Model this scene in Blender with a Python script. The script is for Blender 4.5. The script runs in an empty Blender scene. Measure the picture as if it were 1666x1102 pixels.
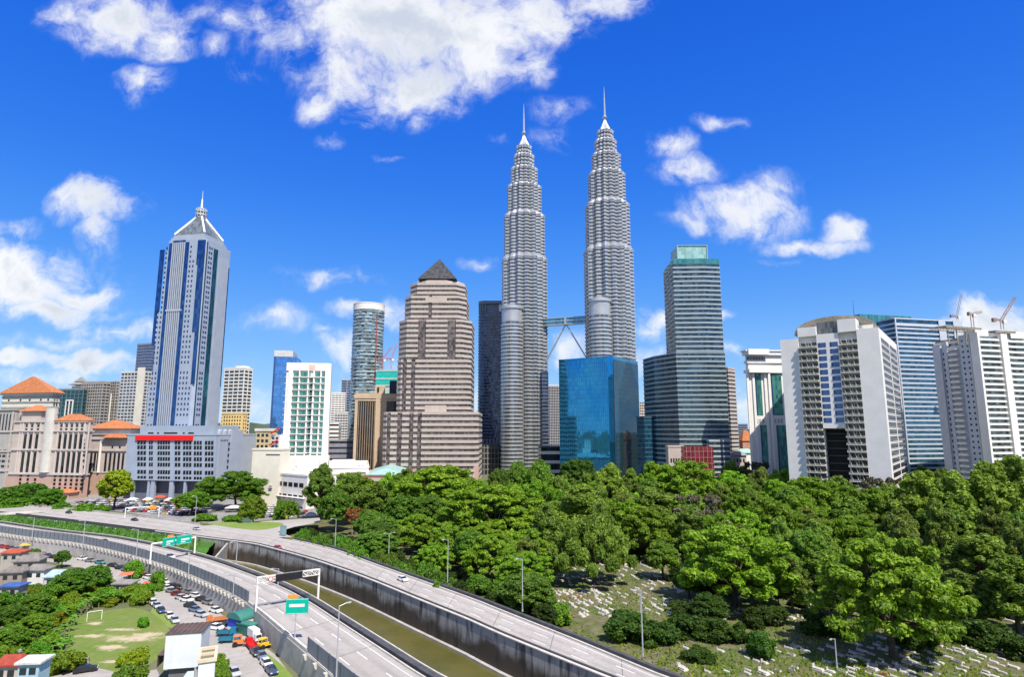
import bpy, bmesh, math, random
import numpy as np
from mathutils import Vector, Matrix
R = math.radians
SC = bpy.context.scene
C = SC.collection
# ---------------------------------------------------------------- camera
F, CXP, CYP, PITCH, H = 980.0, 833.0, 551.0, R(8.7), 50.0   # lens in photo pixels, centre, pitch, camera height
cam = bpy.data.cameras.new('camera'); camo = bpy.data.objects.new('camera', cam); C.objects.link(camo)
camo.location = (0, 0, H); camo.rotation_euler = (R(90) + PITCH, 0, 0)
cam.sensor_width = 36; cam.lens = 36 * F / 1666; cam.clip_start = 1; cam.clip_end = 60000
SC.camera = camo
SC.view_settings.view_transform = 'Standard'; SC.view_settings.look = 'None'
SC.view_settings.exposure = 0.45; SC.view_settings.gamma = 1
SC.cycles.max_bounces = 6; SC.cycles.diffuse_bounces = 2; SC.cycles.glossy_bounces = 3
SC.cycles.transmission_bounces = 3; SC.cycles.transparent_max_bounces = 6
SC.cycles.use_denoising = True
# ---------------------------------------------------------------- measuring: a photo pixel becomes a place on the ground
def ray(px, py):
    u = px - CXP; v = CYP - py
    up = v * math.cos(PITCH) + F * math.sin(PITCH); fw = F * math.cos(PITCH) - v * math.sin(PITCH)
    return u / fw, up / fw
def gp(px, py, z=0.0):
    rx, rz = ray(px, py); D = (z - H) / rz
    return Vector((rx * D, D, z))
def dp(px, py, D):
    rx, rz = ray(px, py)
    return Vector((rx * D, D, H + rz * D))
def zat(px, py, D): return H + ray(px, py)[1] * D
# ---------------------------------------------------------------- sun and sky
SEL = R(55); SUN = Vector((0.50 * math.cos(SEL), -0.866 * math.cos(SEL), math.sin(SEL))).normalized()
sl = bpy.data.lights.new('sun', 'SUN'); sl.energy = 5.0; sl.angle = R(0.53); sl.color = (1, 0.93, 0.82)
so = bpy.data.objects.new('sun', sl); C.objects.link(so); so.rotation_euler = SUN.to_track_quat('Z', 'Y').to_euler()
so.location = (200, -200, 300)
W = bpy.data.worlds.new('World'); SC.world = W; W.use_nodes = True
nt = W.node_tree; nt.nodes.clear()
def N(t, **kw):
    n = nt.nodes.new(t)
    for k, v in kw.items(): setattr(n, k, v)
    return n
def L(a, b): nt.links.new(a, b)
def mth(op, a, b=None, c=None, clamp=False):
    n = N('ShaderNodeMath', operation=op); n.use_clamp = clamp
    for i, x in enumerate((a, b, c)):
        if x is None: continue
        if isinstance(x, (int, float)): n.inputs[i].default_value = x
        else: L(x, n.inputs[i])
    return n.outputs[0]
sky = N('ShaderNodeTexSky', sky_type='NISHITA'); sky.sun_disc = False
sky.sun_elevation = SEL; sky.sun_rotation = math.atan2(0.50, -0.866)
sky.altitude = 60; sky.air_density = 1.0; sky.dust_density = 0.35; sky.ozone_density = 2.6
pre = N('ShaderNodeMix', data_type='RGBA', blend_type='MULTIPLY'); pre.inputs[0].default_value = 1
L(sky.outputs[0], pre.inputs[6]); pre.inputs[7].default_value = (0.112, 0.118, 0.128, 1)
gam = N('ShaderNodeGamma'); gam.inputs[1].default_value = 1.32; L(pre.outputs[2], gam.inputs[0])
hs = N('ShaderNodeHueSaturation'); hs.inputs['Saturation'].default_value = 1.22; hs.inputs['Value'].default_value = 1.0
L(gam.outputs[0], hs.inputs['Color'])
tc = N('ShaderNodeTexCoord'); sep = N('ShaderNodeSeparateXYZ'); L(tc.outputs['Generated'], sep.inputs[0])
rmp = N('ShaderNodeValToRGB'); L(sep.outputs[2], rmp.inputs[0]); er = rmp.color_ramp; er.interpolation = 'B_SPLINE'
for i, (p, c) in enumerate([(0.0, (.31, .49, .72)), (.06, (.25, .45, .72)), (.2, (.078, .28, .73)), (.38, (.021, .150, .69)), (.6, (.0105, .095, .57)), (1, (.008, .08, .5))]):
    e = er.elements[i] if i < 2 else er.elements.new(p)
    e.position = p; e.color = (*c, 1)
skm = N('ShaderNodeMix', data_type='RGBA'); skm.inputs[0].default_value = 0.85; L(hs.outputs[0], skm.inputs[6]); L(rmp.outputs[0], skm.inputs[7])
ya = mth('MAXIMUM', mth('ABSOLUTE', sep.outputs[1]), 0.02)
cu = mth('DIVIDE', sep.outputs[0], ya); cv = mth('DIVIDE', sep.outputs[2], ya)
uv = N('ShaderNodeCombineXYZ'); L(cu, uv.inputs[0]); L(cv, uv.inputs[1])
front = mth('MULTIPLY', mth('GREATER_THAN', sep.outputs[1], 0.0), mth('LESS_THAN', mth('ABSOLUTE', cu), 1.5))
L(front, uv.inputs[2])
def noise(vec, scale, det, rough=0.55, dist=0.0):
    n = N('ShaderNodeTexNoise'); n.inputs['Scale'].default_value = scale; n.inputs['Detail'].default_value = det
    n.noise_dimensions = '2D'; n.inputs['Roughness'].default_value = rough; n.inputs['Distortion'].default_value = dist
    L(vec, n.inputs['Vector']); return n
wn = noise(uv.outputs[0], 7.0, 4)
wv = N('ShaderNodeVectorMath', operation='SUBTRACT'); L(wn.outputs['Color'], wv.inputs[0]); wv.inputs[1].default_value = (.5, .5, .5)
ws = N('ShaderNodeVectorMath', operation='SCALE'); L(wv.outputs[0], ws.inputs[0]); ws.inputs['Scale'].default_value = 0.085
wp = N('ShaderNodeVectorMath', operation='ADD'); L(uv.outputs[0], wp.inputs[0]); L(ws.outputs[0], wp.inputs[1])
flat = N('ShaderNodeVectorMath', operation='MULTIPLY'); L(wp.outputs[0], flat.inputs[0]); flat.inputs[1].default_value = (1, 1, 0)
# clouds: where each stands in the sky (photo px centre, half-sizes, weight, turn)
CL = [(650,40,225,100,1.25,0),(570,112,95,80,1,0),(770,60,130,95,1.05,0),(680,130,110,70,1,0),(880,28,110,62,1,0),(980,8,90,36,.75,0),
 (520,172,50,46,.6,0),(862,108,50,44,.75,0),(425,40,75,75,.5,0),(690,188,36,34,.55,0),(620,150,70,60,.7,0),(400,110,50,30,.36,0),(480,60,60,60,.6,0),
 (200,38,125,62,.95,0),(262,58,66,54,.85,0),(120,28,70,42,.62,0),(237,142,52,38,.72,0),(345,76,34,26,.55,0),(375,40,40,36,.5,0),(330,20,60,30,.4,0),
 (155,326,80,44,1.1,0),(165,375,38,62,.62,0),(205,330,40,36,.7,0),(108,328,44,30,.8,0),
 (40,462,100,62,1.15,0),(10,430,60,55,1.1,0),(115,484,75,30,.9,0),(60,508,110,24,.9,0),(135,452,75,34,.48,0),(30,372,56,22,.5,0),
 (200,540,95,24,.7,0),(180,512,70,16,.4,0),(530,447,110,24,.5,0),(445,520,90,30,.42,0),(548,572,60,36,.6,0),(575,506,56,18,.6,0),(645,520,46,34,.55,0),
 (40,584,80,18,.9,0),(170,590,100,20,.9,0),(90,560,120,16,.5,0),(300,640,120,30,.5,0),(525,540,30,12,.4,0),(640,618,60,40,.5,0),
 (1095,235,56,30,.60,-20),(1120,280,68,34,.68,15),(1178,200,48,16,.50,5),(1205,345,105,50,.82,-12),(1140,362,80,22,.5,10),(1315,396,105,17,.62,0),(1375,375,40,24,.6,0),
 (1262,306,70,30,.45,-15),(1270,423,66,11,.4,0),(912,178,60,36,.42,0),(905,222,60,28,.42,0),(800,225,30,16,.3,0),(782,425,56,20,.4,0),(545,237,30,16,.48,20),(583,205,26,12,.5,0),(635,266,44,10,.35,8),
 (1605,512,66,42,1.2,0),(1645,535,80,36,1.1,0),(1560,535,40,22,.7,0),(1078,530,50,30,.8,0),(1055,552,64,18,.6,0),(1190,515,22,14,.6,0),(920,556,66,28,.6,0),(945,580,80,20,.6,0),(1195,578,56,18,.55,0),(1050,600,56,28,.5,0),
 (60,615,140,16,.55,0),(340,600,60,26,.3,0),(1180,640,60,40,.45,0),(470,640,90,20,.35,0),(895,500,16,9,.3,0)]
acc = 0.0
for (px, py, a, b, wgt, rot) in CL:
    rx, rz = ray(px, py); k = 1.38 / 965.0; ia = 1 / (a * k); ib = 1 / (b * k)
    m = N('ShaderNodeVectorMath', operation='MULTIPLY_ADD'); L(flat.outputs[0], m.inputs[0])
    m.inputs[1].default_value = (ia, ib, 0); m.inputs[2].default_value = (-rx * ia, -rz * ib, 0)
    ln = N('ShaderNodeVectorMath', operation='LENGTH'); L(m.outputs[0], ln.inputs[0])
    acc = mth('MAXIMUM', mth('MULTIPLY_ADD', ln.outputs['Value'], -wgt, wgt), acc)
accf = mth('MULTIPLY', acc, front)
# sky behind the viewer (what the glass fronts mirror): scattered cumulus
bn = noise(uv.outputs[0], 1.5, 7, .58)
back = mth('MULTIPLY', mth('MULTIPLY', mth('SUBTRACT', bn.outputs['Fac'], 0.44, clamp=True), 4.6), mth('SUBTRACT', 1.0, front))
hz = N('ShaderNodeMapRange'); L(cv, hz.inputs[0]); hz.inputs[1].default_value = 0.17; hz.inputs[2].default_value = 0.0; hz.inputs[3].default_value = 0.0; hz.inputs[4].default_value = 0.40
sm = N('ShaderNodeMapping'); sm.inputs['Scale'].default_value = (3.2, 15, 1); L(uv.outputs[0], sm.inputs[0])
sn = noise(sm.outputs[0], 1.0, 6, .6)
low = mth('MULTIPLY', hz.outputs[0], mth('MULTIPLY', sn.outputs['Fac'], 1.9))
dens = mth('ADD', mth('MAXIMUM', mth('MAXIMUM', accf, back), low), 0.0)
fb = noise(flat.outputs[0], 13.0, 9, .66); fb2 = noise(flat.outputs[0], 4.0, 3, .5)
nz = mth('ADD', mth('MULTIPLY', mth('SUBTRACT', fb.outputs['Fac'], .5), 1.45), mth('MULTIPLY', mth('SUBTRACT', fb2.outputs['Fac'], .5), 0.35))
gate = mth('MULTIPLY', dens, 2.6, clamp=True)
d2 = mth('ADD', dens, mth('MULTIPLY', nz, gate))
al = N('ShaderNodeMapRange', interpolation_type='SMOOTHSTEP'); L(d2, al.inputs[0]); al.inputs[1].default_value = 0.10; al.inputs[2].default_value = 0.90
al.inputs[3].default_value = 0; al.inputs[4].default_value = 0.97
off = N('ShaderNodeVectorMath', operation='ADD'); L(flat.outputs[0], off.inputs[0]); off.inputs[1].default_value = (0.012, 0.03, 0)
fo = noise(off.outputs[0], 5.0, 6, .55)
thick = N('ShaderNodeMapRange', interpolation_type='SMOOTHSTEP'); L(mth('ADD', d2, mth('MULTIPLY', mth('SUBTRACT', fo.outputs['Fac'], .5), 1.5)), thick.inputs[0])
thick.inputs[1].default_value = 0.55; thick.inputs[2].default_value = 1.45; thick.inputs[3].default_value = 0; thick.inputs[4].default_value = 1
cc = N('ShaderNodeMix', data_type='RGBA'); L(thick.outputs[0], cc.inputs[0])
cc.inputs[6].default_value = (0.72, 0.73, 0.74, 1); cc.inputs[7].default_value = (0.46, 0.51, 0.59, 1)
fin = N('ShaderNodeMix', data_type='RGBA'); L(al.outputs[0], fin.inputs[0]); L(skm.outputs[2], fin.inputs[6]); L(cc.outputs[2], fin.inputs[7])
sc10 = N('ShaderNodeMix', data_type='RGBA', blend_type='MULTIPLY'); sc10.inputs[0].default_value = 1; L(fin.outputs[2], sc10.inputs[6]); sc10.inputs[7].default_value = (10, 10, 10, 1)
sc10.clamp_result = False
bg = N('ShaderNodeBackground'); bg.inputs[1].default_value = 0.1; L(sc10.outputs[2], bg.inputs[0])
wo = N('ShaderNodeOutputWorld'); L(bg.outputs[0], wo.inputs[0])
# ---------------------------------------------------------------- mesh helper
rnd = random.Random(7)
class MB:
    def __init__(s): s.v = []; s.f = []; s.m = []; s.mi = 0; s.sm = []; s.smooth = False
    def face(s, pts):
        i = len(s.v); s.v += [tuple(p) for p in pts]; s.f.append(tuple(range(i, i + len(pts)))); s.m.append(s.mi); s.sm.append(s.smooth)
    def idx(s, vs, fs):
        i = len(s.v); s.v += [tuple(p) for p in vs]
        for f in fs: s.f.append(tuple(i + k for k in f)); s.m.append(s.mi); s.sm.append(s.smooth)
    def hexa(s, p):   # 8 corners: bottom ring 0-3 anticlockwise from above, top ring 4-7
        s.idx(p, [(3, 2, 1, 0), (4, 5, 6, 7), (0, 1, 5, 4), (1, 2, 6, 5), (2, 3, 7, 6), (3, 0, 4, 7)])
    def box(s, x0, x1, y0, y1, z0, z1):
        x0, x1 = min(x0, x1), max(x0, x1); y0, y1 = min(y0, y1), max(y0, y1)
        s.hexa([(x0, y0, z0), (x1, y0, z0), (x1, y1, z0), (x0, y1, z0), (x0, y0, z1), (x1, y0, z1), (x1, y1, z1), (x0, y1, z1)])
    def prism(s, poly, z0, z1, top=None, capb=True):
        n = len(poly); top = top or poly
        vs = [(p[0], p[1], z0) for p in poly] + [(p[0], p[1], z1) for p in top]
        fs = [(k, (k + 1) % n, n + (k + 1) % n, n + k) for k in range(n)] + [tuple(range(n, 2 * n))]
        if capb: fs.append(tuple(range(n - 1, -1, -1)))
        s.idx(vs, fs)
    def tube(s, p, q, r0, r1=None, n=6, cap=True):
        p, q = Vector(p), Vector(q); r1 = r0 if r1 is None else r1
        d = (q - p).normalized(); a = d.orthogonal().normalized(); b = d.cross(a)
        vs = []
        for c, r in ((p, r0), (q, r1)):
            for k in range(n):
                t = 2 * math.pi * k / n; vs.append(c + a * (r * math.cos(t)) + b * (r * math.sin(t)))
        fs = [(k, (k + 1) % n, n + (k + 1) % n, n + k) for k in range(n)]
        if cap: fs += [tuple(range(n - 1, -1, -1)), tuple(range(n, 2 * n))]
        s.idx(vs, fs)
    def bar(s, p, q, w, h):    # a beam from p to q, w wide (level) and h high
        p, q = Vector(p), Vector(q); d = (q - p).normalized(); up = Vector((0, 0, 1))
        sd = d.cross(up); sd = Vector((1, 0, 0)) if sd.length < 1e-4 else sd.normalized()
        u = sd.cross(d).normalized(); a = sd * (w / 2); b = u * (h / 2)
        s.hexa([p - a - b, p + a - b, q + a - b, q - a - b, p - a + b, p + a + b, q + a + b, q - a + b])
    def lathe(s, prof, n=24, c=(0, 0)):
        vs = [(c[0] + r * math.cos(2 * math.pi * k / n), c[1] + r * math.sin(2 * math.pi * k / n), z) for r, z in prof for k in range(n)]
        fs = [(j * n + k, j * n + (k + 1) % n, (j + 1) * n + (k + 1) % n, (j + 1) * n + k) for j in range(len(prof) - 1) for k in range(n)]
        fs += [tuple(range(n - 1, -1, -1)), tuple(range((len(prof) - 1) * n, len(prof) * n))]
        s.idx(vs, fs)
    def mesh(s, name, mats):
        me = bpy.data.meshes.new(name); me.from_pydata(s.v, [], s.f)
        for m in (mats if isinstance(mats, (list, tuple)) else [mats]): me.materials.append(m)
        if any(s.m): me.polygons.foreach_set('material_index', s.m)
        if any(s.sm): me.polygons.foreach_set('use_smooth', s.sm)
        me.update(); return me
    def build(s, name, mats, parent=None, label=None, kind=None, cat=None, group=None, loc=None):
        o = bpy.data.objects.new(name, s.mesh(name, mats)); C.objects.link(o)
        if parent: o.parent = parent
        if loc: o.location = loc
        return tag(o, label, cat, group, kind)
def tag(o, label=None, cat=None, group=None, kind=None):
    for k, v in (('label', label), ('category', cat), ('group', group), ('kind', kind)):
        if v: o[k] = v
    return o
def thing(name, label, cat, loc=(0, 0, 0), rz=0.0, group=None):
    o = bpy.data.objects.new(name, None); C.objects.link(o); o.location = loc; o.rotation_euler = (0, 0, rz); o.empty_display_size = 1
    return tag(o, label, cat, group)
KIDS = {}
def dup(o, loc, rz=None, label=None, group=None, scale=None, color=None, parent=None):
    c = o.copy(); C.objects.link(c)
    if parent is not None: c.parent = parent
    if loc is not None: c.location = loc
    if rz is not None: c.rotation_euler = (0, 0, rz)
    if label: c['label'] = label
    if group: c['group'] = group
    if scale: c.scale = scale
    if color: c.color = (*color, 1)
    if o.name not in KIDS: KIDS[o.name] = [k for k in C.objects if k.parent == o]
    for k in KIDS[o.name]:
        d = dup(k, None, parent=c)
        if color: d.color = (*color, 1)
    return c
# ---------------------------------------------------------------- procedural materials
def newmat(name):
    m = bpy.data.materials.new(name); m.use_nodes = True; t = m.node_tree
    b = t.nodes['Principled BSDF']; return m, t, b
def nd(t, typ, **kw):
    n = t.nodes.new(typ)
    for k, v in kw.items(): setattr(n, k, v)
    return n
def rgb(c): return (c[0], c[1], c[2], 1)
def mix2(t, fac, a, b, blend='MIX'):
    n = nd(t, 'ShaderNodeMix', data_type='RGBA', blend_type=blend)
    for s, x in ((0, fac), (6, a), (7, b)):
        if hasattr(x, 'node'): t.links.new(x, n.inputs[s])
        else: n.inputs[s].default_value = x if s == 0 else rgb(x)
    return n.outputs[2]
def maprange(t, x, a, b, c=0.0, d=1.0):
    n = nd(t, 'ShaderNodeMapRange', interpolation_type='SMOOTHSTEP'); t.links.new(x, n.inputs[0])
    for i, v in enumerate((a, b, c, d)): n.inputs[i + 1].default_value = v
    return n.outputs[0]
def coords(t, scale=(1, 1, 1)):
    tc = nd(t, 'ShaderNodeTexCoord'); mp = nd(t, 'ShaderNodeMapping'); mp.inputs['Scale'].default_value = scale
    t.links.new(tc.outputs['Object'], mp.inputs[0]); return mp.outputs[0]
def tnoise(t, vec, scale, det=4, rough=.6):
    n = nd(t, 'ShaderNodeTexNoise'); t.links.new(vec, n.inputs['Vector'])
    n.inputs['Scale'].default_value = scale; n.inputs['Detail'].default_value = det; n.inputs['Roughness'].default_value = rough
    return n.outputs['Fac']
def wall(name, col, rough=.8, var=.14, scale=.25, streak=.12, spec=.3, metal=0.0, bump=0.0):
    """painted or stone surface: blotches plus rain streaks running down"""
    m, t, b = newmat(name)
    n1 = tnoise(t, coords(t), scale, 5)
    c = mix2(t, maprange(t, n1, .3, .7), [x * (1 - var) for x in col], [min(1, x * (1 + var * .6)) for x in col])
    if streak:
        n2 = tnoise(t, coords(t, (1.3, 1.3, .06)), 1.0, 4)
        c = mix2(t, maprange(t, n2, .52, .75, 0, streak), c, [x * .45 for x in col])
    t.links.new(c, b.inputs['Base Color']); b.inputs['Roughness'].default_value = rough
    b.inputs['Specular IOR Level'].default_value = spec; b.inputs['Metallic'].default_value = metal
    if bump:
        bp = nd(t, 'ShaderNodeBump'); bp.inputs['Strength'].default_value = bump; t.links.new(tnoise(t, coords(t), 2.5, 3), bp.inputs['Height']); t.links.new(bp.outputs[0], b.inputs['Normal'])
    return m
def glass(name, col, rough=.08, metal=.55, panel=(1.8, 1.8, 3.6), var=.35, tilt=.02, bright=None, pb=.0):
    """coated facade glass: every pane has its own tone and a slightly different tilt"""
    m, t, b = newmat(name)
    tc = nd(t, 'ShaderNodeTexCoord')
    dv = nd(t, 'ShaderNodeVectorMath', operation='DIVIDE'); t.links.new(tc.outputs['Object'], dv.inputs[0]); dv.inputs[1].default_value = panel
    ad = nd(t, 'ShaderNodeVectorMath', operation='ADD'); t.links.new(dv.outputs[0], ad.inputs[0]); ad.inputs[1].default_value = (.37, .37, .13)
    fl = nd(t, 'ShaderNodeVectorMath', operation='FLOOR'); t.links.new(ad.outputs[0], fl.inputs[0])
    wn = nd(t, 'ShaderNodeTexWhiteNoise', noise_dimensions='3D'); t.links.new(fl.outputs[0], wn.inputs['Vector'])
    c = mix2(t, wn.outputs['Value'], [x * (1 - var) for x in col], [min(1, x * (1 + var)) for x in col])
    if bright:
        c = mix2(t, maprange(t, wn.outputs['Value'], 1 - pb - .01, 1 - pb), c, bright)
    t.links.new(c, b.inputs['Base Color']); b.inputs['Roughness'].default_value = rough; b.inputs['Metallic'].default_value = metal
    if tilt:
        ge = nd(t, 'ShaderNodeNewGeometry')
        sb = nd(t, 'ShaderNodeVectorMath', operation='SUBTRACT'); t.links.new(wn.outputs['Color'], sb.inputs[0]); sb.inputs[1].default_value = (.5, .5, .5)
        sc = nd(t, 'ShaderNodeVectorMath', operation='SCALE'); t.links.new(sb.outputs[0], sc.inputs[0]); sc.inputs['Scale'].default_value = tilt
        aa = nd(t, 'ShaderNodeVectorMath', operation='ADD'); t.links.new(ge.outputs['Normal'], aa.inputs[0]); t.links.new(sc.outputs[0], aa.inputs[1])
        nn = nd(t, 'ShaderNodeVectorMath', operation='NORMALIZE'); t.links.new(aa.outputs[0], nn.inputs[0]); t.links.new(nn.outputs[0], b.inputs['Normal'])
    return m
def tinted(name, rough=.35, spec=.5, coat=.0, metal=.0):
    """takes the colour set on each object (car paint and the like)"""
    m, t, b = newmat(name); oi = nd(t, 'ShaderNodeObjectInfo'); t.links.new(oi.outputs['Color'], b.inputs['Base Color'])
    b.inputs['Roughness'].default_value = rough; b.inputs['Specular IOR Level'].default_value = spec; b.inputs['Coat Weight'].default_value = coat; b.inputs['Metallic'].default_value = metal
    return m
def blotch(name, cols, scales=(.05, .4), rough=.95, cuts=(.35, .65), spec=.15):
    """ground cover: three tones mixed by two sizes of noise"""
    m, t, b = newmat(name); v = coords(t)
    c = mix2(t, maprange(t, tnoise(t, v, scales[0], 6), *cuts), cols[0], cols[1])
    c = mix2(t, maprange(t, tnoise(t, v, scales[1], 6, .7), .42, .72, 0, .8), c, cols[2])
    t.links.new(c, b.inputs['Base Color']); b.inputs['Roughness'].default_value = rough; b.inputs['Specular IOR Level'].default_value = spec
    return m
white_paint = wall('white_paint', (.78, .75, .70), .6, .06, .2, .10)
white_wall = wall('white_render', (.74, .71, .66), .75, .07, .1, .10)
cream_wall = wall('cream_render', (.70, .66, .55), .8, .08, .1, .12)
metal_grey = wall('galvanised_steel', (.52, .54, .56), .45, .08, .6, .05, .5, .4)
dark_steel = wall('dark_steel', (.09, .095, .10), .5, .1, .6, 0, .4, .3)
black_panel = wall('black_panel', (.018, .018, .022), .4, .2, .6, 0)
green_sign = wall('green_sign_face', (.0, .40, .29), .45, .06, .6, .04)
orange_plate = wall('orange_plate', (.85, .30, .03), .5, .06, .6, 0)
red_paint = wall('red_paint', (.80, .012, .01), .5, .05, .3, 0)
tyre = wall('tyre_rubber', (.02, .02, .02), .85, .1, 1, 0)
carglass = glass('car_glass', (.03, .035, .04), .06, .2, (50, 50, 50), .1, 0)
carpaint = tinted('car_paint', .28, .5, .5)
lampglass = wall('lamp_lens', (.75, .76, .74), .25, .05, 1, 0)
# ---------------------------------------------------------------- lines on the ground, traced along the kerbs
def smooth(pts, n):
    """Catmull-Rom through world points, n samples evenly spread along the length"""
    P = [Vector(p) for p in pts]; P = [P[0] * 2 - P[1]] + P + [P[-1] * 2 - P[-2]]; out = []
    for i in range(1, len(P) - 2):
        for k in range(24):
            t = k / 24; a, b, c, d = P[i - 1], P[i], P[i + 1], P[i + 2]
            out.append(.5 * ((2 * b) + (c - a) * t + (2 * a - 5 * b + 4 * c - d) * t * t + (3 * b - a - 3 * c + d) * t ** 3))
    out.append(P[-2]); s = [0]
    for a, b in zip(out, out[1:]): s.append(s[-1] + (b - a).length)
    res = []; j = 0
    for k in range(n):
        t = s[-1] * k / (n - 1)
        while j < len(s) - 2 and s[j + 1] < t: j += 1
        f = (t - s[j]) / max(1e-6, s[j + 1] - s[j]); res.append(out[j].lerp(out[j + 1], min(1, f)))
    return res
def offs(line, d):
    """shift a line sideways: d > 0 to the left of its direction"""
    out = []
    for i, p in enumerate(line):
        t = (line[min(i + 1, len(line) - 1)] - line[max(i - 1, 0)]); t.z = 0; t.normalize()
        out.append(p + Vector((-t.y, t.x, 0)) * d)
    return out
def strip(mb, a, b, za=None, zb=None):
    for i in range(len(a) - 1):
        p = [a[i].copy(), a[i + 1].copy(), b[i + 1].copy(), b[i].copy()]
        if za is not None: p[0].z = p[1].z = za
        if zb is not None: p[2].z = p[3].z = zb
        mb.face(p if (p[1] - p[0]).cross(p[3] - p[0]).z > 0 else p[::-1])
def ribbon_wall(mb, line, off0, off1, z0, z1, i0=0, i1=None):
    """a long solid wall between two side shifts of a line"""
    a, b = offs(line, off0)[i0:i1], offs(line, off1)[i0:i1]
    for i in range(len(a) - 1):
        for q in ((a[i], a[i + 1], z0, z1), (b[i + 1], b[i], z0, z1)):
            mb.face([(q[0].x, q[0].y, z0), (q[1].x, q[1].y, z0), (q[1].x, q[1].y, z1), (q[0].x, q[0].y, z1)])
        mb.face([(a[i].x, a[i].y, z1), (a[i + 1].x, a[i + 1].y, z1), (b[i + 1].x, b[i + 1].y, z1), (b[i].x, b[i].y, z1)])
    for q in (0, -1): mb.face([(a[q].x, a[q].y, z0), (b[q].x, b[q].y, z0), (b[q].x, b[q].y, z1), (a[q].x, a[q].y, z1)])
ZA, ZC, ZW = 5.0, 4.0, -3.5       # heights of the near road, the far road and the river
def ext(pts, far, near):          # carry a traced line on beyond the picture
    fd, nd_ = Vector((-.9, .436, 0)), Vector((.66, -.751, 0)); steps = (12, 30, 60, 100, 150, 210, 260, 330, 400)
    return [pts[0] + fd * k for k in reversed(steps) if k <= far] + pts + [pts[-1] + nd_ * k for k in steps if k <= near]
NS = 150
AR = smooth(ext([gp(*p, ZA) for p in [(0, 853), (87, 866), (174, 876), (230, 886), (280, 897), (340, 913), (400, 934), (455, 956), (499, 979), (550, 1012), (620, 1058), (687, 1102)]], 400, 260), NS)
AL = offs(AR, -13.0)
CLn = smooth(ext([gp(*p, ZC) for p in [(0, 836), (100, 847), (210, 861), (302, 873), (354, 880), (410, 887), (448, 896), (502, 911), (545, 925), (600, 945), (687, 981), (765, 1013), (820, 1038), (971, 1100)]], 400, 260), NS)
CRn = smooth(ext([gp(*p, ZC) for p in [(0, 821), (110, 829), (210, 840), (300, 851), (390, 866), (468, 878), (545, 896), (603, 917), (670, 941), (729, 962), (781, 981), (820, 997), (945, 1047), (1072, 1100)]], 400, 260), NS)
# ---------------------------------------------------------------- ground, roads, river
asphalt = blotch('road_surface', [(.36, .335, .30), (.41, .382, .345), (.31, .29, .265)], (.04, .8))
t = asphalt.node_tree; b = t.nodes['Principled BSDF']; src = b.inputs['Base Color'].links[0].from_socket   # wheel tracks and oil along the lanes
at = nd(t, 'ShaderNodeAttribute'); at.attribute_name = 'across'; mm = nd(t, 'ShaderNodeMath', operation='MULTIPLY'); t.links.new(at.outputs['Fac'], mm.inputs[0]); mm.inputs[1].default_value = 6.2832 * 3.2
sn_ = nd(t, 'ShaderNodeMath', operation='SINE'); t.links.new(mm.outputs[0], sn_.inputs[0]); pr = nd(t, 'ShaderNodeMath', operation='MULTIPLY'); t.links.new(maprange(t, sn_.outputs[0], -.2, 1), pr.inputs[0]); t.links.new(maprange(t, tnoise(t, coords(t), .12, 5), .3, .75, .15, .42), pr.inputs[1])
t.links.new(mix2(t, pr.outputs[0], src, (.20, .19, .175)), b.inputs['Base Color'])
street_m = blotch('street_surface', [(.33, .31, .28), (.39, .365, .33), (.27, .255, .235)], (.05, .5))
lot_m = blotch('car_park_surface', [(.22, .215, .21), (.30, .29, .28), (.16, .155, .15)], (.03, .3))
earth_m = blotch('city_ground', [(.10, .13, .05), (.17, .16, .10), (.06, .09, .03)], (.02, .15))
cem_m = blotch('cemetery_grass', [(.070, .105, .022), (.125, .112, .055), (.22, .19, .135)], (.06, .35), cuts=(.40, .62))
field_m = blotch('field_grass', [(.13, .24, .03), (.20, .26, .06), (.26, .25, .11)], (.04, .35))
field_m2 = blotch('playing_field_grass', [(.12, .19, .03), (.17, .215, .05), (.22, .21, .09)], (.05, .5))
sand_m = blotch('bare_sand', [(.55, .45, .30), (.62, .53, .38), (.40, .36, .18)], (.12, .5))
berm_m = blotch('bank_grass', [(.055, .15, .018), (.09, .20, .03), (.03, .085, .012)], (.08, .6))
conc_m = wall('road_concrete', (.42, .40, .37), .85, .18, .3, .35, bump=.1)
rail_m = wall('dark_barrier', (.075, .075, .08), .8, .3, .6, .3)
kerb_m = wall('pale_kerb', (.55, .52, .46), .85, .15, .5, .2)
paint_m = wall('lane_paint', (.72, .71, .69), .7, .12, .6, 0)
panel_m = wall('noise_panel', (.20, .225, .26), .5, .14, .6, .3, .4, .1)
water_m, t, b = newmat('river_water')
c = mix2(t, maprange(t, tnoise(t, coords(t), .05, 5), .35, .65), (.085, .082, .020), (.115, .105, .030))
t.links.new(c, b.inputs['Base Color']); b.inputs['Roughness'].default_value = .22; b.inputs['Specular IOR Level'].default_value = .35
bp = nd(t, 'ShaderNodeBump'); bp.inputs['Strength'].default_value = .12; bp.inputs['Distance'].default_value = .3
t.links.new(tnoise(t, coords(t), .9, 4), bp.inputs['Height']); t.links.new(bp.outputs[0], b.inputs['Normal'])
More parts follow.
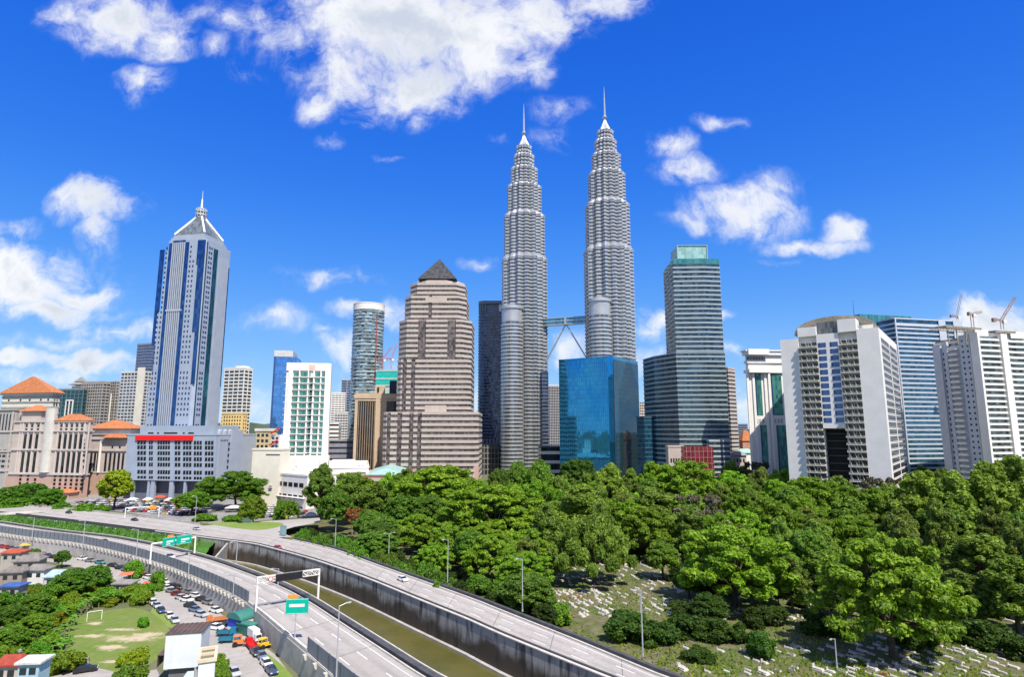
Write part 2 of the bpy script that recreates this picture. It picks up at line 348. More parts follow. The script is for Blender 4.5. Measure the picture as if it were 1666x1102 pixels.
# the old river wall: pale above, soaked and mossy below, black runs from the drains
rwall_m, t, b = newmat('stained_river_wall')
tc = nd(t, 'ShaderNodeTexCoord'); sx = nd(t, 'ShaderNodeSeparateXYZ'); t.links.new(tc.outputs['Object'], sx.inputs[0])
v = coords(t, (.55, .55, .10)); n1 = tnoise(t, v, 1.0, 5); n2 = tnoise(t, coords(t), .12, 5)
ad = nd(t, 'ShaderNodeMath', operation='MULTIPLY_ADD'); t.links.new(n2, ad.inputs[0]); ad.inputs[1].default_value = 9; t.links.new(sx.outputs[2], ad.inputs[2])
base = mix2(t, maprange(t, ad.outputs[0], 4.2, 7.2), (.070, .056, .040), (.33, .325, .31))
base = mix2(t, maprange(t, n1, .45, .66, 0, .82), base, (.022, .02, .018))
t.links.new(base, b.inputs['Base Color']); b.inputs['Roughness'].default_value = .9

def px_index(line, x):   # where on a traced line the photo column x is
    best = 0; bd = 1e9
    for i, p in enumerate(line):
        if p.y < 20: continue
        y = p.y * math.cos(PITCH) + (p.z - H) * math.sin(PITCH); q = CXP + F * p.x / y
        if abs(q - x) < bd: bd = abs(q - x); best = i
    return best
def fan(mb, line, a0, a1, r, z):
    n = len(line)
    for i in range(n - 1):
        q = []
        for k in (i, i + 1):
            a = R(a0 + (a1 - a0) * k / (n - 1)); q.append(line[k] + Vector((math.cos(a), math.sin(a), 0)) * r)
        f = [(line[i].x, line[i].y, z), (line[i + 1].x, line[i + 1].y, z), (q[1].x, q[1].y, z), (q[0].x, q[0].y, z)]
        n_ = (Vector(f[1]) - Vector(f[0])).cross(Vector(f[3]) - Vector(f[0]))
        mb.face(f if n_.z > 0 else f[::-1])
g = MB(); fan(g, offs(CRn, .9), 163, -12, 12000, 0); fan(g, offs(AL, -.3), 197, 300, 9000, 0)
g.build('ground', earth_m, kind='structure')
def patch(name, mat, pxs, z, kind='structure', n=None, label=None):
    p = [gp(x, y, z) for x, y in pxs]
    if n: p = smooth(p + [p[0]], n)[:-1]
    m = MB(); m.face(p if sum(p[i].x * p[i - 1].y - p[i - 1].x * p[i].y for i in range(len(p))) < 0 else p[::-1])
    return m.build(name, mat, kind=kind, label=label)
cm = MB(); strip(cm, offs(CRn, 1.2)[40:], [p + Vector((130, 165, 0)) for p in offs(CRn, 1.2)[40:]], .02, .02); cm.build('cemetery_lawn', cem_m, kind='structure')
i_end = px_index(AR, 335); i_b = px_index(CLn, 358)
wm = MB(); strip(wm, smooth(AR[i_end - 6:], 120), smooth(CLn[i_b - 6:], 120), ZW, ZW); wm.build('river', water_m, kind='structure')
ar = MB(); strip(ar, AL, AR); rn_ = ar.build('near_road', asphalt, kind='structure')
cr = MB(); strip(cr, CLn, CRn); rf2 = cr.build('far_road', asphalt, kind='structure')
def across(o, a):   # 0 on the left edge of the road, 1 on its right edge
    key = {(round(p.x, 2), round(p.y, 2)) for p in a}; at = o.data.attributes.new('across', 'FLOAT', 'POINT'); at.data.foreach_set('value', [0.0 if (round(v.co.x, 2), round(v.co.y, 2)) in key else 1.0 for v in o.data.vertices])
across(rn_, AL); across(rf2, CLn)
# slip road leaving beside the trees, and its grass island
patch('slip_road', asphalt, [(330, 856), (395, 851), (470, 846), (520, 843), (522, 850), (478, 858), (452, 866), (476, 874), (440, 876), (390, 866)], 3.97)
patch('traffic_island', field_m, [(338, 853), (352, 850.5), (440, 850), (462, 854), (436, 861), (405, 862)], 4.03, n=40)
# lane markings
mk = MB()
def dashes(a, b, fr, w, d, gap, z, i0=0):
    ln = smooth([a[i].lerp(b[i], fr) for i in range(i0, len(a))], 900); acc_ = 0; on = True; st = 0
    for i in range(1, len(ln)):
        acc_ += (ln[i] - ln[i - 1]).length
        if on and acc_ >= d:
            seg = ln[st:i + 1]; strip(mk, offs(seg, w / 2), offs(seg, -w / 2), z, z); on = False; acc_ = 0
        elif not on and acc_ >= gap: on = True; st = i; acc_ = 0
for f in (.345, .655): dashes(AL, AR, f, .26, 4.5, 7.5, ZA + .015); dashes(CLn, CRn, f, .26, 4.5, 7.5, ZC + .015, 30)
for ln, o in ((AL, 1.3), (AR, -1.5)): strip(mk, offs(ln, o), offs(ln, o - .2), ZA + .015, ZA + .015)
for ln, o in ((CLn, .9), (CRn, -1.1)): strip(mk, offs(ln, o), offs(ln, o - .2), ZC + .015, ZC + .015)
mk.build('lane_markings', paint_m, kind='structure')
jm = MB()
for a, c, z, i0 in ((AL, AR, ZA, 30), (CLn, CRn, ZC, 50)):
    A2, B2 = smooth(a[i0:], 600), smooth(c[i0:], 600)
    for i in range(6, 594, 17): jm.face([(*A2[i].xy, z + .008), (*A2[i].lerp(A2[i + 1], .22).xy, z + .008), (*B2[i].lerp(B2[i + 1], .22).xy, z + .008), (*B2[i].xy, z + .008)])
jm.build('road_joints', wall('joint_tar', (.19, .18, .17), .9, .3, 1, 0), kind='structure')
# long walls and barriers
def ribbon(name, mat, label, cat, line, *segs, i0=0, i1=None):
    m = MB()
    for o0, o1, z0, z1 in segs: ribbon_wall(m, line, o0, o1, z0, z1, i0, i1)
    return m.build(name, mat, label=label, cat=cat)
nb1 = px_index(AL, 402); nb2 = px_index(AL, 503)
ribbon('retaining_wall', conc_m, 'long grey concrete retaining wall holding the near road above the street of parked cars', 'retaining wall', AL, (-.35, .25, -1, ZA + .12))
ribbon('road_parapet', kerb_m, 'low pale concrete parapet on the open stretch of road edge beside the green roadside sign', 'parapet', AL, (-.2, .12, ZA + .125, ZA + .95), i0=nb1, i1=nb2 + 1)
ribbon('crash_barrier', rail_m, 'dark barrier with pale kerbs between the near road and the olive river', 'barrier', AR, (.45, 1.7, ZW - 1, ZA + .75))
ribbon('kerb', kerb_m, 'pale kerb line along the river side of the near road', 'kerb', AR, (-.25, .1, ZA - .5, ZA + .30), (1.75, 2.05, ZA - 2, ZA + .95))
ribbon('river_wall', rwall_m, 'tall stained concrete river wall carrying the far road, black runs down its face', 'river wall', CLn, (-.55, .0, ZW - 1, ZC + .55), i0=i_b - 6)
for i in range(i_b, NS - 8, 5):   # drain buttresses on the wall
    pass
ribbon('wall_coping', kerb_m, 'pale coping along the top of the stained river wall', 'coping', CLn, (-.75, -.02, ZC + .56, ZC + .78), i0=i_b - 6)
ribbon('river_ledge', conc_m, 'narrow pale concrete ledge at the foot of the stained river wall', 'ledge', CLn, (-1.5, -.58, ZW - 1, ZW + .5), i0=i_b - 6)
ribbon('crash_barrier', rail_m, 'dark barrier along the top of the stained river wall', 'barrier', CLn, (.02, .5, ZC - .5, ZC + 1.05), i0=0)
ribbon('crash_barrier', rail_m, 'dark barrier between the far road and the cemetery trees', 'barrier', CRn, (.25, 1.2, -.5, ZC + 1.0), i0=px_index(CRn, 470))
ribbon('kerb', kerb_m, 'pale kerb on the cemetery side of the far road', 'kerb', CRn, (-.3, .2, ZC - .5, ZC + .35), i0=px_index(CRn, 470))
ribbon('crash_barrier', conc_m, 'low grey concrete barrier along the car park side of the far road', 'barrier', CRn, (.1, .5, -.5, ZC + .8), i1=px_index(CRn, 330))
# grass bank between the two roads, ending at a concrete wing wall
bm_ = MB(); rows = []; BA, BC = smooth(AR[:i_end + 1], 80), smooth(CLn[:i_b + 1], 80)
for i in range(80):
    a, c = BA[i], BC[i]; rows.append([a.lerp(c, k / 10) + Vector((0, 0, (-1.6 + .9 * k / 10 + 1.2 * math.sin(k / 10 * math.pi) + rnd.uniform(-.35, .35)) if 0 < k < 10 else -1)) for k in range(11)])
vs = [p for r in rows for p in r]; fs = [(i * 11 + k, (i + 1) * 11 + k, (i + 1) * 11 + k + 1, i * 11 + k + 1) for i in range(len(rows) - 1) for k in range(10)]
bm_.smooth = True; bm_.idx(vs, fs); bm_.build('grass_bank', berm_m, kind='structure')
tf = MB()
for _ in range(9000):
    i = rnd.randrange(2, 78); f = rnd.uniform(.1, .93); p = BA[i].lerp(BA[i + 1], rnd.random()).lerp(BC[i].lerp(BC[i + 1], rnd.random()), f); z = p.z - 1.5 + .9 * f + 1.2 * math.sin(f * math.pi)
    a = rnd.uniform(0, 6.28); h = rnd.uniform(.4, 1.1); w = rnd.uniform(.25, .6); dx, dy = math.cos(a) * w, math.sin(a) * w
    tf.face([(p.x - dx, p.y - dy, z), (p.x + dx, p.y + dy, z), (p.x + dx * .3 + rnd.uniform(-.4, .4), p.y + dy * .3 + rnd.uniform(-.4, .4), z + h)])
tf.build('bank_grass', berm_m, kind='stuff')
wg = MB(); a, c = AR[i_end] + Vector((1.6, 1.2, 0)), CLn[i_b + 1]
wg.hexa([(a.x, a.y, ZW - 1), (a.x + 1.0, a.y - .8, ZW - 1), (c.x + 1.0, c.y - .8, ZW - 1), (c.x, c.y, ZW - 1), (a.x, a.y, 2.6), (a.x + 1.0, a.y - .8, 2.6), (c.x + 1.0, c.y - .8, 3.6), (c.x, c.y, 3.6)])
wg.build('wing_wall', conc_m, label='pale concrete wing wall closing the end of the grass bank beside the river', cat='wall')
# the overhead slip-lane deck at the far edge of the picture
dk = thing('road_deck', 'short raised concrete slip deck on stub piers over the grass bank', 'road deck')
m = MB(); p, q = gp(-60, 840, 5.2), gp(52, 833.5, 5.2); n_ = Vector((.35, .94, 0)) * 7
m.hexa([tuple(x) for x in (p - Vector((0, 0, .9)), q - Vector((0, 0, .9)), q + n_ - Vector((0, 0, .9)), p + n_ - Vector((0, 0, .9)), p, q, q + n_, p + n_)]); m.build('deck', kerb_m, dk)
for k in (.55, .82, .97):
    c = p.lerp(q, k) + n_ * .4; m = MB(); m.box(c.x - 1, c.x + 1, c.y - 2, c.y + 2, 0.5, 4.28); m.build('pier', conc_m, dk)
# noise barriers with posts and brackets
def barrier(i0, i1, label, nb):
    t_ = thing('noise_barrier', label, 'noise barrier', AL[i0]); o = AL[i0]
    seg = smooth([p - o for p in AL[i0:i1 + 1]], nb + 1)
    m = MB(); ribbon_wall(m, seg, -.06, .06, .36, 3.3); m.build('panel', panel_m, t_)
    m = MB(); ribbon_wall(m, seg, -.22, .24, .13, .35); m.build('sill', kerb_m, t_)
    pm = MB(); pm.box(-.07, .07, -.12, .12, .36, 3.36); pme = pm.mesh('post', dark_steel)
    bmk = MB(); bmk.hexa([(-.42, -.3, -.95), (.42, -.3, -.95), (.42, 0, -.95), (-.42, 0, -.95), (-.42, -.62, .08), (.42, -.62, .08), (.42, 0, .08), (-.42, 0, .08)]); bme = bmk.mesh('bracket', kerb_m)
    for i in range(nb):
        d = (seg[i + 1] - seg[i]); a = math.atan2(d.y, d.x)
        for nm, me, off in (('post', pme, -.02), ('bracket', bme, -.36)):
            ob = bpy.data.objects.new(nm, me); C.objects.link(ob); ob.parent = t_
            n2 = Vector((-d.y, d.x, 0)).normalized(); ob.location = seg[i] + n2 * off; ob.rotation_euler = (0, 0, a)
i00 = max(0, px_index(AL, 0) - 12)
barrier(i00, nb1, 'long blue-grey noise barrier standing above the row of pale brackets and parked cars', 96)
barrier(nb2, NS - 18, 'shorter blue-grey noise barrier on the road edge past the green roadside sign', 30)
# street, yards and field on the low side
def ST(*p): return [(x, y) for x, y in p]
patch('side_street', street_m, [(-80, 878), (0, 885), (100, 903), (200, 927), (262, 947), (340, 985), (400, 1030), (450, 1068), (492, 1125), (455, 1160), (405, 1125), (384, 1094), (331, 1059), (289, 1018), (268, 1006), (231, 970), (180, 940), (100, 918), (0, 903), (-80, 897)], .03)
patch('street_verge', field_m, [(395, 1040), (432, 1062), (470, 1094), (490, 1128), (455, 1128), (440, 1085), (415, 1058)], .05, n=40)
patch('street_verge', field_m, [(250, 985), (272, 1000), (290, 1020), (262, 1020), (245, 1003)], .05, n=40)
# worn sandy ground in the goal mouth and along the track across the field
t = field_m2.node_tree; b = t.nodes['Principled BSDF']; src = b.inputs['Base Color'].links[0].from_socket; tot = None
for px, py, rx_, ry_ in ((214, 1040, 8.0, 3.4), (180, 1055, 4.5, 2.4), (154, 1016, 2.6, 2.0), (150, 1036, 5.0, 1.6), (240, 1034, 5.0, 2.4), (195, 1026, 5.5, 1.6), (185, 1078, 4.0, 1.2)):
    c = gp(px, py, 0); tc = nd(t, 'ShaderNodeTexCoord'); mp = nd(t, 'ShaderNodeMapping', vector_type='TEXTURE'); t.links.new(tc.outputs['Object'], mp.inputs[0])
    mp.inputs['Location'].default_value = (c.x, c.y, 0); mp.inputs['Scale'].default_value = (rx_, ry_, 1e3); ln = nd(t, 'ShaderNodeVectorMath', operation='LENGTH'); t.links.new(mp.outputs[0], ln.inputs[0])
    q = nd(t, 'ShaderNodeMath', operation='SUBTRACT'); q.inputs[0].default_value = 1.15; t.links.new(ln.outputs['Value'], q.inputs[1])
    if tot is None: tot = q.outputs[0]
    else:
        mx = nd(t, 'ShaderNodeMath', operation='MAXIMUM'); t.links.new(tot, mx.inputs[0]); t.links.new(q.outputs[0], mx.inputs[1]); tot = mx.outputs[0]
ad = nd(t, 'ShaderNodeMath', operation='MULTIPLY_ADD'); t.links.new(tnoise(t, coords(t), .45, 7, .7), ad.inputs[0]); ad.inputs[1].default_value = 2.6; ad.inputs[2].default_value = -1.3
sm = nd(t, 'ShaderNodeMath', operation='ADD'); t.links.new(ad.outputs[0], sm.inputs[0]); t.links.new(tot, sm.inputs[1])
t.links.new(mix2(t, maprange(t, sm.outputs[0], .15, .95), src, (.47, .39, .26)), b.inputs['Base Color'])
patch('playing_field', field_m2, [(106, 1030), (118, 1008), (150, 998), (215, 990), (250, 1000), (270, 1018), (285, 1050), (250, 1078), (210, 1100), (150, 1102), (120, 1085), (108, 1060)], .06, n=80)
patch('yard', street_m, [(60, 1112), (110, 1092), (160, 1088), (205, 1098), (255, 1090), (265, 1112), (180, 1130)], .075)
patch('car_park', lot_m, [(-40, 818), (60, 818), (130, 824), (215, 836), (300, 848), (345, 852), (395, 850), (480, 843), (520, 840), (520, 815), (420, 806), (300, 800), (150, 800), (-40, 800)], .04)
# ---------------------------------------------------------------- buildings: kit
class Bld:
    """A building stands at its nearest vertical edge: local +x runs along the right-hand face, +y along the left-hand face.
    Face 'L' is the left face, 'R' the right face; s runs from left to right as seen, out is measured off the wall."""
    def __init__(s, name, label, cat, pxL, pxM, pxR, py, D, phi, group=None, wl=None, wr=None):
        a = R(phi); rx, rz = ray(pxM, py); o = Vector((rx * D, D)); ex = Vector((math.cos(a), math.sin(a))); ey = Vector((-math.sin(a), math.cos(a)))
        def wid(d, px):
            r = ray(px, py)[0]; return (r * o.y - o.x) / (d.x - r * d.y)
        s.wl = wl or abs(wid(ey, pxL)); s.wr = wr or abs(wid(ex, pxR))
        s.D = D; s.px = pxM; s.h = zat(pxM, py, D)
        s.t = thing(name, label, cat, (o.x, o.y, 0), a, group)
    def z(s, py): return zat(s.px, py, s.D)
    def zz(s, py, px, dD=0): return zat(px, py, s.D + dD)
    def sL(s, px, py):   # position along the left face of photo column px
        a = s.t.rotation_euler.z; r = ray(px, py)[0]; ey = Vector((-math.sin(a), math.cos(a))); o = s.t.location
        return s.wl - (r * o.y - o.x) / (ey.x - r * ey.y)
    def sR(s, px, py):
        a = s.t.rotation_euler.z; r = ray(px, py)[0]; ex = Vector((math.cos(a), math.sin(a))); o = s.t.location
        return (r * o.y - o.x) / (ex.x - r * ex.y)
    def fb(s, mb, f, s0, s1, z0, z1, o0, o1):
        if f == 'L': mb.box(-o1, -o0, s.wl - s1, s.wl - s0, z0, z1)
        else: mb.box(s0, s1, -o1, -o0, z0, z1)
    def rect(s, m=0.0): return [(-m, -m), (s.wr + m, -m), (s.wr + m, s.wl + m), (-m, s.wl + m)]
    def part(s, name, mat, fn, label=None, kind=None):
        m = MB(); fn(m); return m.build(name, mat, s.t, label, kind)
    def body(s, mat, z1=None, name='wall', m=0.0, z0=0.0):
        return s.part(name, mat, lambda mb: mb.prism(s.rect(m), z0, s.h if z1 is None else z1))
    def bands(s, mat, zs, th, m=.3, name='spandrel', poly=None):
        def fn(mb):
            for z in zs: mb.prism(poly or s.rect(m), z, z + th)
        return s.part(name, mat, fn)
    def parapet(s, mat, h=1.2, th=.5, m=.35, z=None, name='parapet'):
        z = s.h if z is None else z
        def fn(mb):
            a, b, c, d = -m, s.wr + m, -m, s.wl + m
            mb.box(a, b, c, c + th, z, z + h); mb.box(a, b, d - th, d, z, z + h); mb.box(a, a + th, c + th, d - th, z, z + h); mb.box(b - th, b, c + th, d - th, z, z + h)
        return s.part(name, mat, fn)
    def windows(s, mat, cells, limit=100, dep=.12, frame=None):
        """cells: (face, s0, s1, z0, z1). The largest are windows of their own, the rest of a very long row one piece."""
        cells = list(cells); big = cells[:limit]; cache = {}
        for f, a, b, z0, z1 in big:
            k = (f, round(b - a, 2), round(z1 - z0, 2))
            if k not in cache:
                m = MB(); m.box(*((-dep, .3, 0, b - a, 0, z1 - z0) if f == 'L' else (0, b - a, -dep, .3, 0, z1 - z0))); cache[k] = m.mesh('window', mat)
            o = bpy.data.objects.new('window', cache[k]); C.objects.link(o); o.parent = s.t
            o.location = (0, s.wl - b, z0) if f == 'L' else (a, 0, z0)
        if len(cells) > limit:
            m = MB()
            for f, a, b, z0, z1 in cells[limit:]: s.fb(m, f, a, b, z0, z1, -.3, dep)
            m.build('window_rows', mat, s.t, kind='stuff')
    def roofbox(s, name, mat, x0, x1, y0, y1, z0, h):
        return s.part(name, mat, lambda mb: mb.box(x0 * s.wr, x1 * s.wr, y0 * s.wl, y1 * s.wl, z0, z0 + h))
def frange(a, b, n): return [a + (b - a) * k / n for k in range(n)]
def steps(a, b, d):
    out = []
    while a < b: out.append(a); a += d
    return out
def grid(f, s0, s1, n, z0, z1, rows, wf=.55, hf=.5):
    dw = (s1 - s0) / n; dh = (z1 - z0) / rows
    return [(f, s0 + (i + .5 - wf / 2) * dw, s0 + (i + .5 + wf / 2) * dw, z0 + (j + .5 - hf / 2) * dh, z0 + (j + .5 + hf / 2) * dh) for j in reversed(range(rows)) for i in range(n)]
def hip(mb, x0, x1, y0, y1, z0, h, oh=1.0, ridge=.0):
    x0 -= oh; x1 += oh; y0 -= oh; y1 += oh; cx, cy = (x0 + x1) / 2, (y0 + y1) / 2
    lx = (x1 - x0) * ridge / 2; ly = 0
    if y1 - y0 > x1 - x0: lx, ly = 0, (y1 - y0) * ridge / 2
    if ridge == 0: lx = ly = .4
    e = .35
    vs = [(x0, y0, z0), (x1, y0, z0), (x1, y1, z0), (x0, y1, z0), (x0, y0, z0 + e), (x1, y0, z0 + e), (x1, y1, z0 + e), (x0, y1, z0 + e)]
    r = max(lx, .2), max(ly, .2)
    vs += [(cx - r[0], cy - r[1], z0 + h), (cx + r[0], cy - r[1], z0 + h), (cx + r[0], cy + r[1], z0 + h), (cx - r[0], cy + r[1], z0 + h)]
    mb.idx(vs, [(3, 2, 1, 0), (0, 1, 5, 4), (1, 2, 6, 5), (2, 3, 7, 6), (3, 0, 4, 7), (4, 5, 9, 8), (5, 6, 10, 9), (6, 7, 11, 10), (7, 4, 8, 11), (8, 9, 10, 11)])
# materials of the skyline
tile_m = wall('orange_roof_tiles', (.46, .17, .07), .85, .22, .5, .2)
stone_m = wall('pinkish_stone', (.50, .43, .385), .8, .10, .15, .15)
pink_m = wall('pink_base_stone', (.48, .32, .25), .8, .12, .15, .15)
grey_st = wall('grey_stone', (.40, .385, .36), .8, .12, .15, .2)
dark_win = glass('dark_windows', (.035, .042, .05), .12, .3, (1.6, 1.6, 3.4), .6, .02)
black_win = glass('black_windows', (.012, .013, .016), .12, .1, (1.6, 1.6, 3.4), .6, .02)
blue_win = glass('blue_windows', (.05, .10, .22), .10, .5, (2, 2, 3.6), .5, .03)
teal_win = glass('green_glass', (.08, .27, .23), .1, .5, (1.5, 1.5, 3.3), .45, .03)
royal_gl = glass('royal_blue_glass', (.025, .085, .24), .08, .6, (1.6, 1.6, 3.8), .3, .03)
clad_m = wall('blue_grey_cladding', (.32, .375, .46), .5, .07, .12, .10, .5, .0)
clad_lt = wall('pale_blue_cladding', (.34, .385, .455), .5, .07, .12, .10)
steel_m = wall('stainless_cladding', (.53, .525, .52), .34, .10, .15, .08, .5, .5)
steel_gl = glass('steel_tower_glass', (.19, .225, .24), .12, .5, (1.4, 1.4, 4), .5, .03)
beige_m = wall('beige_stone', (.46, .395, .35), .75, .08, .15, .12)
beige_gl = glass('brown_glass', (.16, .135, .125), .2, .25, (1.5, 1.5, 3.9), .45, .03)
tan_m = wall('tan_stone', (.47, .36, .25), .8, .08, .15, .15)
concrete_b = wall('bare_concrete', (.36, .34, .31), .85, .12, .2, .25)
roof_gr = wall('grey_roof', (.25, .25, .25), .85, .15, .2, .2)
# ---- government complex with orange roofs
b = Bld('government_block', 'tall cream office block under the largest orange hipped roof', 'office building', 5, 86, 98, 642, 520, 76)
b.body(cream_wall); b.part('roof', tile_m, lambda m: hip(m, 0, b.wr, b.wl * .0, b.wl, b.h + 1.2, 15, 2.5, .05))
b.part('cornice', white_wall, lambda m: m.prism(b.rect(1.4), b.h - .2, b.h + 1.0)); b.bands(grey_st, [b.z(647), b.z(655), b.z(664), b.z(674)], 1.3, .5, 'cornice')
b.windows(dark_win, [('L', b.sL(x, 655) - .9, b.sL(x, 655) + .9, b.z(653), b.z(649)) for x in (14, 33, 48, 66, 78)] + grid('R', 1, b.wr - 1, 2, b.z(668), b.z(648), 1, .5, .8) + grid('L', 2, b.wl - 2, 16, b.z(686), b.z(666), 1, .6, .75))
b = Bld('government_wing', 'grey stone office wing with pilasters at the far edge below the largest orange roof', 'office building', -60, 28, 40, 668, 478, 78)
b.body(grey_st); b.windows(dark_win, grid('L', 2, b.wl - 1, 12, b.z(772), b.z(730), 5, .7, .45), 60)
b.part('pilaster', stone_m, lambda m: [b.fb(m, 'L', b.sL(x, 740) - .7, b.sL(x, 740) + .7, 0, b.h - 1, .02, .6) for x in (-30, -10, 14, 26)])
b.bands(stone_m, [b.z(704), b.z(736), b.z(768)], 1.2, .75, 'ledge'); b.part('roof_terrace', grey_st, lambda m: m.prism(b.rect(.9), b.h + .01, b.h + 1.1))
b.windows(dark_win, grid('L', 2, b.wl - 1, 16, b.z(702), b.z(672), 1, .4, .9))
b = Bld('government_office', 'pinkish stone office with dark vertical window strips and orange roofs beside the car park', 'office building', 24, 143, 152, 686, 462, 80)
b.body(stone_m); Z = b.z
b.part('base', pink_m, lambda m: m.prism(b.rect(.5), 0, Z(778))); b.bands(wall('ledge_stone', (.50, .46, .43), .8, .1, .2, .2), [Z(686) - .6, Z(703), Z(734), Z(774)], 1.1, .9, 'ledge')
st = [(b.sL(x, 740) - 1.25, b.sL(x, 740) + 1.25) for x in (38, 47, 57, 95, 103.5, 112, 120.5, 129)]
for a, c in st: b.part('window_strip', dark_win, lambda m: b.fb(m, 'L', a, c, Z(770), Z(737), -.3, .10))
for a, c in st: b.part('window_strip', dark_win, lambda m: b.fb(m, 'L', a, c, Z(731), Z(707), -.3, .10))
pil = wall('pale_pilaster', (.60, .52, .47), .8, .08)
for x in (29, 33, 42.5, 52, 62, 91, 99, 108, 116.5, 125, 134, 141): b.part('pilaster', pil, lambda m: b.fb(m, 'L', b.sL(x, 740) - .55, b.sL(x, 740) + .55, Z(772), Z(688), .01, .6))
b.windows(dark_win, [('L', c - .95, c + .95, Z(y) - 1, Z(y) + 1) for y in (693, 699.5) for c in [(p + q) / 2 for p, q in st]] + [('L', b.sL(136.5, y) - .95, b.sL(136.5, y) + .95, Z(y) - .9, Z(y) + .9) for y in (709, 716, 723, 729, 741, 750, 760)])
b.windows(black_win, [('L', b.sL(x, 782) - 1.0, b.sL(x, 782) + 1.0, Z(y) - 1.0, Z(y) + 1.0) for y in (782, 788.5, 795.5) for x in (34, 46, 58, 90, 99, 108, 117, 126, 134)], dep=.62)
b.windows(dark_win, [('L', b.sL(x, 776) - .9, b.sL(x, 776) + .9, Z(777) - .2, Z(777) + 1.0) for x in (34, 46, 90, 99, 108, 117, 126, 134)], dep=.6)
def col_(m):
    s0, s1 = b.sL(70, 730), b.sL(85, 730); c = b.wl - (s0 + s1) / 2; r = (s1 - s0) / 2
    m.prism([(-.6 - r * .55 * math.sin(math.pi * k / 10), c - r * math.cos(math.pi * k / 10)) for k in range(11)][::-1] + [(1, c - r), (1, c + r)][::1], Z(770), Z(664))
b.part('stair_tower', wall('pale_stair', (.56, .54, .50), .8, .1, .2, .25), col_)
b.part('roof', tile_m, lambda m: hip(m, 0, b.wr, b.wl - b.sL(143, 686), b.wl - b.sL(91, 686), b.h + .4, 5.2, 1.2, .35))
def smallroof(m):
    y0, y1 = b.wl - b.sL(66, 670), b.wl - b.sL(33, 670); hip(m, 1, 12, y0, y1, Z(669), 5, 1.5, .2)
b.part('roof', tile_m, smallroof); b.part('attic', stone_m, lambda m: m.box(1.5, 11, b.wl - b.sL(65, 670), b.wl - b.sL(34, 670), b.h - 1, Z(669) - .02))
b.part('porch_roof', tile_m, lambda m: hip(m, -9, -.8, b.wl - b.sL(130, 800), b.wl - b.sL(104, 800), Z(801), 2.6, .6, .5)); b.part('porch', pink_m, lambda m: m.box(-8.6, -.6, b.wl - b.sL(129, 800), b.wl - b.sL(105, 800), 0, Z(801) - .02))
b = Bld('government_annex', 'smaller stone annex with two orange roofs next to the blue-grey podium', 'office building', 136, 213, 228, 706, 482, 79)
b.body(stone_m); Z = b.z; b.part('base', pink_m, lambda m: m.prism(b.rect(.5), 0, Z(772))); b.bands(grey_st, [Z(708), Z(716), Z(735), Z(771)], .9, .8, 'ledge')
b.part('roof', tile_m, lambda m: hip(m, 1, 14, b.wl - b.sL(211, 697), b.wl - b.sL(143, 697), Z(698), 7, 2, .15)); b.part('attic', white_wall, lambda m: m.box(1.5, 13.5, b.wl - b.sL(210, 697), b.wl - b.sL(146, 697), b.h - 1, Z(698) - .02))
b.part('porch_roof', tile_m, lambda m: hip(m, -3, 1.2, b.wl - b.sL(210, 710), b.wl - b.sL(172, 710), Z(713), 3.4, .5, .5))
b.part('window_strip', dark_win, lambda m: [b.fb(m, 'L', b.sL(x, 750) - 1.0, b.sL(x, 750) + 1.0, Z(768), Z(738), -.3, .1) for x in (142, 148, 154, 159, 172, 179, 186, 193, 200, 207)])
b.windows(dark_win, [('L', b.sL(x, 728) - .8, b.sL(x, 728) + .8, Z(730), Z(726)) for x in (183, 195)] + grid('L', 2, b.wl - 2, 9, Z(804), Z(774), 3, .5, .45))
b.part('column', white_wall, lambda m: [m.tube((-.9, b.wl - b.sL(163, 750), Z(770)), (-.9, b.wl - b.sL(163, 750), Z(718)), 1.0, n=12)])
# ---- far left background
def simple(name, label, cat, pxL, pxM, pxR, py, D, phi, wmat, gmat, floor=3.4, th=1.5, mull=0, mmat=None, cap=None, group=None, core=.0, base=0.0):
    """glazed core wrapped by floor bands, with upright mullions"""
    b = Bld(name, label, cat, pxL, pxM, pxR, py, D, phi, group)
    b.body(gmat, b.h - .3, 'glazing'); b.bands(wmat, steps(base, b.h - th * .6, floor), th, .28)
    if mull:
        def fn(m):
            for f, wd in (('L', b.wl), ('R', b.wr)):
                n = max(1, round(wd / mull))
                for k in range(n + 1): b.fb(m, f, max(0, k * wd / n - .3), min(wd, k * wd / n + .3), 0, b.h - .4, .03, .5)
        b.part('mullion', mmat or wmat, fn)
    if cap: b.part('roof', cap, lambda m: m.prism(b.rect(.4), b.h - .25, b.h + 1.1))
    return b
b = simple('office_block', 'dark green glass office with white window frame behind the orange roofed offices', 'office building', 84, 136, 142, 634, 640, 80, wall('dark_trim', (.12, .17, .2), .6), glass('deep_green_glass', (.02, .09, .10), .1, .5), 4, .5, 5, None, roof_gr)
b.part('window_frame', white_wall, lambda m: [b.fb(m, 'L', b.sL(x, 660) - .6, b.sL(x, 660) + .6, b.z(678), b.z(651), .51, 1.0) for x in (108, 113.5, 119)] + [b.fb(m, 'L', b.sL(108, 660), b.sL(119, 660), b.z(652.5), b.z(650.5), .52, 1.1)])
b = Bld('domed_tower', 'cream tower with a stepped umbrella roof rising behind the dark green office', 'tower', 117, 139, 146, 628, 700, 72)
b.body(white_wall); b.part('roof', roof_gr, lambda m: [hip(m, 0, b.wr, 0, b.wl, b.z(626), 5, 3, .1), hip(m, b.wr * .2, b.wr * .8, b.wl * .2, b.wl * .8, b.z(621), 6, 1.5, .05)])
b.part('lantern', white_wall, lambda m: m.box(b.wr * .2, b.wr * .8, b.wl * .2, b.wl * .8, b.h, b.z(621) - .05)); b.windows(dark_win, grid('L', 1, b.wl - 1, 4, b.h - 26, b.h - 1, 5))
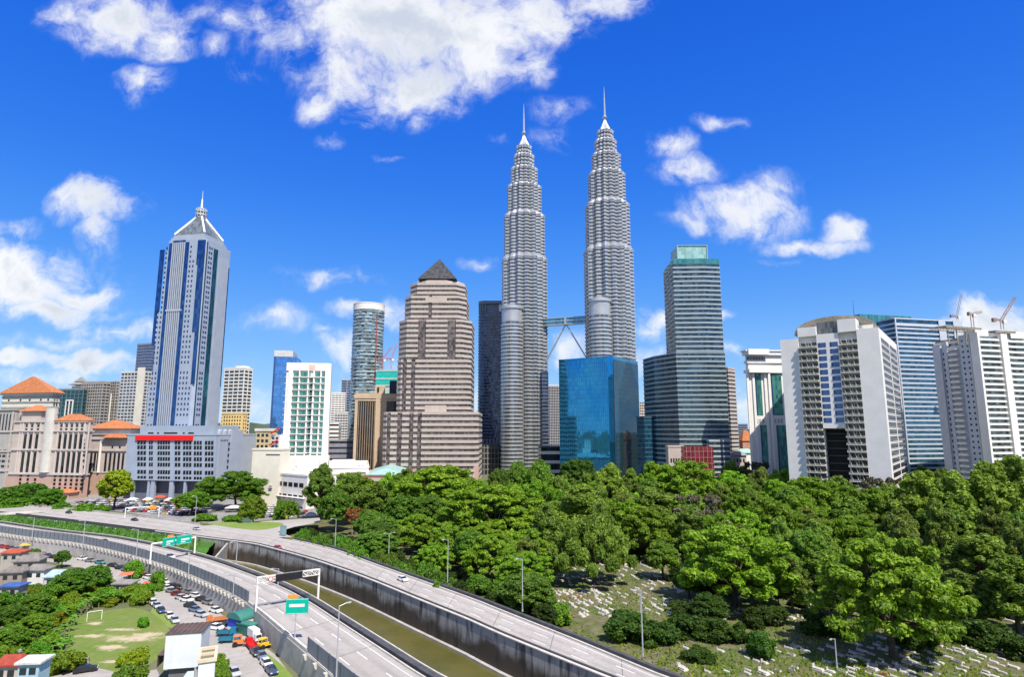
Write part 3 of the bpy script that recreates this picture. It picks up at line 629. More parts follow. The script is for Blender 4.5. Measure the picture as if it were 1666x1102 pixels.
apt_gr = wall('weathered_flats', (.36, .34, .31), .85, .15, .2, .3); apt_gl = glass('flats_openings', (.05, .05, .055), .3, .1, (3, 3, 3.2), .8, .0)
simple('apartment_block', 'weathered grey apartment block left of its pale stair shaft, behind the dark green office', 'apartment block', 134, 168, 180, 622, 640, 70, apt_gr, apt_gl, 3.3, 1.5, 3.4, None, apt_gr)
b = simple('apartment_block', 'weathered grey apartment block with a tall blank white shaft facing the camera', 'apartment block', 166, 190, 198, 622, 655, 62, apt_gr, apt_gl, 3.3, 1.5, 3.4, None, apt_gr)
b.part('stair_shaft', white_wall, lambda m: b.fb(m, 'L', b.wl * .25, b.wl * .8, 0, b.z(641), .55, 2.2))
b = simple('apartment_tower', 'pale apartment tower with a cream end wall close to the tall blue-grey tower', 'apartment block', 198, 236, 252, 606, 620, 74, wall('pale_flats', (.55, .55, .54), .8), glass('flats_glass', (.08, .11, .14), .2, .3, (3, 3, 3.3), .7), 3.4, 1.3, 4.2, None, cream_wall)
b.part('end_wall', cream_wall, lambda m: b.fb(m, 'L', b.wl * .72, b.wl + .4, 0, b.z(598), .3, 1.2))
simple('office_tower', 'slate blue tower peeking out behind the cream apartment tower', 'tower', 224, 246, 262, 559, 800, 70, wall('slate_panel', (.20, .23, .31), .5), glass('slate_glass', (.08, .11, .2), .1, .5), 4, 1.2, 0, None, wall('slate_cap', (.3, .33, .4), .5))
# ---- the blue-grey bank tower on its podium
b = Bld('office_tower', 'tall blue-grey office tower with small square windows, steel crown frame and mast', 'tower', 260, 333, 380, 410, 478, 79)
Z = b.z; ztop = Z(388); zs = 10
b.h = ztop
def shaft(m):   # plan with the outer corners cut back in steps as it rises
    w, l = b.wr, b.wl
    tiers = [(0, Z(625), 0), (Z(625), Z(505), 1.5), (Z(505), Z(405), 3.2), (Z(405), ztop, 5.0)]
    for z0, z1, c in tiers:
        k = c + 4
        m.prism([(0, 2), (2, 0), (w - k, 0), (w - k, 3), (w, 3), (w, l - 4), (w - 4, l - c * 1.2), (3, l - c * 1.2), (0, l - c * 1.2 - (2 if c else 1))], z0, z1)
b.part('wall', clad_m, shaft)
sl = lambda x: b.sL(x, 560); L0 = sl(252)
def strip_(f, a, c, z0, z1, o=.22): return lambda m: b.fb(m, f, a, c, z0, z1, -.4, o)
w = b.wl
# dark blue glazed strips either side of the ribbed centre bay
b.part('glazed_bay', royal_gl, strip_('L', w * .20, w * .285, 2, Z(392))); b.part('glazed_bay', royal_gl, strip_('L', w * .565, w * .65, 2, Z(392)))
b.part('glazed_bay', blue_win, strip_('L', w * .285, w * .565, 2, Z(388), .12))
Zb = Z
b.part('rib', wall('rib_metal', (.40, .44, .50), .4, .06), lambda m: [b.fb(m, 'L', w * (.295 + .26 * k / 6) - .36, w * (.295 + .26 * k / 6) + .36, 2, Zb(392), .13, .85) for k in range(7)] + [b.fb(m, 'L', w * .26, w * .60, Z(505), Z(502), .2, 1.0)])
# stepped royal blue corner panes
if 1:
    for a, c, y0, y1 in ((.0, .10, 505, 402), (.0, .06, 560, 505), (.83, 1.0, 430, 390), (.86, 1.0, 540, 430), (.92, 1.0, 625, 540)):
        b.part('corner_glazing', royal_gl, lambda m: b.fb(m, 'L', w * a + .35, w * c, Z(y0), Z(y1), -.5, .30))
def rightside(m):
    b.fb(m, 'R', 2.0, b.wr * .09, 2, Z(392), -.3, .25); b.fb(m, 'R', b.wr * .30, b.wr * .44, 2, Z(398), -.3, .25)
b.part('glazed_bay', glass('teal_strip', (.03, .13, .19), .08, .6), rightside)
b.part('end_panel', clad_lt, lambda m: b.fb(m, 'R', b.wr * .50, b.wr * .84, 2, Z(410), -.3, .5))
b.part('glazed_bay', glass('shade_glass', (.02, .05, .12), .08, .6), lambda m: b.fb(m, 'R', b.wr * .88, b.wr * .99, 2, Z(418), -3.0, -2.6))
Zb = Z
fl = (Z(396) - 6) / 47
cells = []
for j in range(46, -1, -1):
    z0 = 6 + j * fl + fl * .27; z1 = z0 + fl * .46
    if j in (22, 12): continue
    xs = [.155] + ([.085] if z0 < Z(440) else []) + [.695]
    if z0 < Z(425): xs += [.765]
    if z0 < Z(545): xs += [.835]
    if z0 < Z(630): xs += [.905]
    cells += [('L', w * x - .62, w * x + .62, z0, z1) for x in xs]
    cells += [('R', b.wr * x - .8, b.wr * x + .8, z0, z1) for x in (.16, .23)]
b.windows(wall('window_blue', (.03, .055, .16), .25, .2, .3, 0), cells, 100)
# crown: four raking steel arms carrying the mast
Zb = Z; Z = lambda y: zat(333, y, b.D + 24) if y < 383 else Zb(y)
cx, cy = b.wr * .47, b.wl * .47; zt = zat(333, 345, 500); ze = Z(386)
b.part('attic', clad_lt, lambda m: (m.prism([(2, 3), (b.wr - 7, 3), (b.wr - 7, b.wl - 8), (2, b.wl - 8)], ztop, ztop + 3.0), m.prism([(3.2, 4.2), (b.wr - 8.2, 4.2), (b.wr - 8.2, b.wl - 9.2), (3.2, b.wl - 9.2)], ztop + 3.01, ztop + 5.6)))
for x, y in ((3.5, 4.5), (b.wr - 8.5, 4.5), (3.5, b.wl - 9.5), (b.wr - 8.5, b.wl - 9.5)): b.part('crown_frame', white_paint, lambda m: m.bar((x, y, ztop + 6.6), (cx + (x - cx) * .16, cy + (y - cy) * .16, Z(356)), 1.3, 1.4))
b.part('crown_roof', glass('crown_glass', (.16, .19, .2), .2, .3), lambda m: m.prism([(4, 5), (b.wr - 9, 5), (b.wr - 9, b.wl - 10), (4, b.wl - 10)], ztop + 5.61, Z(359), [(cx - 3.4, cy - 3.4), (cx + 3.4, cy - 3.4), (cx + 3.4, cy + 3.4), (cx - 3.4, cy + 3.4)]))
def drum(m):
    m.tube((cx, cy, Z(364)), (cx, cy, Z(342)), 1.5, 1.3, 10); m.smooth = False
    for z0, r in ((Z(358), 3.6), (Z(353.5), 4.6), (Z(348), 4.6), (Z(344), 3.4)): m.lathe([(r, z0), (r, z0 + 1.3)], 16, (cx, cy))
    for k in range(12):
        a = k * math.pi / 6; m.tube((cx + 4.2 * math.cos(a), cy + 4.2 * math.sin(a), Z(356)), (cx + 4.2 * math.cos(a), cy + 4.2 * math.sin(a), Z(343)), .35, n=5)
b.part('antenna_drum', metal_grey, drum); b.part('mast', white_paint, lambda m: [m.tube((cx, cy, Z(345)), (cx, cy, Z(327)), 1.0, .6, 8), m.tube((cx, cy, Z(327)), (cx, cy, Z(313)), .28, .1, 6)])
BT = b
b = Bld('podium_building', 'broad blue-grey podium block with a red sign strip below the tall blue-grey tower', 'office building', 208, 352, 424, 709, 438, 79)
Z = b.z
b.body(clad_m, z0=Z(784)); b.parapet(clad_lt, 1.0, .6, .3)
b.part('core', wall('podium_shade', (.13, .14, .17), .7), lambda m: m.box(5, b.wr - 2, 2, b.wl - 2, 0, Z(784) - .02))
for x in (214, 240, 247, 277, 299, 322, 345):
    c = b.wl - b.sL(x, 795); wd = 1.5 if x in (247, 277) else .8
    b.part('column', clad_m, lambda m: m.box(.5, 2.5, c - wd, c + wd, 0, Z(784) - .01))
b.part('roof_storey', clad_m, lambda m: m.box(4, b.wr * .6, b.wl - b.sL(343, 700), b.wl - b.sL(221, 700), b.h, Z(693)))
b.part('sign_strip', red_paint, lambda m: b.fb(m, 'L', b.sL(221.5, 713), b.sL(314.5, 713), Z(717), Z(709.5), .05, 1.0))
cells = []
for y in (721, 729, 738.5, 748, 757.5, 770, 779):
    for x0, x1, n in ((223, 238, 3), (242, 249, 2), (256, 277, 5), (284, 294, 2), (297.5, 312, 3), (315, 329, 3), (333, 348, 3)):
        h = 1.35 if y < 775 else .9
        for k in range(n):
            a = b.sL(x0 + (x1 - x0) * (k + .10) / n, y); c = b.sL(x0 + (x1 - x0) * (k + .86) / n, y); cells.append(('L', a, c, Z(y) - h, Z(y) + h))
b.windows(black_win, cells, 100)
b.windows(black_win, [('L', b.sL(x, 705) - 1, b.sL(x, 705) + 1, Z(707.5), Z(703.5)) for x in ()])
def rw(m):
    for x0, x1 in ((234, 243), (249, 252), (260, 282), (291, 294), (300, 309)): m.box(3.85, 4.2, b.wl - b.sL(x1, 706), b.wl - b.sL(x0, 706), Z(707.5), Z(704))
b.part('roof_window', black_win, rw)
b.part('end_bay', clad_lt, lambda m: [b.fb(m, 'R', b.wr * .30, b.wr * .55, 0, Z(700), -.3, 1.2), b.fb(m, 'R', b.wr * .06, b.wr * .25, 8, b.h - .5, -.3, .4), b.fb(m, 'R', b.wr * .60, b.wr * .97, 8, b.h - .6, -.3, .4)])
b.windows(dark_win, [('R', b.wr * .27 - .7, b.wr * .27 + .7, Z(y) - .9, Z(y) + .9) for y in (723, 732, 742, 752, 762)] + grid('R', b.wr * .08, b.wr * .24, 5, Z(719), Z(716), 1, .5, .9), dep=.55)
b.part('roof_plant', metal_grey, lambda m: [m.lathe([(2.6, b.h), (2.8, b.h + 3.4), (1.6, b.h + 4.3)], 14, (10 + 6 * k, 6)) for k in range(3)] + [m.box(6, 24, 14, 22, b.h, b.h + 3)])
# ---- behind the tower
b = simple('apartment_tower', 'tall white apartment tower with balcony rows behind the blue-grey tower', 'apartment block', 366, 398, 411, 600, 560, 74, white_wall, glass('balcony_glass', (.06, .10, .11), .2, .3, (3, 3, 3.2), .7), 3.3, 1.2, 5.5, None, white_wall)
b.part('roof_frame', white_wall, lambda m: [m.box(b.wr * .1, b.wr * .9, b.wl * .1, b.wl * .5, b.h, b.h + 3)])
b = Bld('yellow_building', 'pale yellow block with small windows below the white balcony tower', 'apartment block', 362, 395, 403, 674, 520, 76)
yel = wall('yellow_render', (.80, .60, .26), .8, .08, .2, .1); b.body(yel); b.parapet(yel); b.windows(dark_win, grid('L', 1, b.wl - 1, 7, b.h - 16, b.h - 1, 5, .45, .45) + grid('R', .5, b.wr - .5, 2, b.h - 16, b.h - 1, 5, .4, .45))
b = simple('office_tower', 'slim sky blue glass tower with a pale cap behind the white and green block', 'tower', 438, 447, 484, 580, 600, 12, wall('blue_trim', (.10, .20, .42), .4), glass('sky_blue_glass', (.10, .28, .62), .06, .7, (1.8, 1.8, 3.8), .18, .015), 7.6, .45, 0)
b.part('roof', wall('pale_cap', (.55, .56, .56), .6), lambda m: m.box(-.5, b.wr * .8, -.5, b.wl + .5, b.h - .2, b.h + 6)); b.part('corner_strip', wall('navy_panel', (.04, .09, .25), .3), lambda m: m.box(-.6, b.wr * .05, -.35, b.wl, 0, b.h + 5.9))
b = Bld('apartment_block', 'white apartment block with a grid of green glass windows and dark central recess', 'apartment block', 460, 467, 537, 592, 470, 10)
b.body(white_wall); Z = b.z; W_ = b.wr; X = lambda x: b.sR(x, 660)
b.part('frame', white_paint, lambda m: [b.fb(m, 'R', X(a), X(c), 0, b.h + .6, .02, 1.0) for a, c in ((467, 474), (484, 486), (498.5, 500.5), (507.5, 510), (519, 521), (527, 536.5))] + [b.fb(m, 'R', 0, W_, Z(603), b.h + .8, .03, 1.05)])
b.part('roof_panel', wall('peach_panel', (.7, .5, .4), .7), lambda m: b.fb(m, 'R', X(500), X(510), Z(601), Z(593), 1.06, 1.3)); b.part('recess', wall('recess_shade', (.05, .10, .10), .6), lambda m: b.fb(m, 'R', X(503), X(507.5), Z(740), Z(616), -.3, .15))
cells = []
rows = [604 + 10.35 * k for k in range(14)]
for y in rows:
    for x0, x1 in ((475, 483.5), (486.5, 498), (501, 502.8), (510.5, 518.5), (521.5, 526.5)): cells.append(('R', X(x0), X(x1), Z(y + 8.2), Z(y + 2.0)))
b.windows(teal_win, cells, 100, .2)
b.part('balcony_slab', white_paint, lambda m: [b.fb(m, 'R', X(474.5), X(527), Z(y + 9.6), Z(y + 8.8), .3, 1.5) for y in rows] + [b.fb(m, 'L', 0, b.wl, Z(y + 9.5), Z(y + 8.9), .1, 1.3) for y in rows])
b.part('roof_terrace', white_wall, lambda m: m.box(-8, W_ + 3, -9, 0, 0, Z(742)))
# low white buildings and pale podiums in front
b = Bld('white_hall', 'blank white hall with a stepped roof right of the blue-grey podium', 'building', 411, 456, 472, 733, 415, 80)
b.body(cream_wall); b.parapet(cream_wall, 1.2); b.part('ledge', dark_steel, lambda m: b.fb(m, 'L', b.wl * .5, b.wl, b.z(741), b.z(739.5), .02, .25)); b.part('vent_box', metal_grey, lambda m: [m.box(-1.2, -.02, b.wl * .2, b.wl * .3, b.z(795), b.z(790))])
b = Bld('white_office', 'low white office with canopies and a flight of window slots behind the roadside trees', 'building', 440, 500, 560, 776, 398, 52)
b.body(white_wall); b.parapet(white_wall); Z = b.z
b.windows(dark_win, grid('L', 3, b.wl - 3, 6, 3, b.h - 2, 2, .75, .35) + grid('R', 2, b.wr - 2, 10, 3, b.h - 1.5, 3, .6, .35), 60); b.part('canopy', white_wall, lambda m: [b.fb(m, 'L', 1, b.wl - 1, 6.6, 7.0, 0, 2.6), b.fb(m, 'R', 1, b.wr, 7.4, 7.8, 0, 2.2)])
b = Bld('white_office', 'broad flat roofed white building with roof terraces below the white and green block', 'building', 452, 478, 600, 764, 440, 14)
b.body(white_wall); b.parapet(white_wall, 1.4); b.roofbox('roof_storey', white_wall, .02, .32, .1, .8, b.h, 6); b.roofbox('roof_storey', cream_wall, .45, .8, .15, .8, b.h, 3.4)
b.windows(dark_win, [('R', 2 + k * b.wr / 14, 2 + k * b.wr / 14 + 3.4, b.h - 4.6, b.h - 3) for k in range(13)]); b.part('roof_plant', metal_grey, lambda m: [m.box(b.wr * k, b.wr * (k + .03), 2, 4, b.h, b.h + 2) for k in (.36, .41, .85, .9)])
b = Bld('corner_building', 'small ochre building with a rounded parapet behind the blank white hall', 'building', 416, 440, 452, 702, 480, 70)
b.body(wall('ochre_render', (.62, .50, .27), .8)); b.parapet(cream_wall, 2.2, 1.0, .6); b.windows(dark_win, grid('L', 1, b.wl - 1, 3, b.h - 14, b.h - 1, 3, .6, .5))
b = Bld('antenna_house', 'narrow white roof house with red and white braces beside the white and green block', 'building', 441, 455, 464, 708, 462, 60)
b.body(white_wall); b.windows(dark_win, grid('L', .5, b.wl - .5, 2, b.h - 10, b.h - 1, 3, .6, .5)); b.part('brace', red_paint, lambda m: [m.bar((-1, b.wl * .9, b.z(706)), (-1, 0, b.z(697)), .8, .9), m.bar((-1, b.wl, b.z(725)), (-1, b.wl * .1, b.z(717)), .8, .9)])
b = Bld('long_hall', 'low pale pink hall with a shallow green roof in front of the beige stepped tower', 'building', 530, 556, 668, 777, 420, 8)
pk = wall('dusty_pink', (.52, .42, .38), .8); b.body(pk); b.parapet(wall('maroon_trim', (.35, .12, .10), .8), .9); Z = b.z
b.part('roof', wall('verdigris_roof', (.30, .47, .42), .6), lambda m: hip(m, b.wr * .35, b.wr * .9, 4, b.wl + 6, b.h + .9, 4.2, .5, .6)); b.windows(wall('maroon_frame', (.22, .08, .08), .7), [('R', b.sR(x, 790) - 1.8, b.sR(x, 790) + 1.8, Z(799), Z(787)) for x in (600, 625, 650)])
# far flats between
b = simple('apartment_block', 'far white apartment block with a ribbed top beside the white and green block', 'apartment block', 532, 540, 562, 640, 900, 15, white_wall, apt_gl, 3.3, 1.8, 5, None, white_wall)
b = simple('apartment_block', 'far pale grey apartment block with a fine window grid below the ribbed white block', 'apartment block', 536, 545, 566, 672, 760, 14, wall('flats_grey', (.55, .54, .52), .8), apt_gl, 3.3, 1.7, 3.2, None, white_wall)
b = simple('office_tower', 'far slate tower seen between the ribbed white block and the round glass tower', 'tower', 550, 556, 574, 618, 1000, 14, wall('slate_b', (.22, .25, .32), .5), glass('slate_gb', (.06, .08, .13), .1, .5), 4, 1.4, 8, wall('slate_w', (.42, .44, .48), .5), wall('slate_c', (.4, .42, .45), .5))
simple('low_block', 'low mauve grey building at the foot of the far pale flats', 'building', 524, 530, 580, 718, 560, 10, wall('mauve', (.24, .24, .28), .8), dark_win, 5, 3.2, 0, None, roof_gr)
simple('podium_terrace', 'low white stepped podium at the foot of the far pale flats', 'building', 520, 526, 551, 690, 600, 12, white_wall, dark_win, 4, 2.4, 0, None, white_wall)
# ---------------------------------------------------------------- skyline: centre and right
def poly_tower(name, label, cat, px, py, D, group=None, rz=0.0):
    rx, rzz = ray(px, py); return thing(name, label, cat, (rx * D, D, 0), rz, group)
def lx(px, py, D, ox): return ray(px, py)[0] * D - ox
def pbuild(t, name, mat, fn, label=None):
    m = MB(); fn(m); return m.build(name, mat, t, label)
# round glass tower
t = poly_tower('glass_tower', 'round glass tower with a pale ring cap behind the brown office', 'tower', 597, 600, 640); D = 640
r = (ray(622, 560)[0] - ray(573, 560)[0]) * D / 2; zt = zat(597, 497, D)
ng = lambda r, n=28, e=1.0: [(r * math.cos(2 * math.pi * k / n), e * r * math.sin(2 * math.pi * k / n)) for k in range(n)]
pbuild(t, 'glazing', glass('sea_glass', (.16, .24, .26), .1, .5, (2.6, 2.6, 3.6), .75, .05), lambda m: m.prism(ng(r), 0, zt - 4))
def rb(m):
    rr = random.Random(3)
    for z in steps(2, zt - 6, 3.6):
        m.prism(ng(r + .2), z, z + .5)
        for _ in range(9):
            k = rr.randrange(28); n = rr.randrange(2, 5); pts = ng(r + .35)
            for j in range(n):
                p, q = Vector((*pts[(k + j) % 28], z + .5)), Vector((*pts[(k + j + 1) % 28], z + .5)); m.bar(p + Vector((0, 0, .5)), q + Vector((0, 0, .5)), .3, 1.2)
pbuild(t, 'balcony_bands', wall('sea_band', (.50, .56, .56), .5, .1), rb); pbuild(t, 'cap_ring', white_wall, lambda m: (m.prism(ng(r + .3), zt - 7, zt - .6), m.prism(ng(r + .5), zt - .59, zt + .4)))
pbuild(t, 'red_column', wall('red_hoist', (.30, .09, .08), .6), lambda m: [m.box(r * .72 - .5, r * .72 + .5, -r * .74 - .5, -r * .74 + .5, zt * .55, zt - 12)])
# teal wrapped frame beyond the brown office
t = thing('construction_block', 'unfinished block wrapped in teal netting beside the round glass tower', 'building', (lx(630, 620, 600, 0), 600, 0))
net = wall('teal_net', (.02, .42, .38), .7, .15); x0, x1 = -11, 16
pbuild(t, 'wrap', net, lambda m: m.box(x0, x1, 0, 18, zat(630, 626, 600), zat(630, 602, 600))); pbuild(t, 'frame', wall('pale_teal', (.35, .52, .48), .8), lambda m: m.box(x0 + .5, x1 - .5, .5, 17, 0, zat(630, 626, 600) - .02)); pbuild(t, 'slab_edge', white_wall, lambda m: [m.box(x0 - .4, x1 + .4, -.4, 18.4, zat(630, y, 600), zat(630, y, 600) + .7) for y in (628, 617, 604)])
# brown office with tan frame
b = Bld('brown_office', 'dark brown glass office framed in tan stone beside the beige stepped tower', 'office building', 570, 579, 668, 645, 545, 12)
b.body(wall('brown_shade', (.05, .038, .03), .6), b.h - 1); Z = b.z; X = lambda x: b.sR(x, 690)
b.part('glazing', glass('bronze_glass', (.035, .028, .025), .1, .35, (1.5, 1.5, 3.6), .4), lambda m: [b.fb(m, 'R', X(582), X(609), 0, Z(652), .01, .25), b.fb(m, 'R', X(629), X(640), 0, Z(652), .01, .25)])
b.part('mullion', tan_m, lambda m: [b.fb(m, 'R', X(583 + 3.7 * k) - .14, X(583 + 3.7 * k) + .14, 0, Z(652), .26, .5) for k in range(8)])
b.part('mullion', tan_m, lambda m: [b.fb(m, 'L', b.wl * k / 6 - .2, b.wl * k / 6 + .2, 0, Z(652), .02, .4) for k in range(1, 6)])
b.part('frame', tan_m, lambda m: [b.fb(m, 'R', -.5, X(581), 0, Z(646), .02, .8), b.fb(m, 'R', X(610), X(617), 0, Z(640), .02, 1.4), b.fb(m, 'R', X(620), X(628), 0, Z(640), .02, 1.2), b.fb(m, 'R', X(617), X(620), 0, Z(642), .02, .3)])
b.part('cornice', tan_m, lambda m: (m.prism(b.rect(.9), Z(652.5), Z(649)), m.prism(b.rect(1.5), Z(648.5), Z(642)), m.prism(b.rect(.6), Z(641.9), Z(640))))
b.part('roof_storey', tan_m, lambda m: m.box(X(608), X(625), 1.5, 12, Z(640), Z(627))); b.windows(black_win, [('R', X(612), X(615), Z(637), Z(630))], dep=-1.35)
b.part('roof_box', wall('navy_box', (.03, .035, .06), .5), lambda m: m.box(X(632), X(644), 4, 12, Z(640), Z(618)))
# beige stepped tower
black_gl = glass('notch_shade_glass', (.12, .10, .098), .2, .2, (1.5, 1.5, 2.25), .7, .02)  # glass darkened so the notch fill carries the recess shade in its colour
cxp, D = 705, 505
ox = ray(cxp, 650)[0] * D; t = thing('stepped_tower', 'beige stepped tower with banded windows and a dark pyramid roof', 'tower', (ox, D + 22, 0))
def lX(px, py): return ray(px, py)[0] * D - ox
T = [(800, 671, 627, 779, 7, (634, 641, 651, 659, 670, 677, 683, 690)), (671, 586, 647, 766, 7, (655, 662, 669, 676)), (586, 521, 648, 766.5, 15, (679, 692, 727, 741)), (521, 481, 657, 757.5, 12, (694, 700)), (481, 459, 664.5, 755, 14, ())]
def plan(y0, y1, xl, xr, ch, notches, m=0.0, deep=3.0):
    ym = y1; a, c = lX(xl, ym) - m, lX(xr, ym) + m; k = ch / 1.85
    hw = (c - a) / 2; pts = [(a + k, -22 + (47 - hw) * .3 - m * 0)]
    f = -hw * .78 - m; bk = hw * .9
    pts = [(a + k, f)]
    for i in range(0, len(notches), 2):
        p, q = lX(notches[i], 620), lX(notches[i + 1], 620); dd = deep
        pts += [(p, f), (p + .6, f + dd + m), (q - .6, f + dd + m), (q, f)]
    pts += [(c - k, f), (c, f + k * 1.1), (c, bk - k), (c - k, bk), (a + k, bk), (a, bk - k), (a, f + k * 1.1)]
    return pts
tz = lambda y: zat(cxp, y, D)
pbuild(t, 'glazing', beige_gl, lambda m: [m.prism(plan(*q), max(0, tz(q[0])) + (.0 if i == 0 else .02), tz(q[1]) - .3) for i, q in enumerate(T)])
def bnd(m):
    for i, q in enumerate(T):
        z0, z1 = max(0, tz(q[0])), tz(q[1]); n = max(1, round((z1 - z0) / 4.5)); h = (z1 - z0) / n
        for k in range(n):
            z = z0 + k * h; m.prism(plan(*q, m=.35), z + h * .5, z + h - (.0 if k < n - 1 else .05))
pbuild(t, 'spandrel', beige_m, bnd)
for x0, x1, y0, y1, y, f in ((692, 727, 660, 671, 660, -(lX(766, 586) - lX(647, 586)) / 2 * .78 - .75), (692, 727, 483, 492, 490, -(lX(757.5, 481) - lX(657, 481)) / 2 * .78 - .7)): pbuild(t, 'blank_bay', beige_m, lambda m: m.box(lX(x0, y), lX(x1, y), f, f + 2, tz(y1), tz(y0)))
q = T[-1]; w5 = (lX(q[3], q[1]) - lX(q[2], q[1])) / 2; c5 = (lX(q[3], q[1]) + lX(q[2], q[1])) / 2
oc = lambda r, cx=c5: [(cx + r * math.cos(math.pi / 8 + k * math.pi / 4), r * .8 * math.sin(math.pi / 8 + k * math.pi / 4)) for k in range(8)]
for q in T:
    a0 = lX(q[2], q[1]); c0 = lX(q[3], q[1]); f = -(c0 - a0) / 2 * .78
    for i in range(0, len(q[5]), 2): pbuild(t, 'notch_shade_glazing', black_gl, lambda m: m.box(lX(q[5][i], 620) - .05, lX(q[5][i + 1], 620) + .05, f + .55, f + 3.3, max(0, tz(q[0])) + .03, tz(q[1]) - .9))
q = T[-1]
pbuild(t, 'crown', beige_m, lambda m: (m.prism(oc(w5 * 1.04), tz(459), tz(455)), m.prism(oc(w5 * .98), tz(455) + .01, tz(451), oc(w5 * .80))))
rp = lX(740, 452) - lX(676, 452)
pbuild(t, 'pyramid_roof', glass('pyramid_slate', (.075, .075, .07), .25, .2, (2, 2, 2.4), .3, .03), lambda m: (m.prism([(c5 - rp / 2, -rp / 2), (c5 + rp / 2, -rp / 2), (c5 + rp / 2, rp / 2), (c5 - rp / 2, rp / 2)], tz(451) + .02, zat(708, 422, D + 22), [(c5 - .3, -.3), (c5 + .3, -.3), (c5 + .3, .3), (c5 - .3, .3)])))
pbuild(t, 'base', pink_m, lambda m: m.box(lX(771, 760), lX(779.5, 760), -30, -29, 0, tz(757)))
# dark blue tower between the beige tower and the twin towers
t = thing('dark_tower', 'dark navy banded tower with a columned crown between the beige tower and steel twin towers', 'tower', (lx(806, 600, 760, 0), 776, 0)); D = 760
hw = (ray(834, 560)[0] - ray(778.5, 560)[0]) * D / 2; rc = [(hw * s * (1 - .16 * (1 - abs(math.cos(a)))), 0) for s in (1,) for a in (0,)]
def rr_(h, c):  # square with rounded corners
    out = []
    for ci, (sx_, sy_) in enumerate(((1, -1), (1, 1), (-1, 1), (-1, -1))):
        for k in range(5):
            a = math.pi / 2 * (ci - 1) + math.pi / 2 * k / 4; out.append((sx_ * (h - c) + c * math.cos(a), sy_ * (h - c) + c * math.sin(a)))
    return out
z1 = zat(800, 512, D); z2 = zat(800, 491, D); zb = zat(800, 722, D)
navy_g = glass('navy_glass', (.05, .07, .12), .1, .45, (2, 2, 3.8), .5); navy_b = wall('navy_band', (.17, .20, .26), .45, .1)
pbuild(t, 'glazing', navy_g, lambda m: m.prism(rr_(hw, 8), 0, z1)); pbuild(t, 'spandrel', navy_b, lambda m: [m.prism(rr_(hw + .6, 8.4), z, z + 1.0) for z in steps(zb, z1 - 1, 4)])
pbuild(t, 'crown', navy_b, lambda m: [m.prism(rr_(hw - 2, 8), z1 + .01, z2 - 4), m.prism(rr_(hw + .6, 8.5), z2 - 4 + .01, z2)] + [m.bar((x, y, z1), (x, y, z2 - 3.9), 1.6, 1.6) for x, y in rr_(hw - .6, 8)[::1]])
pbuild(t, 'crown_panel', white_wall, lambda m: m.box(hw * .2, hw * .62, -hw - .45, -hw - .1, z1 + 3, z2 - 5)); pbuild(t, 'base_bays', wall('dusk_stone', (.30, .27, .24), .7), lambda m: [m.box(-hw + 2 + k * 4.2, -hw + 4.4 + k * 4.2, -hw - 1.3, -hw - .7, 0, zb + 6) for k in range(9)])
# ---- the steel twin towers
D0 = 657
def star(r, m=0.0):
    out = []; r += m
    for k in range(8):
        a = k * math.pi / 4 + R(22.5 + 6)
        for da, q in ((-10, .84), (-5, .93), (0, 1.0), (5, .93), (10, .84)): out.append((a + R(da), r * q))
        a2 = a + math.pi / 8
        for da in (-9, -6, 0, 6, 9): out.append((a2 + R(da), r * (.845 + .105 * math.cos(R(da) * 9))))
    return [(rr * math.cos(a), rr * math.sin(a)) for a, rr in out]
def pw(px, y): return px / 2 / (F * math.cos(PITCH) - (CYP - y) * math.sin(PITCH)) * D0
TZ = lambda y: zat(990, y, D0)
tiers = [(800, 411, 81), (403, 337, 73), (329, 287, 61.5), (282, 256, 48.5), (251, 233, 36.5), (228.5, 216, 27)]
def twin(label, pxc, D):
    t = thing('twin_tower', label, 'skyscraper', (ray(pxc, 600)[0] * D, D, 0), 0, 'steel twin towers')
    return t
T1 = twin('right hand steel clad twin tower with a tiered spire, rising behind the blue mirror cube', 994, D0)
def tz_(i): return max(0, TZ(tiers[i][0])), TZ(tiers[i][1])
pbuild(T1, 'glazing', steel_gl, lambda m: [m.prism(star(pw(q[2], q[1]), -1.0), *tz_(i)) for i, q in enumerate(tiers)])
def tb(m):
    for i, q in enumerate(tiers):
        z0, z1 = tz_(i); r = pw(q[2], q[1]); n = max(2, round((z1 - z0) / 4.15)); h = (z1 - z0) / n
        for k in range(n): m.prism(star(r), z0 + k * h + h * .52, z0 + (k + 1) * h - .02)
        if i < len(tiers) - 1:
            r2 = pw(tiers[i + 1][2], tiers[i + 1][1]); m.prism(star(r, .6), z1, z1 + 1.0); m.prism(star(r * .97), z1 + 1.01, z1 + 3.2, star(r * .5 + r2 * .5)); m.prism(star(r2 * 1.01), z1 + 3.21, TZ(tiers[i + 1][0]) - .01)
pbuild(T1, 'cladding', steel_m, tb)
def spire(m):
    r = pw(27, 216); m.prism(star(r, .5), TZ(216), TZ(214.5)); zz = TZ(214.5); n = 6; zt = TZ(195)
    for k in range(n):
        f0, f1 = k / n, (k + 1) / n; ra = r * .66 * (1 - f0) ** 1.15 + 1.3; rb_ = r * .66 * (1 - f1) ** 1.15 + 1.3
        m.prism(star(ra), zz + (zt - zz) * f0 + .01, zz + (zt - zz) * f1, star(rb_ * 1.03))
pbuild(T1, 'spire', steel_m, spire)
pbuild(T1, 'pinnacle_ball', steel_m, lambda m: m.lathe([(.5, TZ(195)), (2.0, TZ(193)), (2.9, TZ(191)), (2.0, TZ(189)), (1.0, TZ(187.6))], 14))
pbuild(T1, 'mast', steel_m, lambda m: [m.tube((0, 0, TZ(188)), (0, 0, TZ(158)), 1.25, .75, 8), m.tube((0, 0, TZ(158)), (0, 0, TZ(140)), .7, .12, 8)])
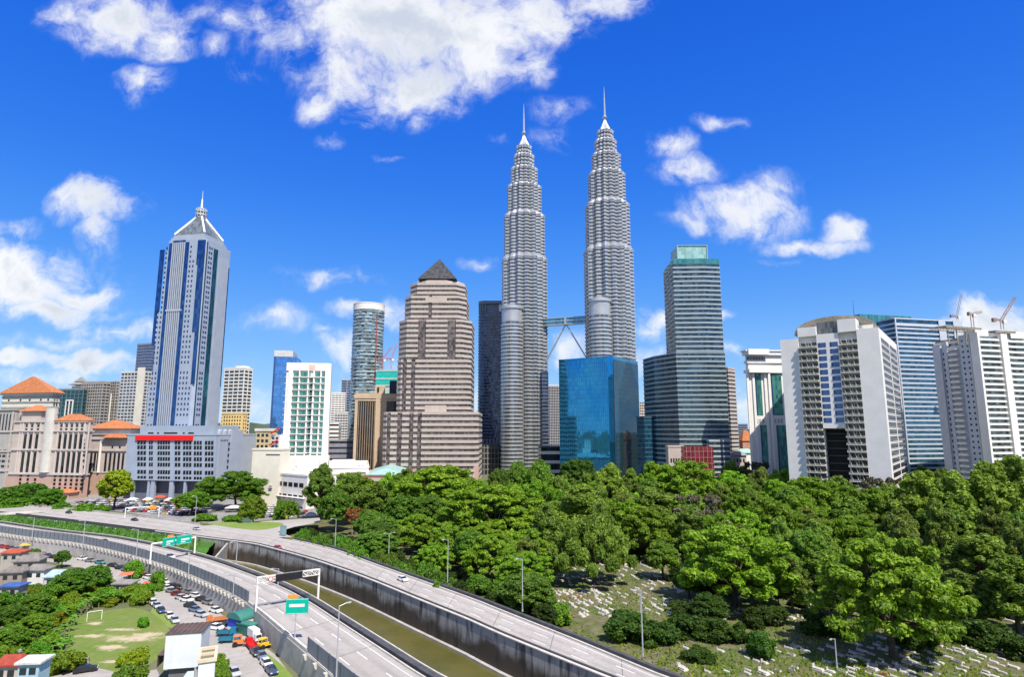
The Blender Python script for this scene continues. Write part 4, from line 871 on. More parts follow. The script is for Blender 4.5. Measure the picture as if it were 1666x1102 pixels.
# the lower round annex stuck to the tower's near side
bx, by, br = -14.5, -24.0, 12.6; bz = zat(970, 487, D0 - 24); drum0 = zat(970, 515, D0 - 24)
rg = lambda r: [(bx + r * math.cos(2 * math.pi * k / 36), by + r * math.sin(2 * math.pi * k / 36)) for k in range(36)]
pbuild(T1, 'annex_glazing', steel_gl, lambda m: m.prism(rg(br - .9), 0, drum0)); pbuild(T1, 'annex_cladding', steel_m, lambda m: [m.prism(rg(br), z + 1.9, z + 4.1) for z in steps(2, drum0 - 4.2, 4.15)])
pbuild(T1, 'annex_drum', steel_m, lambda m: (m.prism(rg(br * .92), drum0 + .01, bz - 4), m.prism(rg(br * 1.02), bz - 3.99, bz - 2.6), m.prism(rg(br * .85), bz - 2.59, bz)))
D1 = 695
T2 = dup(T1, (ray(853.5, 600)[0] * D1, D1, 0), 0, 'left hand steel clad twin tower with a tiered spire, beside the navy banded tower')
a_, c_ = T2.location, T1.location; zb = zat(921, 523, 676); d = (c_ - a_).normalized()
t = thing('skybridge', 'glazed two storey skybridge on V legs linking the steel twin towers', 'bridge', ((a_.x + c_.x) / 2, (a_.y + c_.y) / 2, zb), math.atan2(d.y, d.x))
hl = (c_ - a_).length / 2 - 17
pbuild(t, 'glazing', glass('bridge_glass', (.12, .30, .36), .1, .5), lambda m: m.box(-hl, hl, -2.6, 2.6, -3.4, 3.6)); pbuild(t, 'deck', steel_m, lambda m: [m.box(-hl, hl, -3.2, 3.2, z, z + .9) for z in (-4.31, -.3, 3.61)] + [m.box(-1.2, 1.2, -3.4, 3.4, -4.3, 4.6)])
for s in (-1, 1): pbuild(t, 'leg', steel_m, lambda m: m.bar((s * .8, 0, -4.4), (s * 25, 0, -46), 1.5, 1.5))
# dark slab by the left tower's right flank, little tower and white box behind
simple('flats_tower', 'slim grey tower with a pale central stripe between the twin towers', 'apartment block', 884, 892, 914, 628, 820, 8, wall('dusk_flats', (.26, .26, .29), .7), dark_win, 3.6, 1.6, 2.4, wall('pale_pier', (.42, .42, .44), .7), white_wall)
b = simple('low_pavilion', 'low white pavilion roof left of the blue mirror cube', 'building', 876, 880, 914, 728, 600, 6, white_wall, dark_win, 9, 3, 0, None, wall('dark_canopy', (.12, .13, .15), .6))
b = Bld('dark_annex', 'small charcoal glazed slab against the left steel twin tower', 'building', 876, 882, 892, 605, 672, 20); b.body(navy_g); b.bands(navy_b, steps(2, b.h - 2, 4), .8)
b = simple('dusk_podium', 'dark stone podium with pale bays at the foot of the navy banded tower', 'building', 776, 782, 822, 724, 690, 6, wall('dusk_podium_stone', (.16, .14, .13), .8), dark_win, 6, 1.5, 4, wall('dusk_bay', (.30, .27, .23), .8), None)
# ---- blue mirror cube
b = Bld('glass_cube', 'blue mirror glass office cube with a narrow corner face before the right twin tower', 'office building', 909, 994, 1037, 581, 520, 55)
cube_g = glass('mirror_blue', (.035, .27, .50), .03, .9, (1.9, 1.9, 3.9), .12, .006); cube_d = glass('mirror_dark_reflection', (.03, .13, .20), .03, .85, (1.9, 1.9, 3.9), .2, .006)  # right face has a darker copy, its dark reflections put into the colour
ch = 3.2; pl = [(ch, 0), (b.wr, 0), (b.wr, b.wl), (0, b.wl), (0, ch)]
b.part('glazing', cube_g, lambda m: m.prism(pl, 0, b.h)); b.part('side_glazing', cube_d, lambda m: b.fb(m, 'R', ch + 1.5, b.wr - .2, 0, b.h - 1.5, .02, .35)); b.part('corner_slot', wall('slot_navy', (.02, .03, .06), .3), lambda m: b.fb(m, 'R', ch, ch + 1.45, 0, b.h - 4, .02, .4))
mull = wall('blue_mullion', (.03, .12, .24), .3, .05)
b.part('mullion', mull, lambda m: [b.fb(m, 'L', s - .07, s + .07, 0, b.h - .1, .0, .12) for s in steps(.5, b.wl - ch - .2, 1.9)] + [b.fb(m, 'L', .1, b.wl - ch - .05, z - .07, z + .07, .005, .10) for z in steps(3.9, b.h - 1, 3.9)] + [b.fb(m, 'R', ch + 1.6, b.wr - .3, z - .07, z + .07, .36, .45) for z in steps(3.9, b.h - 2, 3.9)] + [b.fb(m, 'R', s - .07, s + .07, 0, b.h - 1.6, .351, .47) for s in steps(ch + 3.4, b.wr - .5, 1.9)])
b.part('roof_edge', cube_g, lambda m: m.prism([(x * 1.0 + (.25 if x > 1 else -.25), y + (.25 if y > 1 else -.25)) for x, y in pl], b.h + .01, b.h + 1.0))
simple('pale_tower', 'small pale flats tower peeping out right of the blue mirror cube', 'apartment block', 1030, 1037, 1058, 655, 760, 8, wall('biscuit', (.55, .47, .42), .8), dark_win, 3.4, 1.8, 2.6, None, None)
b = simple('low_glass_block', 'low dark blue glass block between the blue mirror cube and the banded teal tower', 'office building', 1036, 1048, 1084, 680, 490, 30, wall('dk_blue_trim', (.05, .13, .17), .4), glass('dk_blue_gl', (.03, .12, .20), .08, .6, (2, 2, 3.6), .4), 3.6, .8, 0, None, wall('dk_cap', (.06, .1, .13), .5))
# ---- banded teal tower with lower wing
D = 468; o = Vector((ray(1100, 574)[0] * D, D, 0)); t = thing('banded_tower', 'tall teal and silver banded tower with a glass roof box and a lower wing', 'tower', o)
X = lambda px, py, dd=0: ray(px, py)[0] * (D + dd) - o.x
zl = zat(1100, 575, D); zu = zat(1130, 430, D); wr = X(1180, 580)
low = [(0, 0), (wr * .62, -1.6), (wr, .6), (wr + 3, 30), (wr - 2, 46), (-16, 46), (X(1063.6, 580, 24), 24)]
up = [(.6, .5), (wr * .62, -1.0), (wr - .6, .8), (wr + 1.4, 29), (wr - 4, 40), (3, 40)]
bg_ = glass('teal_band_glass', (.06, .10, .125), .1, .5, (2, 2, 3.8), .5); bb = wall('silver_band', (.33, .39, .40), .4, .06, .15, .06, .5, .3)
pbuild(t, 'glazing', bg_, lambda m: (m.prism(low, 0, zl - .2), m.prism(up, zl - .19, zu)))
inset = lambda P, k: [(P[0][0] - k, P[0][1] - k)] + [(x + (k if x > 5 else -k), y + (-k if y < 10 else k if y > 35 else 0)) for x, y in P[1:]]
pbuild(t, 'spandrel', bb, lambda m: [m.prism(inset(low, .3), z, z + 1.4) for z in steps(9, zl - 1.6, 3.75)] + [m.prism(inset(up, .3), z, z + 1.4) for z in steps(zl + 1, zu - 2, 3.75)] + [m.prism(inset(low, .25), zl - .15, zl + .6)])
tl = glass('teal_top', (.08, .28, .27), .1, .5, (2, 2, 3), .2)
pbuild(t, 'top_storey', tl, lambda m: m.prism(inset(up, .15), zu + .01, zat(1130, 421, D)))
pbuild(t, 'roof_box', glass('roof_box_glass', (.32, .52, .46), .2, .25, (2, 2, 3), .2), lambda m: m.box(X(1105.5, 415), X(1154, 415), 6, 26, zat(1130, 421, D) + .01, zat(1130, 400, D + 6)))
pbuild(t, 'roof_frame', bb, lambda m: [m.box(X(1104.5, 410) , X(1106, 410), 5.4, 6.2, zat(1130, 421, D), zat(1130, 399.5, D + 6)), m.box(X(1153.5, 410), X(1155, 410), 5.4, 6.2, zat(1130, 421, D), zat(1130, 399.5, D + 6)), m.box(X(1104.5, 410), X(1155, 410), 5.3, 6.3, zat(1130, 400, D + 6), zat(1130, 399, D + 6))])
b = Bld('red_podium', 'red glazed podium block at the foot of the teal banded tower', 'building', 1108, 1112, 1160, 727, 440, 2)
rg_ = glass('red_glass', (.20, .035, .04), .2, .3, (2, 2, 3.6), .4); b.body(rg_); b.bands(wall('red_band', (.30, .07, .07), .6), steps(1, b.h, 4.2), .8); b.part('mullion', wall('pinkish', (.4, .2, .2), .6), lambda m: [b.fb(m, 'R', s - .15, s + .15, 0, b.h - .2, .02, .4) for s in steps(2, b.wr, 3)])
b = Bld('beige_podium', 'small beige box building left of the red glazed podium', 'building', 1083, 1087, 1112, 728, 455, 4); b.body(beige_m); b.parapet(beige_m); b.windows(dark_win, grid('R', 1, b.wr - 1, 5, 2, b.h - 6, 4, .6, .4))
simple('grey_podium', 'pale grey glazed podium right of the red glazed podium', 'building', 1150, 1154, 1187, 716, 452, 2, wall('podium_band', (.38, .42, .42), .5), bg_, 3.8, 1.4, 0)
b = simple('slim_tower', 'slim beige tower end seen right of the teal banded tower', 'tower', 1168, 1184, 1195, 600, 560, 40, beige_m, dark_win, 3.6, 2.0, 0, None, beige_m)
b = Bld('tiled_house', 'far building with an orange tiled roof left of the white classical block', 'building', 1203, 1208, 1224, 718, 620, 15); b.body(wall('rust_render', (.45, .22, .15), .8)); b.part('roof', tile_m, lambda m: hip(m, 0, b.wr, 0, b.wl, b.h, zat(1210, 700, 620) - b.h, 1, .3))
b = Bld('green_roof_house', 'far pale house with a sea green roof below the orange tiled building', 'building', 1196, 1202, 1226, 738, 560, 10); b.body(white_wall); b.part('roof', wall('sea_green_roof', (.28, .48, .42), .7), lambda m: hip(m, 0, b.wr, 0, b.wl, b.h, 4, 1, .5))
simple('far_flats', 'far slate flats on the skyline left of the white classical block', 'apartment block', 1194, 1200, 1216, 690, 1100, 10, wall('far_slate', (.16, .19, .26), .7), dark_win, 4, 2)
b = Bld('stone_house', 'grey stone house half hidden by trees below the slim beige tower', 'building', 1184, 1190, 1214, 742, 480, 12); b.body(beige_m); b.part('roof', roof_gr, lambda m: hip(m, 0, b.wr, 0, b.wl, b.h, 4, 1, .3)); b.windows(dark_win, grid('R', 1, b.wr - 1, 4, 2, b.h - 1, 5))
# ---- white classical block with green glass strips
b = Bld('classical_block', 'white classical block with cornices and tall green glass strips', 'office building', 1212, 1216, 1292, 574, 430, 4)
b.body(white_wall); Z = b.z; X = lambda x: b.sR(x, 650)
b.part('cornice', white_paint, lambda m: [m.prism(b.rect(1.6), Z(578), Z(572)), m.prism(b.rect(2.4), Z(571.9), Z(570)), m.prism(b.rect(.9), Z(591), Z(587)), m.prism(b.rect(1.3), Z(607), Z(602))])
b.part('cornice', white_paint, lambda m: b.fb(m, 'R', -1, X(1252), Z(578), Z(569), 1.62, 4)); b.part('cornice', white_paint, lambda m: b.fb(m, 'R', -1, X(1252), Z(607), Z(601), 1.32, 3.4))
for x0, x1, y0, y1 in ((1232, 1240, 606, 676), (1258, 1273, 606, 676), (1236, 1244, 692, 760), (1262, 1276, 692, 768)):
    b.part('glass_strip', teal_win, lambda m: b.fb(m, 'R', X(x0), X(x1), Z(y1), Z(y0), -.3, .25))
    b.part('glass_edge', royal_gl, lambda m: b.fb(m, 'R', X(x0) - .9, X(x0) - .02, Z(y1), Z(y0), -.3, .28))
b.part('pilaster', white_paint, lambda m: [b.fb(m, 'R', X(x) - .8, X(x) + .8, 0, Z(608), .02, 1.0) for x in (1217.5, 1227, 1246, 1252.5)]); b.part('arch_band', grey_st, lambda m: [b.fb(m, 'R', X(x), X(x + 2.6), Z(689), Z(682), -.2, .3) for x in (1229, 1233.5, 1238, 1258, 1263, 1268)])
b.windows(dark_win, [('R', X(1219 + 2.5 * k), X(1220.6 + 2.5 * k), Z(586), Z(580)) for k in range(12)], dep=.1)
# ---- white hotel with balcony stacks
b = Bld('white_hotel', 'white hotel with two stacks of balconies, a blue window bay and an arched roof', 'hotel', 1267, 1429, 1456, 535, 330, 52)
Z = b.z; X = lambda x: b.sL(x, 550); hot = wall('hotel_white', (.76, .74, .71), .7, .06, .12, .10); b.h = Z(535)
s = [X(1269), X(1297), X(1327), X(1363), X(1394), b.wl]
zbot = Z(697)
def hb(m):
    y = lambda q: b.wl - q
    m.box(1.2, b.wr, y(s[1]), b.wl, 0, b.h - 1.5)                       # left panel
    m.box(4.5, b.wr, y(s[2]), y(s[1]) - .01, 0, b.h - .6)                # behind left balconies
    m.box(1.5, b.wr, y(s[3]), y(s[2]) - .01, zbot, b.h)                 # window bay above the opening
    m.box(9.0, b.wr, y(s[3]), y(s[2]) - .01, 0, zbot - .01)             # back of the opening
    m.box(4.2, b.wr, y(s[4]), y(s[3]) - .01, 0, b.h)                    # behind right balconies
    m.box(0, b.wr, 0, y(s[4]) - .01, 0, b.h + .8)                       # right panel
b.part('wall', hot, hb)
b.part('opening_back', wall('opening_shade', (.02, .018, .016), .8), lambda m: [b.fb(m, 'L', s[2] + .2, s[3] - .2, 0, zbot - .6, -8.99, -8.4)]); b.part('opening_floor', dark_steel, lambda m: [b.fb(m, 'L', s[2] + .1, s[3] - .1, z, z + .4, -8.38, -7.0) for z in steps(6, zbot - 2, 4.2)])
cells = []; rows = 12
for k in range(rows):
    zt = Z(549) - k * (Z(549) - Z(690)) / rows
    for a, c in ((s[2] + (s[3] - s[2]) * .06, s[2] + (s[3] - s[2]) * .42), (s[2] + (s[3] - s[2]) * .58, s[2] + (s[3] - s[2]) * .96)):
        cells.append(('L', a, c, zt - 3.0, zt - .3))
m_ = MB(); a_, c_ = cells[0][2] - cells[0][1], 2.7; m_.box(1.38, 1.9, 0, a_, 0, c_); wme = m_.mesh('window', blue_win)
for f, a, c, z0, z1 in cells:
    ob = bpy.data.objects.new('window', wme); C.objects.link(ob); ob.parent = b.t; ob.location = (0, b.wl - c, z0)
bal_r = wall('balcony_concrete', (.60, .57, .50), .8, .1, .3, .2); nb = 21; ph = (Z(546) - Z(800)) / nb
for a, c, dep_, nrow in ((s[1], s[2], 3.8, nb), (s[3], s[4], 3.6, nb)):
    w_ = c - a - .3; m = MB(); m.box(-1.4, dep_ - .02, 0, w_, 0, .35); sm_ = m.mesh('balcony_slab', bal_r)
    m = MB()
    for i in range(2): m.box(-1.35, -1.25, .05, w_ - .05, .55 + i * .5, .70 + i * .5)
    for k in range(13): m.box(-1.33, -1.27, .1 + (w_ - .3) * k / 12, .2 + (w_ - .3) * k / 12, .36, 1.1)
    m.box(-1.3, dep_ - .1, .0, .12, .36, 1.0); m.box(-1.3, dep_ - .1, w_ - .12, w_, .36, 1.0); rm_ = m.mesh('railing', bal_r)
    m = MB(); m.box(dep_ - .5, dep_ - .05, .5, w_ * .46, .4, ph - .7); m.box(dep_ - .5, dep_ - .05, w_ * .54, w_ - .5, .4, ph - .7); gm_ = m.mesh('balcony_door', dark_win)
    m = MB()
    for k in range(3): m.tube((-.7, w_ * (.2 + .3 * k), .36), (-.9, w_ * (.3 + .3 * k), ph - .35), .16, n=5)
    tm_ = m.mesh('bracing', bal_r)
    for k in range(nrow):
        bo = bpy.data.objects.new('balcony', sm_); C.objects.link(bo); bo.parent = b.t; bo.location = (.6, b.wl - c + .15, Z(546) - (k + 1) * ph)
        for nm, me in (('railing', rm_), ('balcony_door', gm_), ('bracing', tm_)):
            q = bpy.data.objects.new(nm, me); C.objects.link(q); q.parent = bo
cells = []
for k in range(21):
    zt = Z(545) - k * ph * .985
    cells += [('R', b.wr * .08, b.wr * .49, zt - 3.2, zt - .4), ('R', b.wr * .53, b.wr * .95, zt - 3.2, zt - .4)]
b.windows(glass('hotel_glass', (.06, .045, .045), .2, .15, (3, 3, 3), .6, .03), cells, 100, .03); b.part('floor_ledge', hot, lambda m: [b.fb(m, 'R', b.wr * .08, b.wr * .98, Z(545) - k * ph * .985 - 3.5, Z(545) - k * ph * .985 - 3.22, .01, .22) for k in range(21)])
b.part('roof_storey', hot, lambda m: [m.box(1.6, 12, b.wl - s[2], b.wl - s[1], b.h - .59, Z(521)), m.box(.6, 12, b.wl - s[4], b.wl - s[3] - .2, b.h + .01, Z(514))])
lat = wall('lattice_tan', (.33, .29, .23), .8, .15)
def arch(m):
    y0, y1 = b.wl - X(1424), b.wl - X(1291); cy, hy = (y0 + y1) / 2, (y1 - y0) / 2; zb = Z(533); hh = Z(506) - zb
    for x in (5, 10, 15, 20):
        P = [(x, cy + hy * math.cos(math.pi * k / 16), zb + hh * math.sin(math.pi * k / 16) ** .8) for k in range(17)]
        for p, q in zip(P, P[1:]): m.bar(p, q, .5, 1.0)
        P2 = [(x, y * .96 + cy * .04, zb + (z - zb) * .84) for _, y, z in P]
        for p, q in zip(P2, P2[1:]): m.bar(p, q, .3, .4)
        for p, q in zip(P[1:], P2): m.bar(p, q, .2, .2)
    for k in range(1, 16):
        a = math.pi * k / 16; m.bar((4.6, cy + hy * math.cos(a), zb + hh * math.sin(a) ** .8), (20.4, cy + hy * math.cos(a), zb + hh * math.sin(a) ** .8), .35, .35)
b.part('arched_roof', lat, arch); b.part('roof_screen', glass('lattice_glass', (.14, .145, .14), .3, .2, (1.2, 1.2, 5), .4), lambda m: m.box(4, 4.6, b.wl - s[3] + .3, b.wl - s[2] - .3, b.h + .01, Z(514)))
b.part('antenna', dark_steel, lambda m: m.tube((6, b.wl - X(1390), Z(514)), (6, b.wl - X(1390), Z(480)), .22, .06, 5)); b.part('roof_plant', cream_wall, lambda m: [m.box(14, b.wr - 2, 4, 16, b.h + .82, b.h + 5), m.box(4, 9, 3, 8, b.h + .82, b.h + 3.4)])
# ---- blue and white striped office with a teal glass top
b = Bld('striped_office', 'blue and white striped office block behind the white hotel', 'office building', 1425, 1454, 1563, 517, 430, 13)
Z = b.z; X = lambda x: b.sR(x, 560)
b.body(glass('stripe_glass', (.05, .14, .22), .08, .6, (2.2, 2.2, 3.5), .45, .03), b.h - 1, 'glazing'); wb = wall('stripe_white', (.46, .51, .58), .5, .06, .15, .06)
b.bands(wb, [Z(528) - k * 3.32 for k in range(int((Z(528)) / 3.32))], 1.25, .3)
b.part('wall', wb, lambda m: [b.fb(m, 'R', 0, X(1460), 0, b.h, .32, .8), b.fb(m, 'R', X(1529), X(1540), 0, b.h, .32, .9), m.prism(b.rect(.5), Z(519), b.h), b.fb(m, 'R', X(1553), b.wr, 0, b.h, .32, .8), b.fb(m, 'R', X(1460) + .01, X(1528.8), Z(530), Z(527), .32, .7)])
b.part('roof', roof_gr, lambda m: m.box(2, b.wr - 2, 4, b.wl - 2, b.h + .01, b.h + 1))
b = Bld('teal_block', 'teal glass block rising behind the white hotel roof, next to the striped office', 'office building', 1380, 1398, 1482, 511, 450, 13); b.body(tl); b.part('mullion', wall('teal_mullion', (.05, .2, .22), .4), lambda m: [b.fb(m, 'R', k * b.wr / 6, k * b.wr / 6 + .25, 0, b.h - .1, .0, .3) for k in range(6)] + [b.fb(m, 'R', 0, b.wr, b.z(534), b.z(534) + .4, .01, .32)])
# ---- white curved apartments at the right edge
b = Bld('curved_flats', 'white curved apartment block with continuous balcony bands at the edge of the view', 'apartment block', 1516, 1581, 1700, 545, 345, 18)
Z = b.z; X = lambda x: b.sR(x, 560)
def wav(k):
    n = 40; out = []
    for i in range(n + 1):
        f = i / n; x = b.wr * 1.3 * f; out.append((x, -k - 1.5 * abs(math.sin(f * math.pi * 2.6))))
    return out + [(b.wr * 1.3 + k, b.wl), (2, b.wl + k), (1.2, b.wl * .4)]
b.part('glazing', glass('curve_glass', (.16, .19, .18), .15, .3, (2.4, 2.4, 3.25), .8, .03), lambda m: m.prism(wav(0), 0, b.h - .5)); b.part('balcony_band', white_paint, lambda m: [m.prism(wav(1.3), z, z + .3) for z in steps(1, b.h - 1, 3.25)])
b.part('balustrade', wall('balustrade_white', (.66, .66, .64), .5, .05), lambda m: [m.prism(wav(1.15), z + .31, z + 1.25) for z in steps(1, b.h - 1, 3.25)])
b.part('pier', white_paint, lambda m: [m.box(X(x0), X(x1), -3.6, 1, 0, b.h + 1) for x0, x1 in ((1619, 1629), (1581, 1584))])
sh = wall('flank_shade_blue', (.50, .54, .60), .6, .08)  # blue-grey of the shaded side is put into the flank's colour
b.part('flank', sh, lambda m: [m.box(-.5, 1.1, 1.5, b.wl * .32, 0, b.h + .5), m.box(-1.2, 1.0, b.wl * .62, b.wl * .70, 0, b.h - 2), m.box(-.8, 1.0, b.wl * .80, b.wl, 0, b.h - 4), m.box(.2, 3, b.wl * .32, b.wl * .995, 0, b.h - 5)])
fm = MB(); fm.box(-2.2, 1, b.wl * .36, b.wl * .58, 0, .5); fm.box(-2.2, -2.05, b.wl * .36, b.wl * .58, .5, 1.3); fme = fm.mesh('balcony', white_paint)
for z in steps(3, b.h - 5, 3.25):
    q = bpy.data.objects.new('balcony', fme); C.objects.link(q); q.parent = b.t; q.location = (0, 0, z)
b.windows(dark_win, [('L', b.wl * (1 - f) - .5, b.wl * (1 - f) + .5, z, z + 1.2) for z in steps(4, b.h - 3, 3.25) for f in (.12, .24)], 100, .55)
b.windows(dark_win, [('L', b.wl * (1 - f) - .6, b.wl * (1 - f) + .6, z, z + 1.6) for z in steps(4, b.h - 7, 3.25) for f in (.75,)], 100, -.1)
for x0, x1, y in ((1598, 1619, 533), (1654, 1680, 533)): b.part('roof_tower', white_paint, lambda m: m.box(X(x0), X(x1), 3, 10, b.h - .4, Z(y)))
def perg(m):
    for x0, x1, y in ((1540, 1597, 533), (1620, 1652, 535)):
        for k in range(14): m.bar((X(x0 + (x1 - x0) * k / 13), -1, Z(y) - .4), (X(x0 + (x1 - x0) * k / 13), 9, Z(y)), .35, .5)
        for q in (-.8, 4, 8.8): m.bar((X(x0), q, Z(y) - 1), (X(x1), q, Z(y) - 1), .4, .6)
        for k in range(4): m.bar((X(x0 + (x1 - x0) * (k + .5) / 4), 1, b.h - 6), (X(x0 + (x1 - x0) * (k + .5) / 4), 1, Z(y) - 1), .5, .5)
b.part('pergola', lat, perg)
# ---- tower cranes and hills
def crane(label, px, pyb, pyt, D, ang, jib, rake, col):
    o = dp(px, pyb, D); t = thing('tower_crane', label, 'crane', o, ang, 'tower cranes on the skyline'); hgt = zat(px, pyt, D) - o.z
    cm_ = wall('crane_' + str(px), col, .6, .1, .5, 0)
    def lattice(m, p, q, w):
        p, q = Vector(p), Vector(q); d = (q - p); n = max(3, int(d.length / 3)); u = d.normalized(); a = u.orthogonal().normalized() * w; c = u.cross(a).normalized() * w
        for sg in ((1, 1), (1, -1), (-1, 1), (-1, -1)): m.tube(p + a * sg[0] + c * sg[1], q + a * sg[0] + c * sg[1], .16, n=4)
        for k in range(n):
            s1 = 1 if k % 2 else -1; m.tube(p + d * (k / n) + a * s1 + c, p + d * ((k + 1) / n) - a * s1 + c, .12, n=4); m.tube(p + d * (k / n) + a * s1 - c, p + d * ((k + 1) / n) - a * s1 - c, .12, n=4)
    pbuild(t, 'mast', cm_, lambda m: lattice(m, (0, 0, 0), (0, 0, hgt), .7)); pbuild(t, 'jib', cm_, lambda m: lattice(m, (0, 0, hgt), (jib * math.cos(rake), 0, hgt + jib * math.sin(rake)), .6))
    pbuild(t, 'counter_jib', cm_, lambda m: (lattice(m, (0, 0, hgt), (-jib * .28, 0, hgt + .5), .5), m.box(-jib * .3, -jib * .2, -1, 1, hgt - 1.2, hgt + 1.4))); pbuild(t, 'cab', white_paint, lambda m: m.box(.8, 2.6, -1, 1, hgt - 2.2, hgt - .2))
crane('red tower crane with a steep jib above the teal netted block, left one', 622, 605, 585, 620, .4, 16, 1.0, (.45, .10, .08)); crane('red tower crane with a steep jib above the teal netted block, touching the beige tower', 636, 605, 584, 625, .2, 17, 1.25, (.5, .16, .13))
crane('thin greyish crane with a steep raised jib above the striped office roof', 1558, 525, 515, 600, .1, 24, 1.25, (.30, .20, .20)); crane('rust brown crane with a level jib above the curved flats', 1583, 534, 511, 420, 0, 8, .2, (.28, .19, .15)); crane('rust brown crane with a long raised jib above the curved flats', 1631, 536, 521, 400, 0, 20, .95, (.30, .20, .16))
hm = wall('far_hill', (.06, .09, .05), 1, .3, .002, 0); m = MB(); n = 60
for k in range(n):
    x0, x1 = -9000 + 18000 * k / n, -9000 + 18000 * (k + 1) / n; hh = lambda x: 50 + 130 * max(0, math.exp(-((x + 3400) / 1500) ** 2)) + 26 * math.sin(x * .004) + 14 * math.sin(x * .011)
    m.hexa([(x0, 8200, -5), (x1, 8200, -5), (x1, 9500, -5), (x0, 9500, -5), (x0, 8800, hh(x0)), (x1, 8800, hh(x1)), (x1, 8900, hh(x1)), (x0, 8900, hh(x0))])
m.build('hills', hm, kind='structure')
# ---------------------------------------------------------------- trees and plants
def leafmat(name, dark, light, warm, wf=.06, tr=.28):
    m, t, b = newmat(name)
    at = nd(t, 'ShaderNodeAttribute'); at.attribute_name = 'tone'; oi = nd(t, 'ShaderNodeObjectInfo')
    c = mix2(t, at.outputs['Fac'], dark, light); c = mix2(t, maprange(t, at.outputs['Fac'], 1 - wf, 1.0), c, warm)
    c = mix2(t, 1.0, c, oi.outputs['Color'], 'MULTIPLY'); t.links.new(c, b.inputs['Base Color'])
    b.inputs['Roughness'].default_value = .55; b.inputs['Specular IOR Level'].default_value = .25
    tb = nd(t, 'ShaderNodeBsdfTranslucent'); c2 = mix2(t, 1.0, c, (1.1, 1.25, .35), 'MULTIPLY'); t.links.new(c2, tb.inputs['Color'])
    mx = nd(t, 'ShaderNodeMixShader'); mx.inputs[0].default_value = tr; t.links.new(b.outputs[0], mx.inputs[1]); t.links.new(tb.outputs[0], mx.inputs[2])
    t.links.new(mx.outputs[0], t.nodes['Material Output'].inputs['Surface']); return m
leaf_bright = leafmat('leaf_bright', (.085, .165, .011), (.29, .45, .028), (.30, .32, .05), tr=.38)
leaf_olive = leafmat('leaf_olive', (.068, .112, .016), (.25, .32, .055), (.26, .23, .08), tr=.36)
leaf_dark = leafmat('leaf_dark', (.042, .09, .011), (.15, .24, .028), (.15, .16, .035), tr=.36)
leaf_banana = leafmat('leaf_banana', (.05, .13, .015), (.12, .26, .03), (.25, .20, .06), .1, .35)
bark = wall('bark', (.085, .065, .048), .95, .25, 1.5, .2); bark_pale = wall('bark_pale', (.22, .20, .17), .95, .2, 1.5, .2)
def cloud_mesh(name, clumps, per, size, mat, seed, updir=.55, aspect=1.7, droop=0.0, hollow=.55):
    """leaf sprays: clumps = (x, y, z, rx, ry, rz); each spray holds many small leaf faces, most of them near its skin"""
    g = np.random.default_rng(seed); cl = np.array(clumps, float); n = len(cl)
    wts = (cl[:, 3] * cl[:, 4]) ** .9; cnt = np.maximum(8, (per * n * wts / wts.sum())).astype(int); idx = np.repeat(np.arange(n), cnt); N_ = len(idx)
    d = g.normal(size=(N_, 3)); d /= np.linalg.norm(d, axis=1)[:, None]
    rad = hollow + (1 - hollow) * g.random(N_) ** .6
    rad *= 1 + .22 * np.sin(d[:, 0] * 5 + cl[idx, 0] * 3) * np.cos(d[:, 1] * 4 + cl[idx, 1] * 2)
    d[:, 2] = np.where((d[:, 2] < 0) & (g.random(N_) < .45), -d[:, 2], d[:, 2])
    c = cl[idx, :3] + d * rad[:, None] * cl[idx, 3:6]
    nrm = d * .8 + g.normal(size=(N_, 3)) * .55; nrm[:, 2] += updir; nrm /= np.linalg.norm(nrm, axis=1)[:, None]
    a = np.cross(nrm, g.normal(size=(N_, 3))); 
    if droop: a = a * (1 - droop) + np.array([0, 0, -1.0]) * droop
    a /= np.linalg.norm(a, axis=1)[:, None] + 1e-9; b = np.cross(nrm, a); b /= np.linalg.norm(b, axis=1)[:, None] + 1e-9
    s = size * (.55 + .9 * g.random(N_)); la = a * (s * aspect / 2)[:, None]; lb = b * (s / 2)[:, None]
    V = np.empty((N_, 4, 3)); V[:, 0] = c - la; V[:, 1] = c + lb * .9 - la * .1; V[:, 2] = c + la; V[:, 3] = c - lb * .9 - la * .1
    me = bpy.data.meshes.new(name); me.vertices.add(N_ * 4); me.loops.add(N_ * 4); me.polygons.add(N_)
    me.vertices.foreach_set('co', V.reshape(-1)); me.loops.foreach_set('vertex_index', np.arange(N_ * 4, dtype=np.int32))
    me.polygons.foreach_set('loop_start', np.arange(0, N_ * 4, 4, dtype=np.int32)); me.polygons.foreach_set('loop_total', np.full(N_, 4, dtype=np.int32))
    tone = np.clip(.45 + .30 * (g.random(n)[idx] - .5) + .8 * (g.random(N_) - .5), 0, 1)
    at = me.attributes.new('tone', 'FLOAT', 'FACE'); at.data.foreach_set('value', tone.astype(np.float32))
    me.materials.append(mat); me.update(); me.validate(); return me
def limbs(mb, tips, h0, r0, rng, fork=.45):
    mb.tube((0, 0, -.6), (0, 0, h0 * .5), r0 * 1.25, r0, 8); mb.tube((0, 0, h0 * .5), (rng.uniform(-.3, .3), rng.uniform(-.3, .3), h0), r0, r0 * .8, 8)
    for x, y, z in tips:
        mx_, my_, mz_ = x * fork, y * fork, h0 + (z - h0) * .6
        mb.tube((0, 0, h0 * .96), (mx_, my_, mz_), r0 * .55, r0 * .32, 6); mb.tube((mx_, my_, mz_), (x, y, z), r0 * .32, r0 * .08, 5)
TREES = {}
